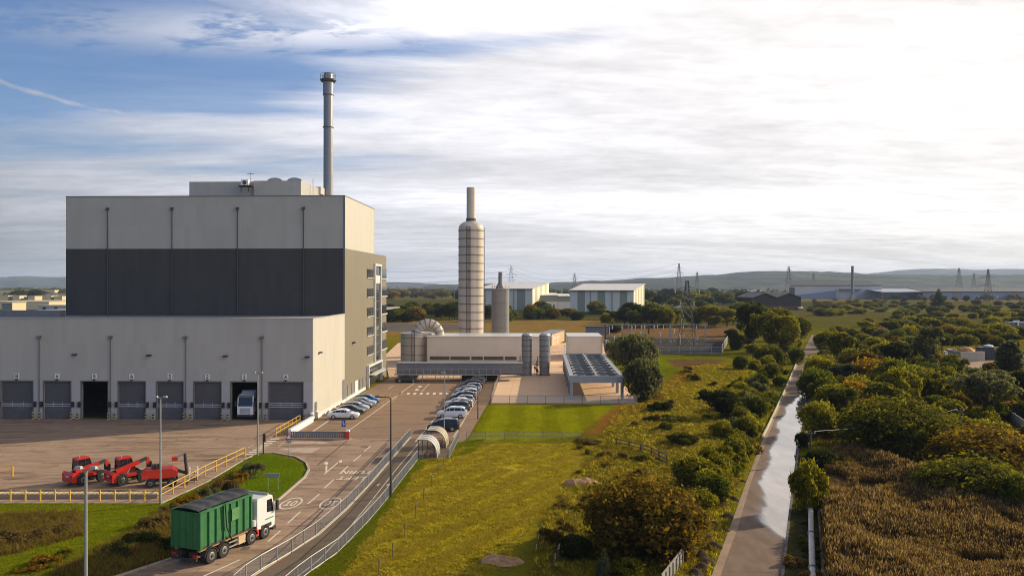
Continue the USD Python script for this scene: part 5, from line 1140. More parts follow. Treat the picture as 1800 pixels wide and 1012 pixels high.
def car_proto(kind, cname, col, metal=.35):
    key = (kind, cname)
    if key in CARS: return CARS[key]
    K = KINDS[kind]; W = K['W'] / 2; st = K['st']; c = proto(kind)
    paint = mat('car_paint_' + cname, col, .3, metal, var=.03, coat=.8)
    rows = []
    for x, zb, zr in st:
        e = min(1, (x - st[0][0]) / .35 + .72, (st[-1][0] - x) / .5 + .66); w = W * e; g = zr - zb
        wr = w * (.97 - .20 * min(1, g / .45))
        half = [(w * .90, .24), (w, .40), (w, zb * .78), (w * .965, zb), (wr if g > .06 else w * .80, zr - .05 if g > .06 else zr + .012), (wr * .80 if g > .06 else w * .5, zr if g > .06 else zr + .03)]
        rows.append([(x, y, z) for y, z in half] + [(x, -y, z) for y, z in half[::-1]])
    V = np.array(rows); n, k = V.shape[:2]; f = []
    for i in range(n - 1):
        for j in range(k):
            f.append([i * k + j, (i + 1) * k + j, (i + 1) * k + (j + 1) % k, i * k + (j + 1) % k])
    body = MB().add(V.reshape(-1, 3), f); body.add(V[0], [[0, j, j + 1] for j in range(1, k - 1)]); body.add(V[-1], [[0, j + 1, j] for j in range(1, k - 1)])
    part(c, 'body', body, paint, smooth=35)
    out = lambda p, s: np.array([p[0], p[1] + s * .012, p[2] + .004])
    for s, jb, jr in ((1, 3, 4), (-1, 8, 7)):
        for i in range(n - 1):
            g0, g1 = st[i][2] - st[i][1], st[i + 1][2] - st[i + 1][1]
            if max(g0, g1) < .2: continue
            A, B, C, D = (V[i, jb], V[i + 1, jb], V[i + 1, jr], V[i, jr])
            A, B, C, D = [A * .88 + D * .12, B * .88 + C * .12, B * .14 + C * .86, A * .14 + D * .86]
            if g0 < .12: A, D = A * .8 + B * .2, A * .8 + B * .2 + (0, 0, .01)
            if g1 < .12: B, C = B * .8 + A * .2, B * .8 + A * .2 + (0, 0, .01)
            m_ = (B - A) * .04; A, D, B, C = A + m_, D + m_, B - m_, C - m_
            part(c, 'side_window', MB().quad(*[out(p, s) for p in (A, B, C, D)]), M_CARGL)
    gl = [i for i in range(n - 1)]
    iw = [i for i in gl if st[i][0] > 0 and st[i][2] - st[i][1] > .15]; i0 = iw[0]; a, b = V[i0], V[i0 + 1]
    def crossq(p, q, name):
        A, B, C, D = p[4], p[7], q[7], q[4]; q2 = lambda X, Y, t: X * (1 - t) + Y * t
        A, B, C, D = q2(A, C, .06), q2(B, D, .06), q2(C, A, .06), q2(D, B, .06); nrm = np.cross(B - A, D - A); nrm = nrm / np.linalg.norm(nrm); nrm = nrm if nrm[2] > 0 else -nrm
        part(c, name, MB().quad(*[P + nrm * .035 for P in (A, B, C, D)]), M_CARGL)
    for i in range(n - 1):
        d0 = st[i + 1][2] - st[i][2]
        if st[i][0] > 0 and d0 < -.1 and st[i][2] > 1.2: crossq(V[i], V[i + 1], 'windscreen')
        if st[i][0] < -.8 and d0 > .1 and st[i + 1][2] > 1.2: crossq(V[i], V[i + 1], 'rear_window')
    xw = K['L'] / 2 - .86
    for x in (-xw + .05, xw):
        for s in (-1, 1):
            w = part(c, 'wheel', MB().cyl((x, s * (W - .20), .33), (x, s * (W + .015), .33), .33, n=18), M_TYRE)
            part(w, 'rim', MB().cyl((x, s * (W + .016), .33), (x, s * (W + .03), .33), .22, .19, n=14), M_RIM)
    xf, xr = st[-1][0], st[0][0]
    for s in (-1, 1):
        part(c, 'headlight', MB().box(xf - .24, xf - .02, s * W * .68 - .16, s * W * .68 + .16, st[-1][1] + .06, st[-1][1] + .18), M_LAMPW)
        part(c, 'tail_light', MB().box(xr - .01, xr + .10, s * W * .66 - .10, s * W * .66 + .10, st[0][1] + .02, st[0][1] + .24), M_LAMPR)
        part(c, 'mirror', MB().box(.62, .76, s * (W + .10) - .09, s * (W + .10) + .09, st[6][1] + .02, st[6][1] + .16), paint)
    part(c, 'front_bumper', MB().box(xf - .16, xf + .02, -W * .62, W * .62, .24, .44), M_CARBLK); part(c, 'rear_bumper', MB().box(xr - .02, xr + .12, -W * .66, W * .66, .26, .46), M_CARBLK)
    part(c, 'number_plate', MB().box(xr - .025, xr - .021, -.26, .26, .52, .63), M_YELLOW)
    CARS[key] = c; return c
COL = dict(white=((.72, .72, .70), .0), silver=((.45, .46, .47), .6), black=((.014, .014, .016), .2), grey=((.10, .105, .11), .5), blue=((.02, .12, .30), .4), dark_green=((.03, .04, .038), .4), pale_blue=((.30, .38, .45), .5), dark_blue=((.02, .03, .07), .4), red=((.30, .02, .02), .3))
def put_car(kind, cname, x, y, rz, label, group):
    copy(car_proto(kind, cname, *COL[cname]), 'parked_car', label, 'car', (x, y, .006), rz, None, group)
Yl = (118.3, 122.3, 125.2, 127.9, 130.6, 133.6)
for k, (kind, cn, lab) in enumerate((('saloon', 'white', 'white saloon nearest the barrier in the row by the sunlit wall'), ('saloon', 'black', 'black saloon next to the white one by the sunlit wall'), ('hatchback', 'silver', 'silver hatchback between two black cars by the sunlit wall'), ('saloon', 'black', 'black saloon beside the pale blue car in the row by the wall'), ('saloon', 'pale_blue', 'pale blue saloon next to the bright blue car by the wall'), ('hatchback', 'blue', 'bright blue hatchback, last of the row by the sunlit wall'))):
    put_car(kind, cn, GX(629.5, 118.3) + .035 * (Yl[k] - 118.3) - KINDS[kind]['L'] / 2, Yl[k] + .9, SRZ, lab, 'cars parked along the sunlit wall')
right = [('people_carrier', 'black', 109.4, 'black people carrier nearest the cycle shelters'), ('suv', 'white', 120.0, 'white estate car, second from the cycle shelters'), ('suv', 'grey', 125.6, 'dark grey off roader just behind the white estate car')] + \
    [(k_, c_, 128.5 + 2.75 * i, l_) for i, (k_, c_, l_) in enumerate((('hatchback', 'black', 'black hatchback, fourth from the cycle shelters'), ('saloon', 'white', 'white saloon, fifth from the cycle shelters'), ('hatchback', 'silver', 'silver hatchback, sixth from the cycle shelters'), ('suv', 'dark_blue', 'dark blue off roader, seventh from the cycle shelters'), ('saloon', 'silver', 'silver saloon, eighth from the cycle shelters'), ('hatchback', 'white', 'white hatchback, ninth from the cycle shelters'), ('saloon', 'grey', 'dark grey saloon, tenth from the cycle shelters'), ('saloon', 'pale_blue', 'pale blue saloon, eleventh from the cycle shelters'), ('hatchback', 'silver', 'silver hatchback, twelfth from the cycle shelters'), ('suv', 'black', 'black off roader toward the far end of the long row'), ('saloon', 'dark_green', 'dark green saloon toward the far end of the long row'), ('hatchback', 'grey', 'dark grey hatchback, second last of the long row'), ('hatchback', 'black', 'black hatchback, last of the long row')))]
for kind, cn, y, lab in right:
    x = GX(820, 119.1) + .035 * (y - 119.1) - KINDS[kind]['L'] / 2 if y > 112 else GX(807, 108.5) - 2.2
    put_car(kind, cn, x, y, math.pi + SRZ + random.Random(int(y)).uniform(-.03, .03), lab, 'cars in the long row beside the lawn path')
put_car('saloon', 'dark_green', GX(715, 163.5), 163.5, SRZ + .05, 'dark green saloon parked alone before the gallery', None)

# ------------------------------------------------------------------ the green container truck and other machines
M_GREEN = mat('container_green', (.030, .155, .045), .55, var=.4, scale=1.2, streak=.5, obj=True)
M_GREEND = mat('container_green_frame', (.03, .155, .05), .5, var=.2, obj=True)
M_TARP = mat('dark_tarpaulin', (.045, .045, .05), .8, var=.35, bump=.6, bscale=2.5, obj=True)
M_ORFR = mat('ochre_chassis', (.42, .23, .07), .6, var=.25, obj=True)
M_CHAS = mat('dark_chassis', (.03, .028, .027), .7)
M_CABW = mat('cab_white', (.74, .74, .72), .35, var=.04, coat=.5)
M_CREAMT = mat('cream_tank_panel', (.55, .42, .24), .5, var=.15, obj=True)
M_HGREEN = mat('bright_green_stripe', (.05, .35, .12), .4)
def wheel(parent, x, y, r, w, side, rim=None, hub=.56):
    a = part(parent, 'wheel', MB().cyl((x, y - w / 2, r), (x, y + w / 2, r), r, n=24), M_TYRE)
    part(a, 'rim', MB().cyl((x, y + side * (w / 2 + .002), r), (x, y + side * (w / 2 + .03), r), r * hub, r * hub * .85, n=18), rim or M_RIM)
    part(a, 'hub', MB().cyl((x, y + side * (w / 2 + .031), r), (x, y + side * (w / 2 + .09), r), r * .2, n=10), M_CHAS)
P1, P4 = G(370.6, 988.7), G(466, 945.6); hd = math.atan2(P4[1] - P1[1], P4[0] - P1[0]); fw = np.array([math.cos(hd), math.sin(hd), 0]); lf = np.array([-fw[1], fw[0], 0])
tk = thing('container_truck', 'white cabbed lorry carrying a tall ribbed green container with dark cover', 'truck', P1 + lf * 1.22, hd)
for x in (0, 1.3, 4.4, 6.0):
    for s in (-1, 1):
        wheel(tk, x, s * 1.06, .52, .34 if x > 2 else .5, s, mat('dull_rim', (.22, .21, .20), .5, .4))
        th = np.linspace(.15, math.pi - .15, 9)
        if x != 6.0: part(tk, 'mudguard', MB().side_prism([(x + .66 * math.cos(q), .52 + .66 * math.sin(q)) for q in th] + [(x + .61 * math.cos(q), .52 + .61 * math.sin(q)) for q in th[::-1]], s * 1.06 - .24, s * 1.06 + .24), M_CHAS)
part(tk, 'chassis_beam', MB().box(-1.2, 6.9, -.5, -.34, .72, 1.02), M_CHAS); part(tk, 'chassis_beam', MB().box(-1.2, 6.9, .34, .5, .72, 1.02), M_CHAS)
for s in (-1, 1): part(tk, 'hook_frame', MB().hexa([(-1.0, s * 1.02 - .09, 1.05), (4.5, s * 1.02 - .09, 1.05), (4.5, s * 1.02 + .09, 1.05), (-1.0, s * 1.02 + .09, 1.05)], [(-1.0, s * 1.02 - .09, 1.21), (4.5, s * 1.02 - .09, 1.21), (4.5, s * 1.02 + .09, 1.21), (-1.0, s * 1.02 + .09, 1.21)]), M_ORFR)
for s in (-1, 1):
    part(tk, 'side_tank', MB().box(2.95, 3.72, s * 1.0 - .2, s * 1.0 + .2, .42, 1.02), M_CREAMT)
    part(tk, 'side_guard', MB().box(1.95, 2.9, s * 1.12 - .03, s * 1.12 + .03, .45, .55), M_STEEL); part(tk, 'side_guard', MB().box(1.95, 2.9, s * 1.12 - .03, s * 1.12 + .03, .78, .88), M_STEEL)
    part(tk, 'red_locker', MB().box(4.98, 5.28, s * 1.0 - .18, s * 1.0 + .18, .42, 1.15), M_RED)
part(tk, 'rear_bumper', MB().box(-1.35, -1.22, -1.15, 1.15, .50, .66), M_CHAS)
for s in (-1, 1): part(tk, 'tail_light', MB().box(-1.30, -1.18, s * .95 - .2, s * .95 + .2, .72, .90), M_LAMPR)
cz0, cz1, cx0, cx1, cw_ = 1.25, 3.88, -1.05, 4.35, 1.22
ct = thing('roll_off_container', 'tall ribbed green steel container under a dark cover, on the white lorry', 'container', P1 + lf * 1.22, hd)
for s in (-1, 1):
    part(ct, 'side_wall', MB().hexa([(cx0, s * cw_ - .03, cz0 + .15), (cx1, s * cw_ - .03, cz0 + .15), (cx1, s * cw_ + .03, cz0 + .15), (cx0, s * cw_ + .03, cz0 + .15)], [(cx0, s * cw_ - .03, cz1), (cx1, s * cw_ - .03, cz1), (cx1, s * cw_ + .03, cz1), (cx0, s * cw_ + .03, cz1)]), M_GREEN)
    for k in range(8):
        x = cx0 + .06 + (cx1 - cx0 - .2) * k / 7; part(ct, 'rib', MB().box(x - .05, x + .09, s * (cw_ + .085) - .055, s * (cw_ + .085) + .055, cz0 + .1, cz1 - .08), M_GREEND)
    part(ct, 'top_rail', MB().box(cx0 - .03, cx1 + .03, s * (cw_ + .05) - .08, s * (cw_ + .05) + .08, cz1 - .078, cz1 + .06), M_GREEND)
    part(ct, 'bottom_rail', MB().box(cx0, cx1, s * (cw_ - .05) - .09, s * (cw_ - .05) + .09, cz0 - .02, cz0 + .148), M_CHAS)
    part(ct, 'name_plate', MB().box(1.95, 2.75, s * (cw_ + .20) - .012, s * (cw_ + .20) + .012, cz0 + 1.25, cz1 - .5), mat('pale_green_plate', (.10, .26, .09), .5, var=.25, obj=True))
    part(ct, 'sheet_arm', MB().tube([(1.2, s * (cw_ + .24), cz1 + .10), (1.35, s * (cw_ + .26), 2.2), (1.9, s * (cw_ + .22), 1.2)], .05, 6), M_CHAS)
for s in (-1, 1): part(ct, 'rear_door', MB().box(cx0 - .07, cx0 - .01, min(s * .02, s * cw_), max(s * .02, s * cw_), cz0, cz1 - .02), M_GREEN)
for s in (-1, 1): part(ct, 'door_post', MB().box(cx0 - .12, cx0 + .02, s * (cw_ + .06) - .08, s * (cw_ + .06) + .08, cz0 - .05, cz1 + .06), M_GREEND)
for y in (-.55, .55): part(ct, 'locking_bar', MB().cyl((cx0 - .11, y, cz0 + .05), (cx0 - .11, y, cz1 - .1), .03, n=6), M_GREEND)
part(ct, 'front_wall', MB().box(cx1 - .05, cx1 + .02, -cw_ + .04, cw_ - .04, cz0, cz1), M_GREEN)
part(ct, 'floor', MB().box(cx0, cx1 - .06, -cw_ + .05, cw_ - .05, cz0, cz0 + .1), M_CHAS)
gx, gy = np.meshgrid(np.linspace(cx0 - .05, cx1 + .05, 40), np.linspace(-cw_ - .02, cw_ + .02, 22), indexing='ij')
hz = cz1 + .05 + .22 * np.cos(gy / cw_ * math.pi / 2) ** .7 * (1 - .25 * np.cos(gx * 5)) + .10 * (meshkit.fbm(np.stack([gx * 1.4, gy * 1.4, 0 * gx], -1), 4, 4) - .5)
ai = np.arange(gx.size).reshape(gx.shape); part(ct, 'cover', MB().add(np.stack([gx, gy, hz], -1).reshape(-1, 3), np.stack([ai[:-1, :-1], ai[1:, :-1], ai[1:, 1:], ai[:-1, 1:]], -1).reshape(-1, 4)), M_TARP, smooth=True)
def lorry_cab(t, x0, x1, zr, white, sleeper=False):
    w = 1.2
    prof = [(x0, .95), (x1 - .05, .62), (x1 + .04, 1.2), (x1, 1.95), (x1 - .28, zr - .12), (x1 - .5, zr), (x0 + .05, zr), (x0, zr - .1)]
    part(t, 'cab', MB().side_prism(prof, -w, w), white, smooth=25)
    part(t, 'windscreen', MB().hexa([(x1 + .012, -w + .12, 1.98), (x1 + .012, w - .12, 1.98), (x1 - .02, w - .12, 1.96), (x1 - .02, -w + .12, 1.96)], [(x1 - .225, -w + .18, zr - .28), (x1 - .225, w - .18, zr - .28), (x1 - .26, w - .18, zr - .28), (x1 - .26, -w + .18, zr - .28)]), M_CARGL)
    for s in (-1, 1):
        q = s * (w + .008)
        part(t, 'side_window', MB().quad((x1 - .95, q, 2.0), (x1 - .14, q, 1.92), (x1 - .36, q, zr - .34), (x1 - .95, q, zr - .34)) if s < 0 else MB().quad((x1 - .95, q, zr - .34), (x1 - .36, q, zr - .34), (x1 - .14, q, 1.92), (x1 - .95, q, 2.0)), M_CARGL)
        part(t, 'mirror', MB().box(x1 - .05, x1 + .12, s * (w + .22) - .1, s * (w + .22) + .1, 1.95, 2.75), M_CHAS)
        part(t, 'headlight', MB().box(x1 - .02, x1 + .09, s * .92 - .2, s * .92 + .2, .72, .95), M_LAMPW)
        part(t, 'wheel_arch', MB().box(x1 - 1.62, x1 - .42, s * w - .03, s * w + .03, .85, 1.12), M_CHAS)
        part(t, 'door_stripe', MB().box(x1 - 1.15, x1 - .12, s * (w + .006) - .004, s * (w + .006) + .004, 1.42, 1.52), M_HGREEN if not sleeper else M_STEEL)
    part(t, 'bumper', MB().box(x1 - .25, x1 + .14, -w - .02, w + .02, .42, .74), M_CHAS)
    for k in range(4): part(t, 'grille_bar', MB().box(x1 + .0, x1 + .075, -.75, .75, 1.0 + .2 * k, 1.12 + .2 * k), M_CHAS if not sleeper else M_STEEL)
    part(t, 'sun_visor', MB().box(x1 - .3, x1 + .03, -w + .1, w - .1, zr - .16, zr - .08), M_CHAS)
    part(t, 'roof_light_bar', MB().box(x1 - .75, x1 - .6, -w + .1, w - .1, zr + .02, zr + .14), M_STEEL)
lorry_cab(tk, 5.05, 7.15, 3.30, M_CABW)
part(tk, 'exhaust_stack', MB().cyl((4.8, -.9, 1.0), (4.8, -.9, 3.1), .12, n=10), M_CHAS); part(tk, 'air_intake', MB().box(4.62, 4.98, .3, 1.0, 1.1, 3.0), M_CHAS)
part(tk, 'hook_arm', MB().tube([(4.3, 0, 1.1), (4.72, 0, 1.3), (4.72, 0, 3.0), (4.45, 0, 3.15)], .11, 8), M_ORFR)
part(tk, 'white_tank', MB().cyl((4.72, -1.12, 1.3), (4.72, -1.12, 1.75), .16, n=10), M_WHITE)
# lorry standing in door 1
a1_, b1_ = edges[7]; pos = site((a1_ + b1_) / 2 + .1, 3.4)
dt = thing('tractor_lorry', 'white lorry facing out of the open dark doorway number 1', 'truck', pos, SRZ - math.pi / 2)
lorry_cab(dt, 1.2, 3.4, 3.55, M_CABW, True)
part(dt, 'roof_fairing', MB().hexa([(1.3, -1.05, 3.56), (2.7, -1.05, 3.56), (2.7, 1.05, 3.56), (1.3, 1.05, 3.56)], [(1.3, -1.0, 4.15), (1.7, -1.0, 4.15), (1.7, 1.0, 4.15), (1.3, 1.0, 4.15)]), M_CABW)
part(dt, 'trailer_front', MB().box(-5, .9, -1.22, 1.22, 1.2, 3.9), M_CABW)
for x in (-3.6, -2.3, 2.45):
    for s in (-1, 1): wheel(dt, x, s * 1.0, .5, .34, s)
part(dt, 'chassis_beam', MB().box(-5, 2.5, -.5, .5, .6, 1.15), M_CHAS)
# red telescopic handlers
M_REDM = mat('machine_red', (.55, .028, .016), .3, var=.08, coat=.5, obj=True)
def handler(label, loc, rz, boom_up):
    t = thing('telehandler', label, 'telehandler', loc, rz, scale=(.80, .92, .98))
    for x in (-1.15, 1.35):
        for s in (-1, 1): wheel(t, x, s * .95, .62, .46, s, mat('dull_rim', (.22, .21, .20), .5, .4), .42)
    part(t, 'chassis', MB().side_prism([(-1.9, .55), (1.9, .55), (2.0, .85), (1.5, 1.05), (-1.5, 1.05), (-2.0, .95)], -.55, .55), M_CHAS)
    part(t, 'counterweight', MB().side_prism([(-2.35, .45), (-1.75, .40), (-1.75, 1.35), (-2.15, 1.45), (-2.38, 1.2)], -1.05, 1.05), M_REDM, smooth=20)
    part(t, 'engine_cover', MB().side_prism([(-1.74, .85), (.9, .85), (.9, 1.0), (.4, 1.12), (-1.74, 1.2)], -1.08, -.62), M_REDM, smooth=20)
    for s in (-1, 1):
        for x in (-1.15, 1.35): part(t, 'mudguard', MB().side_prism([(x + .72 * math.cos(q), .58 + .66 * math.sin(q)) for q in np.linspace(.3, 2.8, 9)] + [(x + .66 * math.cos(q), .58 + .60 * math.sin(q)) for q in np.linspace(2.8, .3, 9)], s * .95 - .22, s * .95 + .22), M_CHAS)
    cabp = [(-.55, .9), (.95, .9), (1.05, 1.5), (.55, 2.28), (-.5, 2.28), (-.62, 1.5)]
    part(t, 'cab_base', MB().side_prism([(-1.0, .88), (.98, .88), (1.04, 1.40), (-1.08, 1.40)], .18, 1.12), M_REDM)
    part(t, 'cab_glass', MB().side_prism([(-1.05, 1.403), (1.02, 1.403), (.55, 2.42), (-.95, 2.42)], .20, 1.10), M_CARGL)
    for (xa, za), (xb, zb) in (((-1.07, 1.4), (-.97, 2.43)), ((1.05, 1.4), (.57, 2.43)), ((.0, 1.4), (.0, 2.43))):
        for y in (.19, 1.11): part(t, 'cab_pillar', MB().cyl((xa, y, za), (xb, y, zb), .045, n=6), M_CHAS)
    part(t, 'cab_roof', MB().side_prism([(-1.1, 2.43), (.62, 2.43), (.5, 2.62), (-.95, 2.62)], .14, 1.16), M_REDM)
    part(t, 'beacon', MB().cyl((-.5, .6, 2.63), (-.5, .6, 2.80), .07, n=8), M_YELLOW)
    b0 = np.array([-1.6, -.36, 1.42]); b1 = b0 + np.array([3.9 * math.cos(boom_up), 0, 3.9 * math.sin(boom_up)]); d = (b1 - b0) / np.linalg.norm(b1 - b0); up = np.array([-d[2], 0, d[0]])
    def beam(p, q, hw, hh):
        return MB().hexa([p + [0, -hw, 0] - up * hh, q + [0, -hw, 0] - up * hh, q + [0, hw, 0] - up * hh, p + [0, hw, 0] - up * hh], [p + [0, -hw, 0] + up * hh, q + [0, -hw, 0] + up * hh, q + [0, hw, 0] + up * hh, p + [0, hw, 0] + up * hh])
    part(t, 'boom', beam(b0, b0 + d * 2.9, .17, .21), M_REDM); part(t, 'inner_boom', beam(b0 + d * 2.9, b1, .13, .16), M_CHAS)
    e = b1 + np.array([.35, 0, -.55]); part(t, 'boom_head', MB().side_prism([(b1[0] - .1, b1[2] + .18), (b1[0] + .25, b1[2] + .1), (e[0] + .15, e[2]), (e[0] - .15, e[2] - .1), (b1[0] - .12, b1[2] - .2)], -.48, -.24), M_REDM)
    part(t, 'lift_ram', MB().cyl((-.3, -.36, 1.0), tuple(b0 + d * 2.0), .07, n=8), M_STEEL)
    part(t, 'fork_carriage', MB().box(e[0] + .1, e[0] + .22, -.62, .58, e[2] - .55, e[2] + .2), M_CHAS)
    for y in (-.4, .3): part(t, 'fork', MB().box(e[0] + .22, e[0] + 1.25, y - .06, y + .06, e[2] - .55, e[2] - .48), M_CHAS)
    part(t, 'number_plate', MB().box(-2.40, -2.385, -.3, .3, .95, 1.08), M_SIGN)
    for s in (-1, 1): part(t, 'tail_light', MB().box(-2.40, -2.36, s * .85 - .1, s * .85 + .1, 1.0, 1.2), M_LAMPR)
handler('red telehandler with a red cab roof, leftmost of the three red machines', G(140, 853) + [0, 1.2, 0], 1.0, .14)
handler('red telehandler with its boom raised, middle of the three red machines', G(214, 853) + [0, 1.2, 0], .85, .22)
bl = thing('boom_lift', 'red wheeled boom lift with a black folded arm, rightmost red machine', 'boom lift', G(277, 856) + [0, .9, 0], .35)
part(bl, 'chassis', MB().box(-1.3, 1.3, -.5, .5, .42, .78), M_CHAS)
for x in (-.95, 1.0):
    for s in (-1, 1): wheel(bl, x, s * .85, .46, .36, s, mat('dull_rim', (.22, .21, .20), .5, .4), .45)
body = MB().side_prism([(-1.75, .85), (1.2, .85), (1.55, 1.1), (1.5, 1.45), (1.0, 1.75), (-1.45, 1.72), (-1.8, 1.45)], -.85, .85)
part(bl, 'turret_cover', body, M_REDM, smooth=30); part(bl, 'grille', MB().box(-1.83, -1.81, -.5, .5, 1.0, 1.4), M_CHAS)
for x in (-.9, -.45): part(bl, 'hydraulic_tank', MB().box(x, x + .38, -.35, .35, 1.76, 2.1), M_CHAS)
part(bl, 'lower_arm', MB().cyl((1.1, 0, 1.5), (2.35, 0, 1.0), .16, n=8), M_CHAS)
part(bl, 'upright_arm', MB().cyl((2.35, 0, .75), (2.15, 0, 3.0), .15, n=8), M_CHAS); part(bl, 'jib', MB().cyl((2.15, 0, 3.0), (1.35, -.1, 2.72), .10, n=8), M_STEEL)
part(bl, 'red_counterbox', MB().box(.95, 1.5, -.4, .25, 2.4, 2.75), M_REDM)
bk = part(bl, 'basket_floor', MB().box(2.6, 3.35, -.7, .7, .35, .42), M_CHAS)
for x in (2.6, 3.35):
    for y in (-.7, .7): part(bk, 'basket_post', MB().cyl((x, y, .42), (x, y, 1.5), .03, n=5), M_WHITE)
for z in (.95, 1.5): part(bk, 'basket_rail', MB().tube([(2.6, -.7, z), (3.35, -.7, z), (3.35, .7, z), (2.6, .7, z), (2.6, -.7, z)], .025, 5), M_WHITE)

# ------------------------------------------------------------------ pylons, power lines, the substation
M_LATT = mat('lattice_steel', (.07, .066, .062), .6, .2); M_LATTF = mat('far_lattice_steel', (.16, .16, .165), .6)
M_INSU = mat('insulator_white', (.72, .70, .68), .3); M_WIRE = mat('wire_grey', (.10, .10, .10), .6)
ARMS = {}
def pylon(label, x, y, h, base, arms, r, m, insul=True, waist=.5, rz=0.0):
    t = thing('pylon', label, 'pylon', (x, y, 0), rz)
    wid = lambda z: base * (1 - z / h) ** 1.15 * (.82) + base * .14
    zs = [0]
    while zs[-1] < h * .97: zs.append(min(h, zs[-1] + max(wid(zs[-1]) * .95, h * .045)))
    C = lambda z, i: np.array([(-1, 1, 1, -1)[i] * wid(z) / 2, (-1, -1, 1, 1)[i] * wid(z) / 2, z])
    for i in range(4): part(t, 'leg', MB().tube([C(z, i) for z in zs], r * 1.5, 5), m)
    for k in range(len(zs) - 1):
        br = MB()
        for i in range(4):
            j = (i + 1) % 4; br.cyl(C(zs[k], i), C(zs[k + 1], j), r, n=4, cap=False); br.cyl(C(zs[k], j), C(zs[k + 1], i), r, n=4, cap=False); br.cyl(C(zs[k + 1], i), C(zs[k + 1], j), r, n=4, cap=False)
        part(t, 'bracing', br, m, kind='stuff')
    tips = []
    for z, half in arms:
        for s in (-1, 1):
            a = MB(); tip = np.array([s * half, 0, z])
            for yy in (-1, 1):
                a.cyl((s * wid(z) / 2, yy * wid(z) / 2, z), tip, r, n=4, cap=False); a.cyl((s * wid(z) / 2, yy * wid(z) / 2, z + half * .22), tip, r, n=4, cap=False)
            part(t, 'crossarm', a, m)
            if insul: part(t, 'insulator', MB().cyl(tip, tip - [0, 0, h * .05], r * (5 if r > .11 else 2.4), n=6), M_INSU)
            tips.append(np.array([x, y, 0]) + trimesh.transformations.rotation_matrix(rz, (0, 0, 1))[:3, :3] @ (tip - [0, 0, h * .05]))
    return tips + [np.array([x, y, h])]
near = G(1208, 609); pn = pylon('near dark lattice pylon standing in the gravel substation', near[0], near[1], GZ(493, near[1]), 5.6, ((GZ(509, near[1]), 3.9), (GZ(530, near[1]), 2.2)), .055, M_LATT)
far = {}
for key, u, vt, Y, w, lab in (('a', 898.5, 466, 1000, 11, 'far pylon above the left striped warehouse'), ('b', 1010, 480, 1500, 11, 'far pylon in the gap between the two warehouses'), ('c', 1193.5, 463, 1150, 11, 'far pylon on the hill line above the near pylon, the left of a pair'), ('d', 1225.5, 477, 1800, 11, 'small far pylon on the hill, just right of the near pylon'), ('e', 1386.5, 468, 1200, 11, 'far pylon left of the pale blue hall'), ('f', 1430, 479, 1900, 11, 'faint pylon on the hill behind the pale blue hall'), ('g', 1686, 471, 1300, 11, 'far pylon above the long dark hall'), ('h', 1712, 480, 2100, 11, 'faintest pylon on the hill, between two bigger ones at the right')):
    h = GZ(vt, Y); far[key] = pylon(lab, GX(u, Y), Y, h, w, ((h * .88, w * .42), (h * .72, w * .62), (h * .58, w * .5)), .10 * Y / 900, M_LATTF, False)
Yi = 900; h = GZ(473, Yi); far['i'] = pylon('pylon with rows of white insulators at the far right', GX(1737, Yi), Yi, h, 8, ((GZ(488, Yi), 9.5), (GZ(503, Yi), 12), (GZ(520, Yi), 10.5)), .12, M_LATT)
def cable(t, a, b, sag, r):
    q = np.linspace(0, 1, 14)[:, None]; p = a + (b - a) * q; p[:, 2] -= (4 * sag * q * (1 - q))[:, 0]; part(t, 'conductor', MB().tube(p, r, 4), M_WIRE)
for k1, k2, lab in (('a', 'b', 'thin power cables between the two pylons at the warehouses'), ('b', 'c', 'thin power cables running on to the pylon on the hill line'), ('e', 'g', 'thin power cables above the pale blue hall')):
    t = thing('power_line', lab, 'power line', (0, 0, 0))
    for i in (0, 1, 2, 3, 6): cable(t, far[k1][i], far[k2][i], 9, .10)
t = thing('power_line', 'thin power cables running left from the warehouse pylon behind the tall hall', 'power line', (0, 0, 0))
for i in (0, 2, 3, 6): cable(t, far['a'][i], far['a'][i] + np.array([-330., 120, 0]), 8, .10)
t = thing('power_line', 'power cables from the near pylon to its neighbour on the hill line', 'power line', (0, 0, 0))
for i in (0, 1, 4): cable(t, pn[i], far['c'][i if i < 4 else 6], 10, .05)
for k, (u0, u1, v) in enumerate(((1064, 1140, 606), (1105, 1178, 601), (1140, 1240, 598))):
    a, b = G(u0, v), G(u1, v); W = b[0] - a[0]; hh = 20 - (571 - 500) * a[1] / F
    t = thing('busbar_gantry', ('grey substation gantry left of the near pylon, nearest one', 'middle grey substation gantry behind the grey green trees', 'grey substation gantry reaching past the near pylon')[k], 'gantry', (a[0], a[1], 0))
    for x in (0, W):
        part(t, 'column', MB().box(x - .22, x + .22, -.22, .22, 0, hh), M_POLE if k else M_BARNB)
        part(t, 'plinth', MB().box(x - .5, x + .5, -.5, .5, 0, .35), M_CONCR)
    part(t, 'beam', MB().box(0, W, -.12, .12, hh + .002, hh + .30), M_POLE)
    for j in range(4): x = W * (j + .7) / 4.4; part(t, 'insulator', MB().lathe([(.01, hh - 1.3), (.16, hh - 1.3), (.10, hh - 1.0), (.16, hh - .8), (.10, hh - .5), (.16, hh - .3), (.05, hh)], 10, (x, 0, 0)), M_INSU)
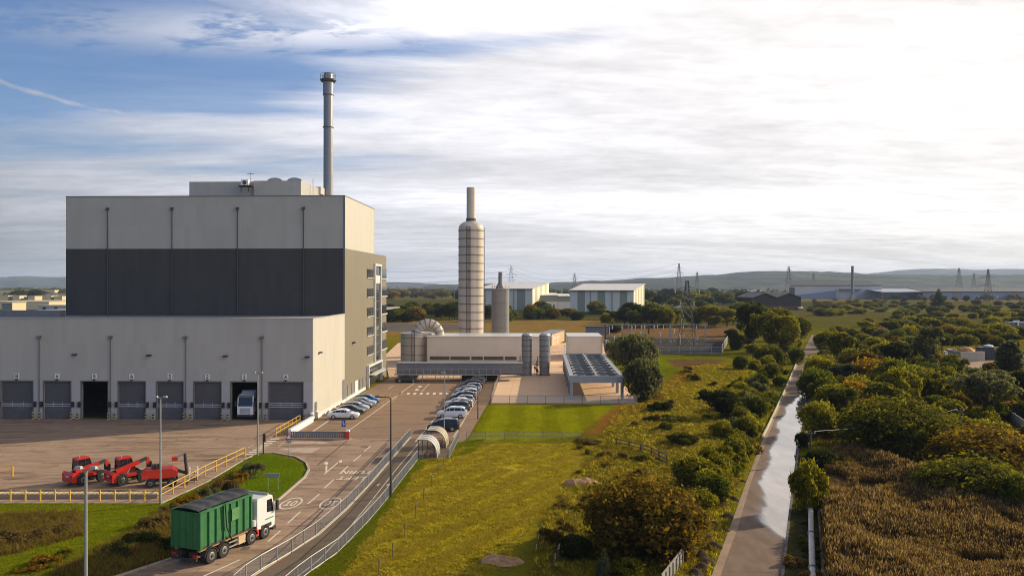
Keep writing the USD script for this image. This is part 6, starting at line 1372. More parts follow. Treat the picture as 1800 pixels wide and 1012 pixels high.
for k, (u, v, hh, lab) in enumerate(((1065.5, 612, 2.6, 'white topped insulator post at the left end of the substation'), (1080, 606, 2.9, 'insulator post, second from the left in the substation'), (1088, 603, 3.1, 'insulator post, third from the left in the substation'), (1113, 602, 3.2, 'insulator post half hidden by the grey green trees'), (1126, 600, 3.2, 'insulator post right of the first gantry column'), (1161, 602, 3.4, 'insulator post with a bright head between gantry columns'), (1185, 600, 4.4, 'tall paired insulator post just left of the near pylon'), (1196, 604, 3.0, 'insulator post at the left foot of the near pylon'), (1225, 606, 2.4, 'low insulator post right of the near pylon'))):
    p = G(u, v); t = thing('insulator_post', lab, 'insulator', p)
    part(t, 'support', MB().box(-.10, .10, -.10, .10, 0, hh * .62), M_STEEL); part(t, 'insulator', MB().lathe([(.01, hh * .62), (.17, hh * .62), (.12, hh * .72), (.17, hh * .76), (.12, hh * .86), (.20, hh * .9), (.20, hh), (.01, hh)], 10), M_INSU)
    part(t, 'head_bar', MB().box(-.7, .7, -.06, .06, hh + .002, hh + .12), M_INSU); part(t, 'footing', MB().box(-.35, .35, -.35, .35, 0, .25), M_CONCR)
railing('substation_fence', 'grey palisade fence along the front of the substation', [G(1064, 622), G(1269, 622)], M_STEEL, 2.0, 3.0, (.95, .1), .04, sheet=M_MESH2, cat='fence')
railing('substation_fence', 'sunlit pale panel fence at the right end of the substation', [G(1269, 621), G(1279, 603)], M_STEEL, 2.4, 3.0, (1.0, .1), .05, sheet=mat('pale_fence_sheet', (.62, .55, .46), .6), cat='fence')
t = thing('kiosk', 'small dark kiosk at the far left of the substation', 'kiosk', G(1050, 588), SRZ)
part(t, 'body', MB().box(-4.5, 4.5, 0, 4, 0, 3.0), M_GREYST); part(t, 'roof', MB().box(-4.8, 4.8, -.3, 4.3, 3.003, 3.25), M_CONT); part(t, 'post', MB().box(4.7, 5.0, -.2, .1, 0, 3.3), M_WHITE)

# ------------------------------------------------------------------ small things around the meadow, the lane and the thicket
def rock(seed, sx, sy, sz):
    m = trimesh.creation.icosphere(2, 1.0); v = np.array(m.vertices); n = meshkit.fbm(v * 1.3 + seed * 3.1, 4, seed)[:, None]; n2 = np.round(meshkit.fbm(v * .9 + seed, 2, seed + 5)[:, None] * 4) / 4
    v = v * (.62 + .5 * n + .22 * n2) * [sx, sy, sz]; return MB().add(v, m.faces)
M_ROCK = mat('verge_boulder_stone', (.075, .052, .036), .95, var=.6, spec=.05, scale=2.2, bump=.6, bscale=5)
ORD = ('first second third fourth fifth sixth seventh eighth ninth tenth eleventh twelfth thirteenth fourteenth fifteenth sixteenth seventeenth eighteenth nineteenth twentieth'.split())
BV = [862, 878, 890, 908, 922, 932, 946, 962, 977, 989, 1000, 1010, 846, 832]
for k, (u, v, s) in enumerate(((1293, 862, .6), (1287, 878, .7), (1281, 890, .8), (1271, 908, .9), (1264, 922, .7), (1266, 932, .6), (1257, 946, .8), (1246, 962, .8), (1241, 977, 1.0), (1239, 989, .9), (1232, 1000, .9), (1229, 1010, .9), (1298, 846, .5), (1302, 832, .5))):
    p = G(u, v); t = usdkit.mesh(stage, numbered('/World', 'boulder'), rock(k, s * (.5 + .35 * (k * 7 % 5) / 5), s * (.45 + .3 * (k * 3 % 4) / 4), s * (.42 + .2 * (k * 5 % 3) / 3)).move((p[0] + .5 * math.sin(k * 9.1), p[1], gz(p[0], p[1]) - .06), k * 1.3, 1.0, .3 * math.sin(k), .3 * math.cos(k * 2)).mesh(), M_ROCK, smooth=40)
    tag(t, 'rough brown boulder on the lane verge, %s from the near end of the row' % ORD[(ORDB := sorted(range(14), key=lambda q: -BV[q])).index(k)], 'boulder', 'boulders along the lane verge')
M_SHEETF = mat('pale_sheet_fence', (.30, .275, .235), .6, var=.15)
M_SOIL = mat('turned_soil', (.36, .20, .10), .95, var=.4, scale=2.0, bump=.8, bscale=4)
def heap(seed, w, d):
    q = np.linspace(-1, 1, 34); X, Y = np.meshgrid(q, q, indexing='ij'); P = np.stack([X * w, Y * d, 0 * X + seed], -1)
    r2 = X ** 2 + Y ** 2 + 1.1 * (meshkit.fbm(P * .9, 3, seed) - .5); z = .62 * np.clip(1 - r2, 0, 1) ** .7 * (.35 + 1.3 * meshkit.fbm(P * 2.2, 4, seed + 2)) + .10 * (meshkit.fbm(P * 6, 3, seed + 5) - .5) * (r2 < 1)
    a = np.arange(X.size).reshape(X.shape); return MB().add(np.stack([X * w * 1.15, Y * d * 1.15, z], -1).reshape(-1, 3), np.stack([a[:-1, :-1], a[1:, :-1], a[1:, 1:], a[:-1, 1:]], -1).reshape(-1, 4))
for u, v, w, d, lab in ((884, 988, 1.5, .8, 'bare brown soil heap low in the middle of the meadow'), (1022, 850, 1.6, .9, 'smaller soil heap behind the big russet bush'), (1005, 852, .8, .5, 'clod of soil left of the smaller heap')):
    p = G(u, v); t = usdkit.mesh(stage, numbered('/World', 'soil_heap'), heap(int(u), w, d).move((p[0], p[1], gz(p[0], p[1]) - .10)).mesh(), M_SOIL, smooth=35); tag(t, lab, 'soil heap')
for k, (u, v) in enumerate(((690, 981), (711.5, 945), (730, 911), (745, 879), (758, 856), (770, 836), (780, 819), (666, 1011), (949, 948), (945, 966), (941, 985), (981, 985), (974, 1003), (1067, 846))):
    p = G(u, v); t = thing('tree_stake', ('stake of a young tree in the left meadow row, %s from the cycle shelter' % ORD[[6, 5, 4, 3, 2, 1, 0, 7][k]] if k < 8 else 'stake of a young tree left of the big russet bush, %s of its cluster' % ORD[k - 8] if k < 13 else 'lone stake on the rough slope below the wooden fence'), 'stake', (p[0], p[1], gz(p[0], p[1]) - .05), 0, 'stakes of the young trees in the meadow')
    part(t, 'stake', MB().box(-.025, .025, -.025, .025, 0, 1.15), M_WOOD); part(t, 'guard', MB().hexa([(.03, -.03, .85), (.08, -.03, .85), (.08, .03, .85), (.03, .03, .85)], [(.06, -.03, 1.25), (.13, -.03, 1.25), (.13, .03, 1.25), (.06, .03, 1.25)]), M_SHEETF)
pp = [G(u, v) for u, v in ((1424.5, 872), (1425, 905), (1426, 950), (1428, 1012), (1430, 1060))]
t = thing('drain_pipe', 'pale grey pipe lying along the ditch between lane and reeds', 'pipe', (0, 0, 0))
M_PIPEW = mat('weathered_pipe_white', (.48, .44, .38), .6, var=.35, scale=1.5)
for a, b in zip(pp[:-1], pp[1:]): part(t, 'pipe_length', MB().cyl(a + [0, 0, .55], b + [0, 0, .55], .22, n=14), M_PIPEW, smooth=40)
for a in pp[:-1]: part(t, 'joint', MB().cyl(a + [0, -.12, .55], a + [0, .12, .55], .28, n=14), M_PIPE); part(t, 'pipe_support', MB().box(a[0] - .25, a[0] + .25, a[1] - .1, a[1] + .1, -.2, .34), M_WOOD)
t = thing('timber_edging', 'long brown timber edging between the ditch and the reeds', 'edging', (0, 0, 0))
qq = [G(u, v) for u, v in ((1436, 870), (1441, 930), (1447, 1012), (1450, 1060))]
for a, b in zip(qq[:-1], qq[1:]): part(t, 'board', MB().hexa([a + [-.1, 0, -.1], b + [-.1, 0, -.1], b + [.1, 0, -.1], a + [.1, 0, -.1]], [a + [-.1, 0, .5], b + [-.1, 0, .5], b + [.1, 0, .5], a + [.1, 0, .5]]), M_WOOD)
for (a, b, hgt, lab) in (((1286, 800), (1263, 838), 1.5, 'pale sheet metal fence seen edge on among the yellow bushes'), ((1199, 992), (1163, 1040), 1.1, 'pale sheet metal fence at the bottom edge beside the boulders')):
    a, b = G(*a), G(*b); d = b - a; L = np.linalg.norm(d); t = thing('sheet_fence', lab, 'fence', (a[0], a[1], gz(a[0], a[1]) - .1), math.atan2(d[1], d[0])); n = int(L / 1.1) + 1
    for k in range(n): part(t, 'sheet', MB().box(L * k / n, L * (k + 1) / n - .02, -.03, .03, 0, hgt + .1), M_SHEETF); part(t, 'post', MB().box(L * k / n - .04, L * k / n + .04, .032, .11, 0, hgt), M_POLE)
a, b = G(1742, 716), G(1800, 757); d = b - a; L = np.linalg.norm(d); t = thing('panel_wall', 'grey concrete panel wall below the spreading tree at the right', 'wall', a, math.atan2(d[1], d[0]))
for k in range(8): part(t, 'panel', MB().box(L * k / 8 + .05, L * (k + 1) / 8 - .05, -.05, .05, 0, 1.5), M_CONCR); part(t, 'post', MB().box(L * k / 8 - .05, L * k / 8 + .05, -.09, .09, 0, 1.65), M_CONCR)
u1_, u2_ = G(1425, 812), G(1688, 765)
for (p, lab) in ((u1_, 'old wooden utility pole by the lane, left end of the single wire'), (u2_, 'old wooden utility pole in the thicket, right end of the single wire')):
    t = thing('utility_pole', lab, 'utility pole', p); part(t, 'pole', MB().cyl((0, 0, -.1), (0, 0, 3.6), .12, .09, n=8), M_WOOD); part(t, 'crossarm', MB().box(-.6, .6, -.05, .05, 3.2, 3.32), M_WOOD)
    for x in (-.45, .45): part(t, 'insulator', MB().cyl((x, 0, 3.32), (x, 0, 3.5), .06, n=8), M_INSU)
t = thing('overhead_wire', 'single pale wire strung across the dark thicket', 'wire', (0, 0, 0)); cable(t, u1_ + [.45, 0, 3.5], u2_ + [-.45, 0, 3.5], .5, .035)
# scrap yard at the right
p = G(1710, 634); t = thing('scrap_bay', 'brown walled storage bay heaped with orange scrap at the right', 'storage bay', p)
part(t, 'front_wall', MB().box(-3.2, 3.2, 0, .3, 0, 2.4), M_CONCR); part(t, 'left_wall', MB().box(-3.2, -2.9, .302, 6, 0, 2.4), M_CONCR); part(t, 'right_wall', MB().box(2.9, 3.2, .302, 6, 0, 2.4), M_CONCR)
part(t, 'scrap_heap', rock(31, 2.9, 2.6, 2.6).move((0, 3.2, .9)), mat('orange_scrap', (.40, .17, .05), .8, var=.5, scale=1.5), smooth=40)
p = G(1746, 632); t = thing('container', 'dark blue container behind the scrap bay, pale stuff on its lid', 'container', p)
part(t, 'body', MB().box(-3.3, 3.3, 0, 2.5, .1, 3.3), mat('container_dark_blue', (.02, .028, .045), .5)); part(t, 'base_beam', MB().box(-3.3, 3.3, .1, 2.4, 0, .098), M_CHAS)
for k in range(10): part(t, 'rib', MB().box(-3.1 + k * .66, -2.95 + k * .66, -.06, -.003, .2, 3.2), M_CONT)
part(t, 'pale_load', rock(8, 1.2, .9, .5).move((-.6, 1.2, 3.5)), M_WHITE)
put_car('saloon', 'white', *G(1661, 626)[:2], .1, 'white car at the left of the scrap yard', None); put_car('hatchback', 'red', *G(1675, 622)[:2], .2, 'red car just behind the white one in the scrap yard', None)
rg_ = random.Random(5)
for k in range(12):
    p = G(1142 + 4.7 * k + rg_.uniform(-1, 1), 541 + rg_.uniform(-3, 3.5)); put_car(rg_.choice(['suv', 'people_carrier', 'hatchback']), rg_.choice(['white', 'white', 'silver']), p[0], p[1], rg_.uniform(-.4, .4), 'tiny pale vehicle in the far car park, %s from the left' % ORD[k], 'vehicles in the far car park')
for u0, u1, v, hpx, lab in ((1163, 1192, 553, 5, 'far white shed roof behind the hedge left of the near pylon'), (1217, 1236, 558, 5, 'far white shed roof behind the hedge right of the near pylon'), (1293, 1345, 514, 4, 'far row of white roofs left of the black barn'), (1404, 1412, 545, 6, 'small white hut at the right end of the black barn')):
    p = G(u0, v); w = (u1 - u0) * p[1] / F; hh = max(hpx * p[1] / F, 2); t = thing('far_shed', lab, 'shed', p); part(t, 'walls', MB().box(0, w, 0, 8, -.5, hh * .6), M_PIPE); part(t, 'roof', MB().hexa([(-.3, -.4, hh * .6 + .01), (w + .3, -.4, hh * .6 + .01), (w + .3, 8.4, hh * .6 + .01), (-.3, 8.4, hh * .6 + .01)], [(-.3, 3.8, hh), (w + .3, 3.8, hh), (w + .3, 4.2, hh), (-.3, 4.2, hh)]), M_WHR)
p = G(1788, 590); t = thing('portal_frame', 'small grey building with white frames at the right edge', 'building', p)
part(t, 'wall', MB().box(-1.5, 9, .5, 6, 0, 5.2), M_GREYST)
for x in (.2, 4.6): part(t, 'white_frame', MB().box(x, x + .5, 0, .45, 0, 5.6), M_WHITE); part(t, 'white_beam', MB().box(x - 1.6, x + .8, 0, .4, 5.603, 6.0), M_WHITE)

# ------------------------------------------------------------------ trees, bushes, reeds and grass
PAL = {
    'olive': [(.1, (0.043, 0.046, 0.005)), (.45, (0.122, 0.116, 0.010)), (.8, (0.213, 0.189, 0.017))],
    'green': [(.1, (0.034, 0.046, 0.005)), (.45, (0.090, 0.105, 0.009)), (.8, (0.171, 0.177, 0.015))],
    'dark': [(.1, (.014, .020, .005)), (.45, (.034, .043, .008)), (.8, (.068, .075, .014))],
    'yellow': [(.1, (0.067, 0.066, 0.005)), (.45, (0.207, 0.183, 0.010)), (.8, (0.342, 0.293, 0.017))],
    'rust': [(.1, (0.051, 0.034, 0.005)), (.45, (0.165, 0.104, 0.012)), (.8, (0.281, 0.183, 0.022))],
    'orange': [(.1, (0.085, 0.049, 0.004)), (.45, (0.281, 0.152, 0.010)), (.8, (0.439, 0.256, 0.018))],
    'greygreen': [(.1, (0.045, 0.048, 0.021)), (.45, (0.114, 0.114, 0.053)), (.8, (0.197, 0.190, 0.099))],
    'brown': [(.1, (0.051, 0.034, 0.010)), (.45, (0.159, 0.104, 0.029)), (.8, (0.262, 0.177, 0.059))]}
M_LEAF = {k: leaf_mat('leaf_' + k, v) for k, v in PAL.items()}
M_BARK = mat('bark', (.075, .055, .038), .95, var=.3, scale=3, obj=True)
def leaf_cloud(seed, lobes, n, size, gap=.40, freq=1.1, up=.25, shell=.22):
    r = np.random.default_rng(seed); C = np.array([l[0] for l in lobes], float); R = np.array([l[1] for l in lobes], float)
    area = (R[:, 0] * R[:, 2] + R[:, 0] * R[:, 1]) ; idx = r.choice(len(lobes), n * 3, p=area / area.sum())
    d = r.normal(size=(n * 3, 3)); d /= np.linalg.norm(d, axis=1, keepdims=True); d[:, 2] = np.abs(d[:, 2]) * np.where(r.random(n * 3) < .80, 1, -1)
    rad = 1 - np.abs(r.normal(size=n * 3)) * shell; rad = np.where(r.random(n * 3) < .06, 1 + .12 * r.random(n * 3), rad)
    p = C[idx] + d * R[idx] * np.clip(rad, .2, 1.2)[:, None]
    p += (meshkit.fbm(p * .9 + seed, 3, seed)[:, None] - .5) * d * R[idx] * .5
    keep = (meshkit.fbm(p * freq + seed * 1.7, 3, seed + 1) > gap) & (p[:, 2] > .05)
    p, d = p[keep][:n], d[keep][:n]; k = len(p)
    nrm = d * .8 + r.normal(size=(k, 3)) * .55 + [0, 0, up]; nrm /= np.linalg.norm(nrm, axis=1, keepdims=True)
    t = np.cross(nrm, r.normal(size=(k, 3))); t /= np.linalg.norm(t, axis=1, keepdims=True); b = np.cross(nrm, t)
    s = size * (.55 + .9 * r.random(k))[:, None]; bend = nrm * s * .25
    v = np.stack([p - t * s, p - b * s * .55 - bend * .4, p + t * s, p + b * s * .55 - bend * .4], 1).reshape(-1, 3)
    f = np.arange(4 * k).reshape(-1, 4); fn = np.cross(v[f[:, 1]] - v[f[:, 0]], v[f[:, 3]] - v[f[:, 0]]); flip = (fn * d).sum(1) < 0; f[flip] = f[flip][:, ::-1]
    return v, f
def limbs(seed, h, r0, n, spread, start=.25, fan=.6):
    r = random.Random(seed); mb = MB().tube([(0, 0, -.2), (.04, .02, h * start), (.1 * r.uniform(-1, 1), .1, h * .62)], [r0, r0 * .8, r0 * .35], 8)
    for k in range(n):
        a = k * 2.4 + r.random(); z0 = h * (start * .7 + .35 * r.random()); L = spread * (.55 + .45 * r.random())
        q = [(0, 0, z0), (L * .4 * math.cos(a), L * .4 * math.sin(a), z0 + h * .16), (L * fan * math.cos(a + .2), L * fan * math.sin(a + .2), z0 + h * .34), (L * math.cos(a + .1), L * math.sin(a + .1), z0 + h * (.42 + .1 * r.random()))]
        mb.tube(q, [r0 * .5, r0 * .36, r0 * .22, r0 * .08], 6)
    return mb
SHAPES = {}
def shape(kind, var):
    if (kind, var) in SHAPES: return SHAPES[(kind, var)]
    r = random.Random(hash_(kind) + var * 17); S = hash_(kind) % 91 + var * 7; u = r.uniform
    vs, vg = (1.0, .80, 1.3, .95)[var % 4], (.40, .45, .42, .36)[var % 4]
    if kind == 'bush':
        w0, h0 = 6.0, 3.6; lobes = [((0, 0, 1.5), (2.6, 2.4, 2.0))] + [((u(-1.9, 1.9), u(-1.7, 1.7), u(.8, 1.9)), (u(.9, 1.5), u(.9, 1.5), u(.9, 1.5))) for _ in range(6 + 2 * var)]
        lv = leaf_cloud(S, lobes, int(7000 / vs), .19 * vs, gap=vg, freq=(1.1, .8, 1.3, .9)[var % 4]); tr = limbs(S, 2.6, .14, 7, 2.0, .05)
    elif kind == 'bigbush':
        w0, h0 = 12.0, 6.6; lobes = [((0, 0, 2.6), (5.2, 4.6, 3.7))] + [((u(-4, 4), u(-3.4, 3.4), u(1.2, 3.9)), (u(1.3, 2.2), u(1.3, 2.2), u(1.2, 2.0))) for _ in range(16)]
        lv = leaf_cloud(S, lobes, 17000, .21, freq=.7); tr = limbs(S, 5.0, .24, 9, 4.0, .05)
    elif kind == 'round':
        w0, h0 = 6.0, 6.4; lobes = [((0, 0, 3.9), (2.4, 2.4, 2.3))] + [((u(-1.7, 1.7), u(-1.7, 1.7), u(1.9, 5.2)), (u(.9, 1.5), u(.9, 1.5), u(.8, 1.3))) for _ in range(11)]
        lv = leaf_cloud(S, lobes, int(7500 / vs), .20 * vs, gap=vg, freq=(1.1, .8, 1.3, .9)[var % 4]); tr = limbs(S, 6.0, .20, 8, 2.0, .2)
    elif kind == 'tall':
        w0, h0 = 4.6, 8.0; lobes = [((0, 0, 4.4), (1.7, 1.7, 3.4))] + [((u(-1.2, 1.2), u(-1.2, 1.2), u(1.4, 7.0)), (u(.7, 1.1), u(.7, 1.1), u(.8, 1.3))) for _ in range(11)]
        lv = leaf_cloud(S, lobes, int(7000 / vs), .19 * vs, gap=vg, freq=(1.1, .8, 1.3, .9)[var % 4]); tr = limbs(S, 7.5, .17, 8, 1.4, .15)
    elif kind == 'spread':
        w0, h0 = 9.0, 6.6; lobes = [((u(-3.2, 3.2), u(-2.8, 2.8), u(3.6, 5.4)), (u(1.0, 1.8), u(1.0, 1.8), u(.7, 1.1))) for _ in range(15)] + [((-2.0, 0, 4.4), (1.9, 2.0, 1.2)), ((1.2, .4, 5.0), (2.2, 2.0, 1.1))]
        lv = leaf_cloud(S, lobes, 8500, .20, gap=.44); tr = limbs(S, 6.0, .26, 10, 3.4, .22)
    elif kind == 'conifer':
        w0, h0 = 3.6, 6.5; lobes = [((0, 0, .5 + k * .62), (1.75 * (1 - k / 10.5) + .12, 1.75 * (1 - k / 10.5) + .12, .55)) for k in range(10)]
        lv = leaf_cloud(S, lobes, 4200, .15, gap=.3); tr = limbs(S, 6.2, .12, 2, .5, .3)
    elif kind == 'scrub':
        w0, h0 = 4.4, 1.7; lobes = [((u(-1.6, 1.6), u(-1.4, 1.4), u(.2, .8)), (u(.7, 1.2), u(.7, 1.2), u(.5, .9))) for _ in range(9)]
        lv = leaf_cloud(S, lobes, int(3600 / vs), .14 * vs, gap=vg, freq=(1.1, .8, 1.3, .9)[var % 4]); tr = limbs(S, 1.2, .06, 6, 1.3, .02)
    else:  # far trees: few, larger leaves
        w0, h0 = 6.0, 6.0; lobes = [((0, 0, 3.0), (2.5, 2.5, 2.6))] + [((u(-1.8, 1.8), u(-1.8, 1.8), u(1.2, 4.6)), (u(.9, 1.5), u(.9, 1.5), u(.9, 1.4))) for _ in range(8)]
        lv = leaf_cloud(S, lobes, 1300, .42, gap=.36); tr = MB().cyl((0, 0, -.3), (0, 0, 3), .2, .1, n=5)
    SHAPES[(kind, var)] = (lv, tr, w0, h0); return SHAPES[(kind, var)]
def hash_(s): return sum(ord(c) * (i + 3) for i, c in enumerate(s))
TREEP = {}
def tree_proto(kind, var, pal):
    if (kind, var, pal) in TREEP: return TREEP[(kind, var, pal)]
    lv, tr, w0, h0 = shape(kind, var); p = proto(kind + '_plant')
    tones(UsdGeom.Mesh(part(p, 'crown', lv, M_LEAF[pal])), 4, var + 1); part(p, 'trunk', tr, M_BARK); TREEP[(kind, var, pal)] = (p, w0, h0); return TREEP[(kind, var, pal)]
NV = {'bush': 4, 'bigbush': 1, 'round': 4, 'tall': 3, 'spread': 1, 'conifer': 1, 'scrub': 2, 'far': 3}
RT = random.Random(77)
def plant(kind0, pal, x, y, w, h, label, group=None, var=None):
    kind = 'bush' if kind0 == 'crown' else kind0
    p, w0, h0 = tree_proto(kind, RT.randrange(NV[kind]) if var is None else var, pal)
    name, cat = {'bush': ('bush', 'bush'), 'bigbush': ('bush', 'bush'), 'scrub': ('shrub', 'shrub'), 'conifer': ('conifer', 'conifer')}.get(kind0, ('tree', 'tree'))
    copy(p, name, label, cat, (x, y, gz(x, y) - .1), RT.uniform(0, 6.28), (w / w0, w / w0 * RT.uniform(.85, 1.0), h / h0), group)
def tree(u, vb, wpx, vt, kind, pal, label, group=None, dep=.35):
    p = G(u, vb); w = wpx / F * p[1]; y = p[1] + w * dep; x = GX(u, y); w = wpx / F * y; plant(kind, pal, x, y, w, max(GZ(vt, y) - gz(x, y), .5), label, group)
for a in [
    (1130, 996, 285, 826, 'bigbush', 'rust', 'biggest rounded russet bush in the foreground left of the lane'),
    (1222, 862, 92, 800, 'bush', 'yellow', 'yellow green bush between the big russet bush and the sheet fence'),
    (1262, 852, 60, 790, 'bush', 'yellow', 'yellow green bush right behind the edge on sheet fence'),
    (1268, 742, 82, 682, 'round', 'dark', 'dark round bush alone on the grassy slope'),
    (1132, 707, 80, 624, 'crown', 'greygreen', 'grey green tree beside the fan cooler, the nearer and lower one'),
    (1122, 660, 92, 582, 'crown', 'greygreen', 'grey green tree behind the nearer one beside the fan cooler'),
    (1098, 642, 64, 588, 'bush', 'greygreen', 'smaller grey green tree just right of the pale box building'),
    (1440, 770, 84, 700, 'bush', 'yellow', 'yellow green bush leaning over the right edge of the wet lane'),
    (1580, 810, 245, 692, 'bigbush', 'olive', 'broad green thicket bush with a deep black shaded side, right of the lane'),
    (1735, 745, 130, 644, 'spread', 'greygreen', 'spreading tree with bare forked trunk above the panel wall'),
    (1422, 905, 66, 806, 'bush', 'yellow', 'yellow green bush at the head of the pale drain pipe'),
    (1728, 850, 215, 742, 'bigbush', 'rust', 'wide russet bush behind the reeds'),
    (1705, 905, 225, 796, 'bigbush', 'olive', 'dark olive bush in front of the wide russet one, beside the reeds'),
    (1792, 920, 90, 830, 'bush', 'green', 'green bush at the right edge beyond the reeds'),
    (1498, 716, 76, 668, 'bush', 'orange', 'small bright orange bush in the thicket by the lane'),
    (1530, 690, 100, 628, 'bush', 'orange', 'yellow orange bush above the small bright orange one'),
    (1610, 700, 120, 638, 'bush', 'yellow', 'yellow bush in the middle of the thicket'),
    (1660, 690, 60, 640, 'bush', 'olive', 'olive bush right of the yellow one in the thicket'),
    (1474, 650, 58, 582, 'tall', 'olive', 'upright olive tree on the right side of the lane bend'),
    (1578, 655, 60, 598, 'round', 'dark', 'dark round tree in the thicket behind the orange bushes'),
    (1630, 662, 56, 570, 'tall', 'greygreen', 'tall grey green tree in the middle of the thicket'),
    (1775, 668, 60, 598, 'tall', 'greygreen', 'tall grey green tree close to the scrap bay'),
    (1322, 615, 70, 528, 'round', 'dark', 'dark tree at the left of the big clump by the lane bend'),
    (1352, 620, 66, 545, 'round', 'yellow', 'yellowing tree in front of the big clump by the lane bend'),
    (1384, 622, 62, 552, 'tall', 'yellow', 'upright yellowing tree in the big clump by the lane bend'),
    (1408, 606, 40, 555, 'round', 'olive', 'olive tree at the right end of the clump, by the lane bend'),
    (1372, 600, 56, 538, 'round', 'olive', 'olive tree at the back of the clump by the lane bend'),
    (1336, 590, 54, 534, 'round', 'green', 'green tree behind the dark one in the clump by the lane bend'),
    (1355, 645, 62, 604, 'bush', 'olive', 'olive bush at the foot of the clump by the lane'),
    (1398, 640, 36, 606, 'bush', 'green', 'green bush between the clump and the lane'),
    (1357, 668, 40, 636, 'bush', 'olive', 'olive bush on the verge where the pale kerb begins'),
    (1335, 690, 34, 655, 'bush', 'green', 'green bush on the slope left of the pale kerb'),
    (1322, 730, 46, 688, 'bush', 'greygreen', 'grey green bush right behind the lone dark round bush'),
    (1310, 770, 48, 728, 'bush', 'olive', 'olive bush on the lane verge below the grey green one'),
    (1322, 800, 34, 770, 'scrub', 'brown', 'brown shrub at the lane edge near the puddle'),
    (1290, 815, 50, 765, 'bush', 'olive', 'olive bush above the sheet fence top'),
    (1306, 826, 26, 805, 'scrub', 'yellow', 'yellow shrub above the first boulders'),
    (1062, 1022, 42, 962, 'conifer', 'greygreen', 'small blue green young conifer at the bottom edge'),
    (1106, 1024, 62, 978, 'bush', 'yellow', 'yellow bush at the bottom edge right of the small conifer'),
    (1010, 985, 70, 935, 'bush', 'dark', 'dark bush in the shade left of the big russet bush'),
    (1182, 985, 90, 935, 'bush', 'brown', 'brown bush at the foot of the big russet one, beside the verge'),
    (1160, 728, 46, 700, 'scrub', 'dark', 'low dark shrub below the nearer grey green tree'),
    (1185, 752, 60, 728, 'scrub', 'olive', 'low olive shrub left of the lone dark round bush'),
    (1200, 790, 60, 758, 'bush', 'olive', 'olive bush at the lower end of the wooden fence'),
    (1040, 786, 50, 770, 'scrub', 'brown', 'brown shrub at the corner of the lawn and the meadow'),
    (1112, 572, 52, 530, 'round', 'dark', 'dark tree at the right front of the nearer striped warehouse'),
    (1098, 574, 36, 540, 'round', 'dark', 'lower dark tree against the warehouse front'),
    (1146, 575, 50, 531, 'round', 'green', 'green tree at the sunlit end of the striped warehouse'),
    (1176, 575, 46, 536, 'round', 'green', 'green tree in the hedge two trees right of the warehouse'),
    (1216, 574, 46, 540, 'round', 'olive', 'olive tree behind the near pylon'),
    (1246, 574, 48, 534, 'round', 'yellow', 'yellowing tree right of the near pylon'),
    (1278, 575, 46, 540, 'round', 'yellow', 'yellowing tree at the right end of the pylon hedge'),
    (1304, 565, 50, 530, 'round', 'olive', 'olive tree where the pylon hedge meets the clump'),
    (1075, 585, 40, 568, 'bush', 'dark', 'dark low bush behind the box building'),
    (1650, 541, 30, 508, 'conifer', 'dark', 'black pointed conifer standing before the long dark hall'),
    (1770, 700, 90, 650, 'bush', 'olive', 'olive bush behind the spreading tree at the right'),
    (1795, 720, 50, 650, 'tall', 'dark', 'dark tree cut by the right edge beyond the spreading tree'),
    (1560, 765, 90, 725, 'bush', 'olive', 'olive bush behind the broad green thicket bush'),
    (1490, 770, 80, 720, 'bush', 'olive', 'olive bush between the leaning yellow bush and the broad green one'),
    (1670, 790, 60, 745, 'bush', 'brown', 'brown bush at the right foot of the broad green thicket bush'),
    (1445, 830, 70, 785, 'bush', 'dark', 'dark bush under the single wire beside the lane'),
    (1500, 835, 90, 800, 'scrub', 'brown', 'brown shrub at the top of the reed bed'),
    (1410, 790, 30, 755, 'bush', 'dark', 'small dark bush on the lane edge at the puddle'),
    (1490, 975, 26, 958, 'scrub', 'yellow', 'small yellow shrub among the reeds'),
    (438, 842, 52, 806, 'scrub', 'greygreen', 'grey green shrub on the grass island, nearest the crossing'),
    (398, 868, 52, 834, 'scrub', 'brown', 'brown shrub in the island border below the grey green one'),
    (366, 876, 48, 848, 'scrub', 'greygreen', 'second grey green shrub in the island border'),
    (418, 850, 34, 826, 'scrub', 'orange', 'tawny shrub between the two grey green ones'),
    (330, 893, 50, 866, 'scrub', 'orange', 'tawny shrub in the border just behind the green truck'),
    (304, 905, 44, 880, 'scrub', 'brown', 'brown shrub at the left of the border behind the green truck'),
    (268, 935, 60, 900, 'scrub', 'brown', 'brown shrub left of the green truck'),
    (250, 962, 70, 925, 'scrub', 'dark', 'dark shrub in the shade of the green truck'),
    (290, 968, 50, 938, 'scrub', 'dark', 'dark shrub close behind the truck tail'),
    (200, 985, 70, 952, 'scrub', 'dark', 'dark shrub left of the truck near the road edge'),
    (70, 1005, 70, 972, 'scrub', 'orange', 'tawny shrub at the bottom left'),
    (110, 985, 44, 955, 'scrub', 'yellow', 'pale yellow shrub at the bottom left beside the lamp post'),
    (20, 965, 80, 930, 'scrub', 'brown', 'brown shrub at the left edge'),
    (90, 945, 80, 915, 'scrub', 'brown', 'brown shrub in the grass left of the nearest lamp post'),
    (32, 557, 34, 541, 'round', 'orange', 'orange tree before the sand coloured shed'), (20, 558, 16, 545, 'round', 'dark', 'small dark tree left of the orange one'), (62, 556, 20, 546, 'round', 'dark', 'dark tree left of the grey walled shed'), (96, 541, 22, 528, 'round', 'rust', 'rusty tree between the sand coloured blocks'), (40, 536, 14, 524, 'round', 'green', 'green tree between the two small sand coloured blocks')]: tree(*a)
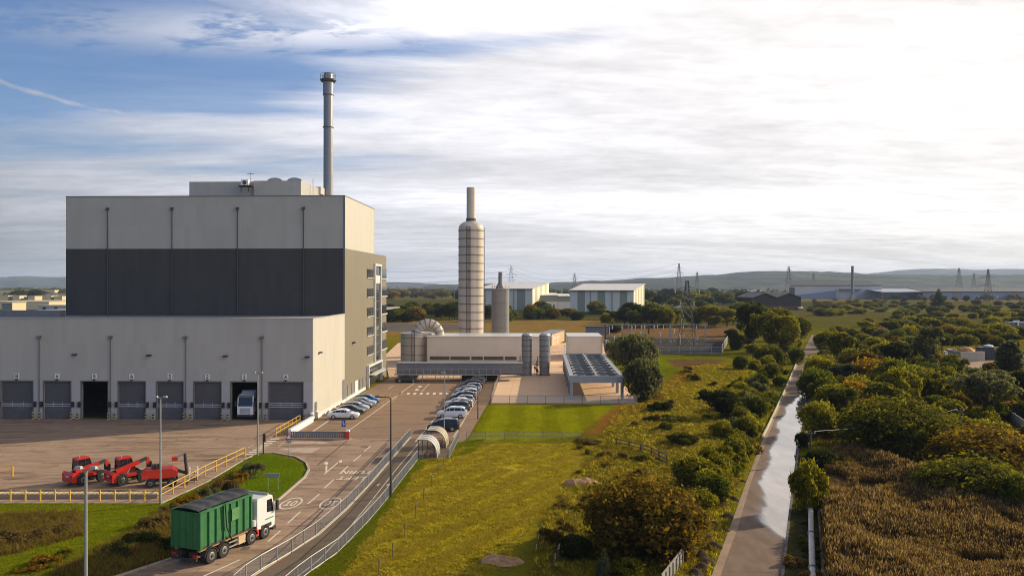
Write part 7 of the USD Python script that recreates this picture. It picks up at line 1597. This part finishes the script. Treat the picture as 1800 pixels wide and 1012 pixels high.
# masses of bushes: one loop per area, each bush an object of its own
PALW = {'olive': 'olive', 'green': 'green', 'dark': 'dark green', 'yellow': 'yellowing', 'rust': 'russet', 'orange': 'orange', 'greygreen': 'grey green', 'brown': 'brown'}
KW = {'bush': 'bush', 'scrub': 'shrub', 'round': 'tree', 'tall': 'tree', 'far': 'tree'}
CNT = 'first second third fourth fifth sixth seventh eighth ninth tenth eleventh twelfth'.split()
def fill(poly, n, sizes, kinds, pals, area, seed, hr=(.5, .8), minsep=.55):
    """Plants of one area, each an object of its own whose label says where in the area it stands."""
    r = random.Random(seed); P = Polygon(gpoly(poly)).buffer(0); b = P.bounds; got = []; tries = 0; HB = HARD.buffer(.5); shapely.prepare(HB)
    while len(got) < n and tries < 20000:
        tries += 1; Y = 1 / r.uniform(1 / b[3], 1 / b[1]); x = r.uniform(b[0], b[2]); q = shapely.Point(x, Y)
        if not P.contains(q) or HB.contains(q): continue
        s = r.uniform(*sizes)
        if any((x - q[0]) ** 2 + (Y - q[1]) ** 2 < (minsep * (s + q[2]) / 1.2) ** 2 for q in got): continue
        kd = r.choice(kinds); got.append((x, Y, s, kd, r.choice(pals), s * r.uniform(*hr) * (1.5 if kd == 'tall' else 1.0)))
    us = sorted(q[0] / q[1] for q in got); ys = sorted(q[1] for q in got); N = len(got); rows = {}
    for q in got:
        i, j = us.index(q[0] / q[1]) * 4 // N, ys.index(q[1]) * 4 // N
        key = (q[4], KW[q[3]], ('front', 'near middle', 'far middle', 'back')[j], ('left end', 'left half', 'right half', 'right end')[i]); rows.setdefault(key, []).append(q)
    for key, qs in rows.items():
        qs.sort(key=lambda q: q[0] / q[1])
        for i, (x, Y, s, kd, pal, hh) in enumerate(qs):
            lab = '%s %s at the %s, %s of %s' % (PALW[pal], key[1], key[2], key[3], area) if len(qs) == 1 else '%s %s, %s from left, %s %s of %s' % (PALW[pal], key[1], CNT[i], key[2], key[3], area)
            plant(kd, pal, x, Y, s, hh, lab, 'plants of ' + area)
fill([(1432, 700), (1450, 600), (1560, 556), (1640, 556), (1652, 640), (1640, 690), (1540, 740), (1440, 742)], 120, (4.6, 8.0), ['bush', 'bush', 'round'], ['olive', 'yellow', 'olive', 'green', 'yellow', 'rust', 'greygreen'], 'the lane thicket', 11, (.55, .85), .30)
fill([(1640, 700), (1652, 650), (1800, 650), (1900, 700), (1900, 790), (1660, 770)], 46, (3.5, 6.5), ['bush', 'bush', 'scrub'], ['olive', 'rust', 'brown', 'green', 'yellow'], 'the panel wall bushes', 12, (.4, .65), .34)
fill([(1560, 556), (1900, 556), (1900, 612), (1652, 612)], 80, (6, 11), ['bush', 'round', 'bush'], ['olive', 'yellow', 'rust', 'green', 'yellow', 'olive'], 'the plain behind the scrap', 13, (.42, .62), .32)
fill([(1440, 556), (1560, 556), (1900, 556), (1900, 534), (1430, 534)], 70, (7, 12), ['bush', 'round', 'bush'], ['olive', 'green', 'rust', 'yellow', 'olive', 'greygreen'], 'the far hall plain', 14, (.32, .5), .34)
fill([(1285, 690), (1300, 640), (1345, 640), (1382, 655), (1345, 735), (1318, 800), (1265, 880), (1225, 900), (1260, 800)], 84, (1.8, 4.2), ['bush', 'bush', 'scrub'], ['olive', 'yellow', 'yellow', 'green', 'greygreen'], 'the left lane verge', 15, (.5, .85), .26)
fill([(1410, 830), (1434, 800), (1452, 930), (1450, 1040), (1392, 1040)], 16, (1.0, 2.2), ['scrub'], ['brown', 'olive', 'green'], 'the pipe ditch', 16, (.4, .6), .4)
fill([(1020, 790), (1090, 785), (1180, 830), (1190, 850), (1030, 990), (960, 985), (985, 900)], 20, (.9, 2.2), ['scrub'], ['brown', 'olive', 'rust'], 'the meadow margin', 17, (.4, .7), .6)
fill([(1100, 680), (1250, 645), (1290, 690), (1230, 780), (1090, 770)], 14, (1.0, 2.6), ['scrub'], ['brown', 'olive', 'green'], 'the grassy slope', 18, (.4, .7), .6)
fill([(640, 567), (640, 545), (860, 545), (1075, 548), (1075, 563), (860, 567)], 60, (8, 15), ['round', 'bush'], ['dark', 'olive', 'green', 'rust'], 'the warehouse hedge', 19, (.45, .7), .33)
fill([(1060, 575), (1300, 578), (1300, 560), (1060, 560)], 26, (7, 12), ['round', 'bush'], ['dark', 'green', 'olive', 'yellow'], 'the substation hedge', 20, (.6, .9), .33)
fill([(640, 530), (640, 514), (830, 514), (830, 530)], 34, (14, 26), ['far'], ['rust', 'olive', 'brown', 'dark'], 'the far rise', 21, (.4, .6), .33)
fill([(1130, 545), (1312, 545), (1312, 518), (1130, 518)], 50, (12, 22), ['far'], ['olive', 'green', 'dark', 'yellow'], 'the warehouse plain', 22, (.5, .75), .36)
fill([(-60, 527), (-60, 509), (130, 509), (130, 527)], 40, (16, 28), ['far'], ['dark', 'olive', 'rust', 'green'], 'the sand works', 23, (.4, .6), .4)
fill([(1280, 600), (1292, 640), (1390, 646), (1425, 590), (1412, 560), (1310, 560)], 26, (4, 7), ['bush', 'round'], ['olive', 'green', 'dark', 'yellow'], 'the lane bend clump', 24, (.6, .9), .36)

fill([(1414, 552), (1414, 528), (1640, 528), (1640, 540), (1560, 552)], 46, (5, 10), ['bush', 'round', 'bush'], ['olive', 'brown', 'rust', 'greygreen', 'green'], 'the hall field', 25, (.28, .42), .36)

def instancer(name, protos, X, Y, Z, S, R, label=None, tilt=None):
    pi = UsdGeom.PointInstancer.Define(stage, numbered('/World', name)); tag(pi, label, kind='stuff')
    paths = []
    for k, (g, m) in enumerate(protos):
        q = usdkit.mesh(stage, '%s/clump_%03d' % (pi.GetPath(), k) if k else '%s/clump' % pi.GetPath(), g, m); tones(q, 4 if len(g[0]) > 3000 else 5, k); paths.append(q.GetPath())
    pi.CreatePrototypesRel().SetTargets(paths); n = len(X); r = np.random.default_rng(n)
    pi.CreateProtoIndicesAttr(Vt.IntArray.FromNumpy(r.integers(0, len(protos), n).astype(np.int32)))
    pi.CreatePositionsAttr(Vt.Vec3fArray.FromNumpy(np.c_[X, Y, Z].astype(np.float32)))
    pi.CreateScalesAttr(Vt.Vec3fArray.FromNumpy(np.repeat(np.asarray(S, np.float32)[:, None], 3, 1)))
    pi.CreateOrientationsAttr(Vt.QuathArray([Gf.Quath(math.cos(a / 2), 0, 0, math.sin(a / 2)) for a in R]))
def blades(seed, n, h, spread, w, lean=.5):
    r = np.random.default_rng(seed); v, f = [], []
    for k in range(n):
        a = r.random() * 6.283; b = np.array([r.normal() * spread, r.normal() * spread, -.04]); d = np.array([math.cos(a), math.sin(a), 0]); p = np.array([-d[1], d[0], 0]) * w
        hh = h * (.5 + .7 * r.random()); m = b + d * lean * hh * .25 + [0, 0, hh * .6]; t = b + d * lean * hh * (.6 + .5 * r.random()) + [0, 0, hh]
        i = len(v); v += [b - p, b + p, m + p * .8, m - p * .8, t]; f += [[i, i + 1, i + 2], [i, i + 2, i + 3], [i + 3, i + 2, i + 4]]
    return np.array(v), np.array(f)
def reed(seed, n=13):
    v, f = blades(seed, n, 1.9, .16, .022, .18); r = np.random.default_rng(seed); V, Fc = [v], [f]; i = len(v)
    for k in range(6):
        b = np.array([r.normal() * .15, r.normal() * .15, 1.5 + .45 * r.random()]); d = np.array([r.normal() * .12, r.normal() * .12, .42]); p = np.array([r.normal(), r.normal(), 0]); p = p / np.linalg.norm(p) * .06
        V.append(np.array([b, b + d * .4 + p, b + d, b + d * .4 - p])); Fc.append(np.array([[0, 1, 2], [0, 2, 3]]) + i); i += 4
    return np.vstack(V), np.vstack(Fc)
M_GMEAD = leaf_mat('grass_meadow', [(.1, (.17, .115, .010)), (.5, (.42, .33, .018)), (.9, (.70, .56, .09))], .45)
M_GGREEN = leaf_mat('grass_green', [(.15, (.12, .145, .002)), (.5, (.21, .23, .005)), (.85, (.30, .31, .010))], .45)
M_GROUGH = leaf_mat('grass_rough', [(.15, (.115, .105, .006)), (.5, (.20, .185, .010)), (.85, (.31, .265, .025))], .45)
M_REED = leaf_mat('reed_straw', [(.1, (.05, .028, .012)), (.5, (.155, .092, .042)), (.9, (.36, .245, .13))], .35)
M_WEED = leaf_mat('dead_weed', [(.15, (.10, .06, .016)), (.5, (.20, .125, .032)), (.85, (.30, .20, .06))], .45)
def scatter(poly, n, seed, minus=HARD):
    P = Polygon(gpoly(poly)).buffer(0).difference(minus.buffer(.25)); shapely.prepare(P); b = P.bounds; r = np.random.default_rng(seed); X = np.zeros(0); Y = np.zeros(0)
    while len(X) < n:
        x = r.uniform(b[0], b[2], n * 2); y = r.uniform(b[1], b[3], n * 2); k = shapely.contains_xy(P, x, y) & (r.random(n * 2) < (b[1] / y) ** 1.0); X = np.r_[X, x[k]]; Y = np.r_[Y, y[k]]
    return X[:n], Y[:n], r
Z_MEAD = ZONES[0][0]
X, Y, r = scatter(Z_MEAD, 30000, 1); q_ = np.sin((X * .86 - Y * .50 + 1.2 * (field_noise(X, Y, 22, 1) - .5)) * 2 * np.pi / 3.4); k_ = (r.random(len(X)) < np.clip(.30 + .75 * q_, .08, 1)) & (field_noise(X, Y, 4, 8) > .34); X, Y = X[k_], Y[k_]; instancer('meadow_grass', [(blades(k, 16, .15, .16, .030, 1.5), M_GMEAD) for k in range(3)], X, Y, gzs(X, Y), r.uniform(.6, 1.4, len(X)), r.uniform(0, 6.28, len(X)), 'mown yellow grass of the big meadow')
X, Y, r = scatter(ZONES[1][0], 12000, 2); instancer('verge_grass', [(blades(10 + k, 12, .12, .11, .018, 1.3), M_GGREEN) for k in range(3)], X, Y, gzs(X, Y), r.uniform(.6, 1.3, len(X)), r.uniform(0, 6.28, len(X)), 'green grass of the verge beside the footpath')
X, Y, r = scatter([(-60, 886), (285, 886), (240, 930), (120, 990), (60, 1060), (-80, 1100)], 9000, 3); instancer('verge_grass', [(blades(20 + k, 12, .12, .11, .018, 1.3), M_GGREEN) for k in range(2)], X, Y, gzs(X, Y), r.uniform(.6, 1.3, len(X)), r.uniform(0, 6.28, len(X)), 'green grass left of the road')
X, Y, r = scatter([(-80, 906), (140, 900), (150, 940), (40, 972), (-80, 985)], 1500, 4); instancer('dead_weeds', [(blades(30 + k, 16, .45, .18, .018, .8), (M_WEED, M_WEED, M_GROUGH)[k]) for k in range(3)], X, Y, gzs(X, Y), r.uniform(.5, 1.3, len(X)), r.uniform(0, 6.28, len(X)), 'brown dead weeds in the grass left of the road')
X, Y, r = scatter([(285, 900), (420, 826), (440, 835), (350, 892), (305, 980), (180, 1018), (90, 1012), (225, 940)], 1900, 8); instancer('dead_weeds', [(blades(30 + k, 16, .45, .18, .018, .8), (M_WEED, M_WEED, M_GROUGH)[k]) for k in range(3)], X, Y, gzs(X, Y), r.uniform(.5, 1.3, len(X)), r.uniform(0, 6.28, len(X)), 'brown dead weeds in the border behind the green truck')
X, Y, r = scatter([(905, 1100), (960, 900), (1050, 785), (1090, 720), (1240, 640), (1380, 645), (1340, 760), (1300, 850), (1280, 920), (1225, 1075)], 17000, 5); instancer('rough_grass', [(blades(40 + k, 14, .30, .16, .020, 1.1), (M_GROUGH, M_GMEAD, M_WEED)[k]) for k in range(3)], X, Y, gzs(X, Y), r.uniform(.5, 1.3, len(X)), r.uniform(0, 6.28, len(X)), 'rough olive grass of the slope left of the lane')
X, Y, r = scatter([(1446, 806), (1500, 795), (1620, 850), (1800, 880), (1920, 900), (1920, 1110), (1458, 1110)], 24000, 6); rn = meshkit.fbm(np.c_[X / 5, Y / 7, 0 * X], 4, 6); k_ = rn > .29; X, Y, rn = X[k_], Y[k_], rn[k_]; instancer('reed_bed', [(reed(50 + k), M_REED) for k in range(4)], X, Y, gzs(X, Y), (.22 + .95 * (rn - .3)) * r.uniform(.7, 1.35, len(X)) + .18, r.uniform(0, 6.28, len(X)), 'brown reed bed filling the bottom right corner')
X, Y, r = scatter([(1440, 800), (1400, 800), (1430, 690), (1450, 600), (1900, 560), (1900, 900), (1640, 850)], 14000, 7); instancer('rough_grass', [(blades(60 + k, 14, .5, .18, .02, .6), (M_GROUGH, M_WEED)[k]) for k in range(2)], X, Y, gzs(X, Y), r.uniform(.6, 1.5, len(X)), r.uniform(0, 6.28, len(X)), 'rough grass under the thicket right of the lane')
# the far plain: trees too small and many to tell apart
r = np.random.default_rng(9); n = 5200
Y = 1 / r.uniform(1 / 4200, 1 / 900, n); X = r.uniform(-.80, .80, n) * Y
den = meshkit.fbm(np.c_[X / 260, Y / 420, 0 * X], 4, 3); k = den > .47; k &= ~((X / Y > .33) & (X / Y < .48) & (Y < 1220) & (Y > 700)); k &= ~((X / Y > .48) & (Y > 700) & (Y < 1110) & (r.random(n) < .8)); X, Y = X[k], Y[k]
wl, _, _, _ = shape('far', 0); wl2, _, _, _ = shape('far', 1)
instancer('far_woodland', [(wl, M_LEAF['olive']), (wl2, M_LEAF['dark']), (wl, M_LEAF['green']), (wl2, M_LEAF['rust'])], X, Y, 0 * X - .5, r.uniform(.8, 1.55, len(X)) , r.uniform(0, 6.28, len(X)), 'far hedges and woods of the plain below the hills')

# ------------------------------------------------------------------ the air
g = Nodes(); hz_ = g.add('principled_volume', 'volume', color=(.62, .76, 1.0), density=HAZE, anisotropy=.05)
hb = MB().box(-9900, 9900, -300, 9950, -60, 190)
usdkit.mesh(stage, '/World/haze', hb.mesh(), g.build('haze_air', volume=hz_)); tag(stage.GetPrimAtPath('/World/haze'), kind='stuff')
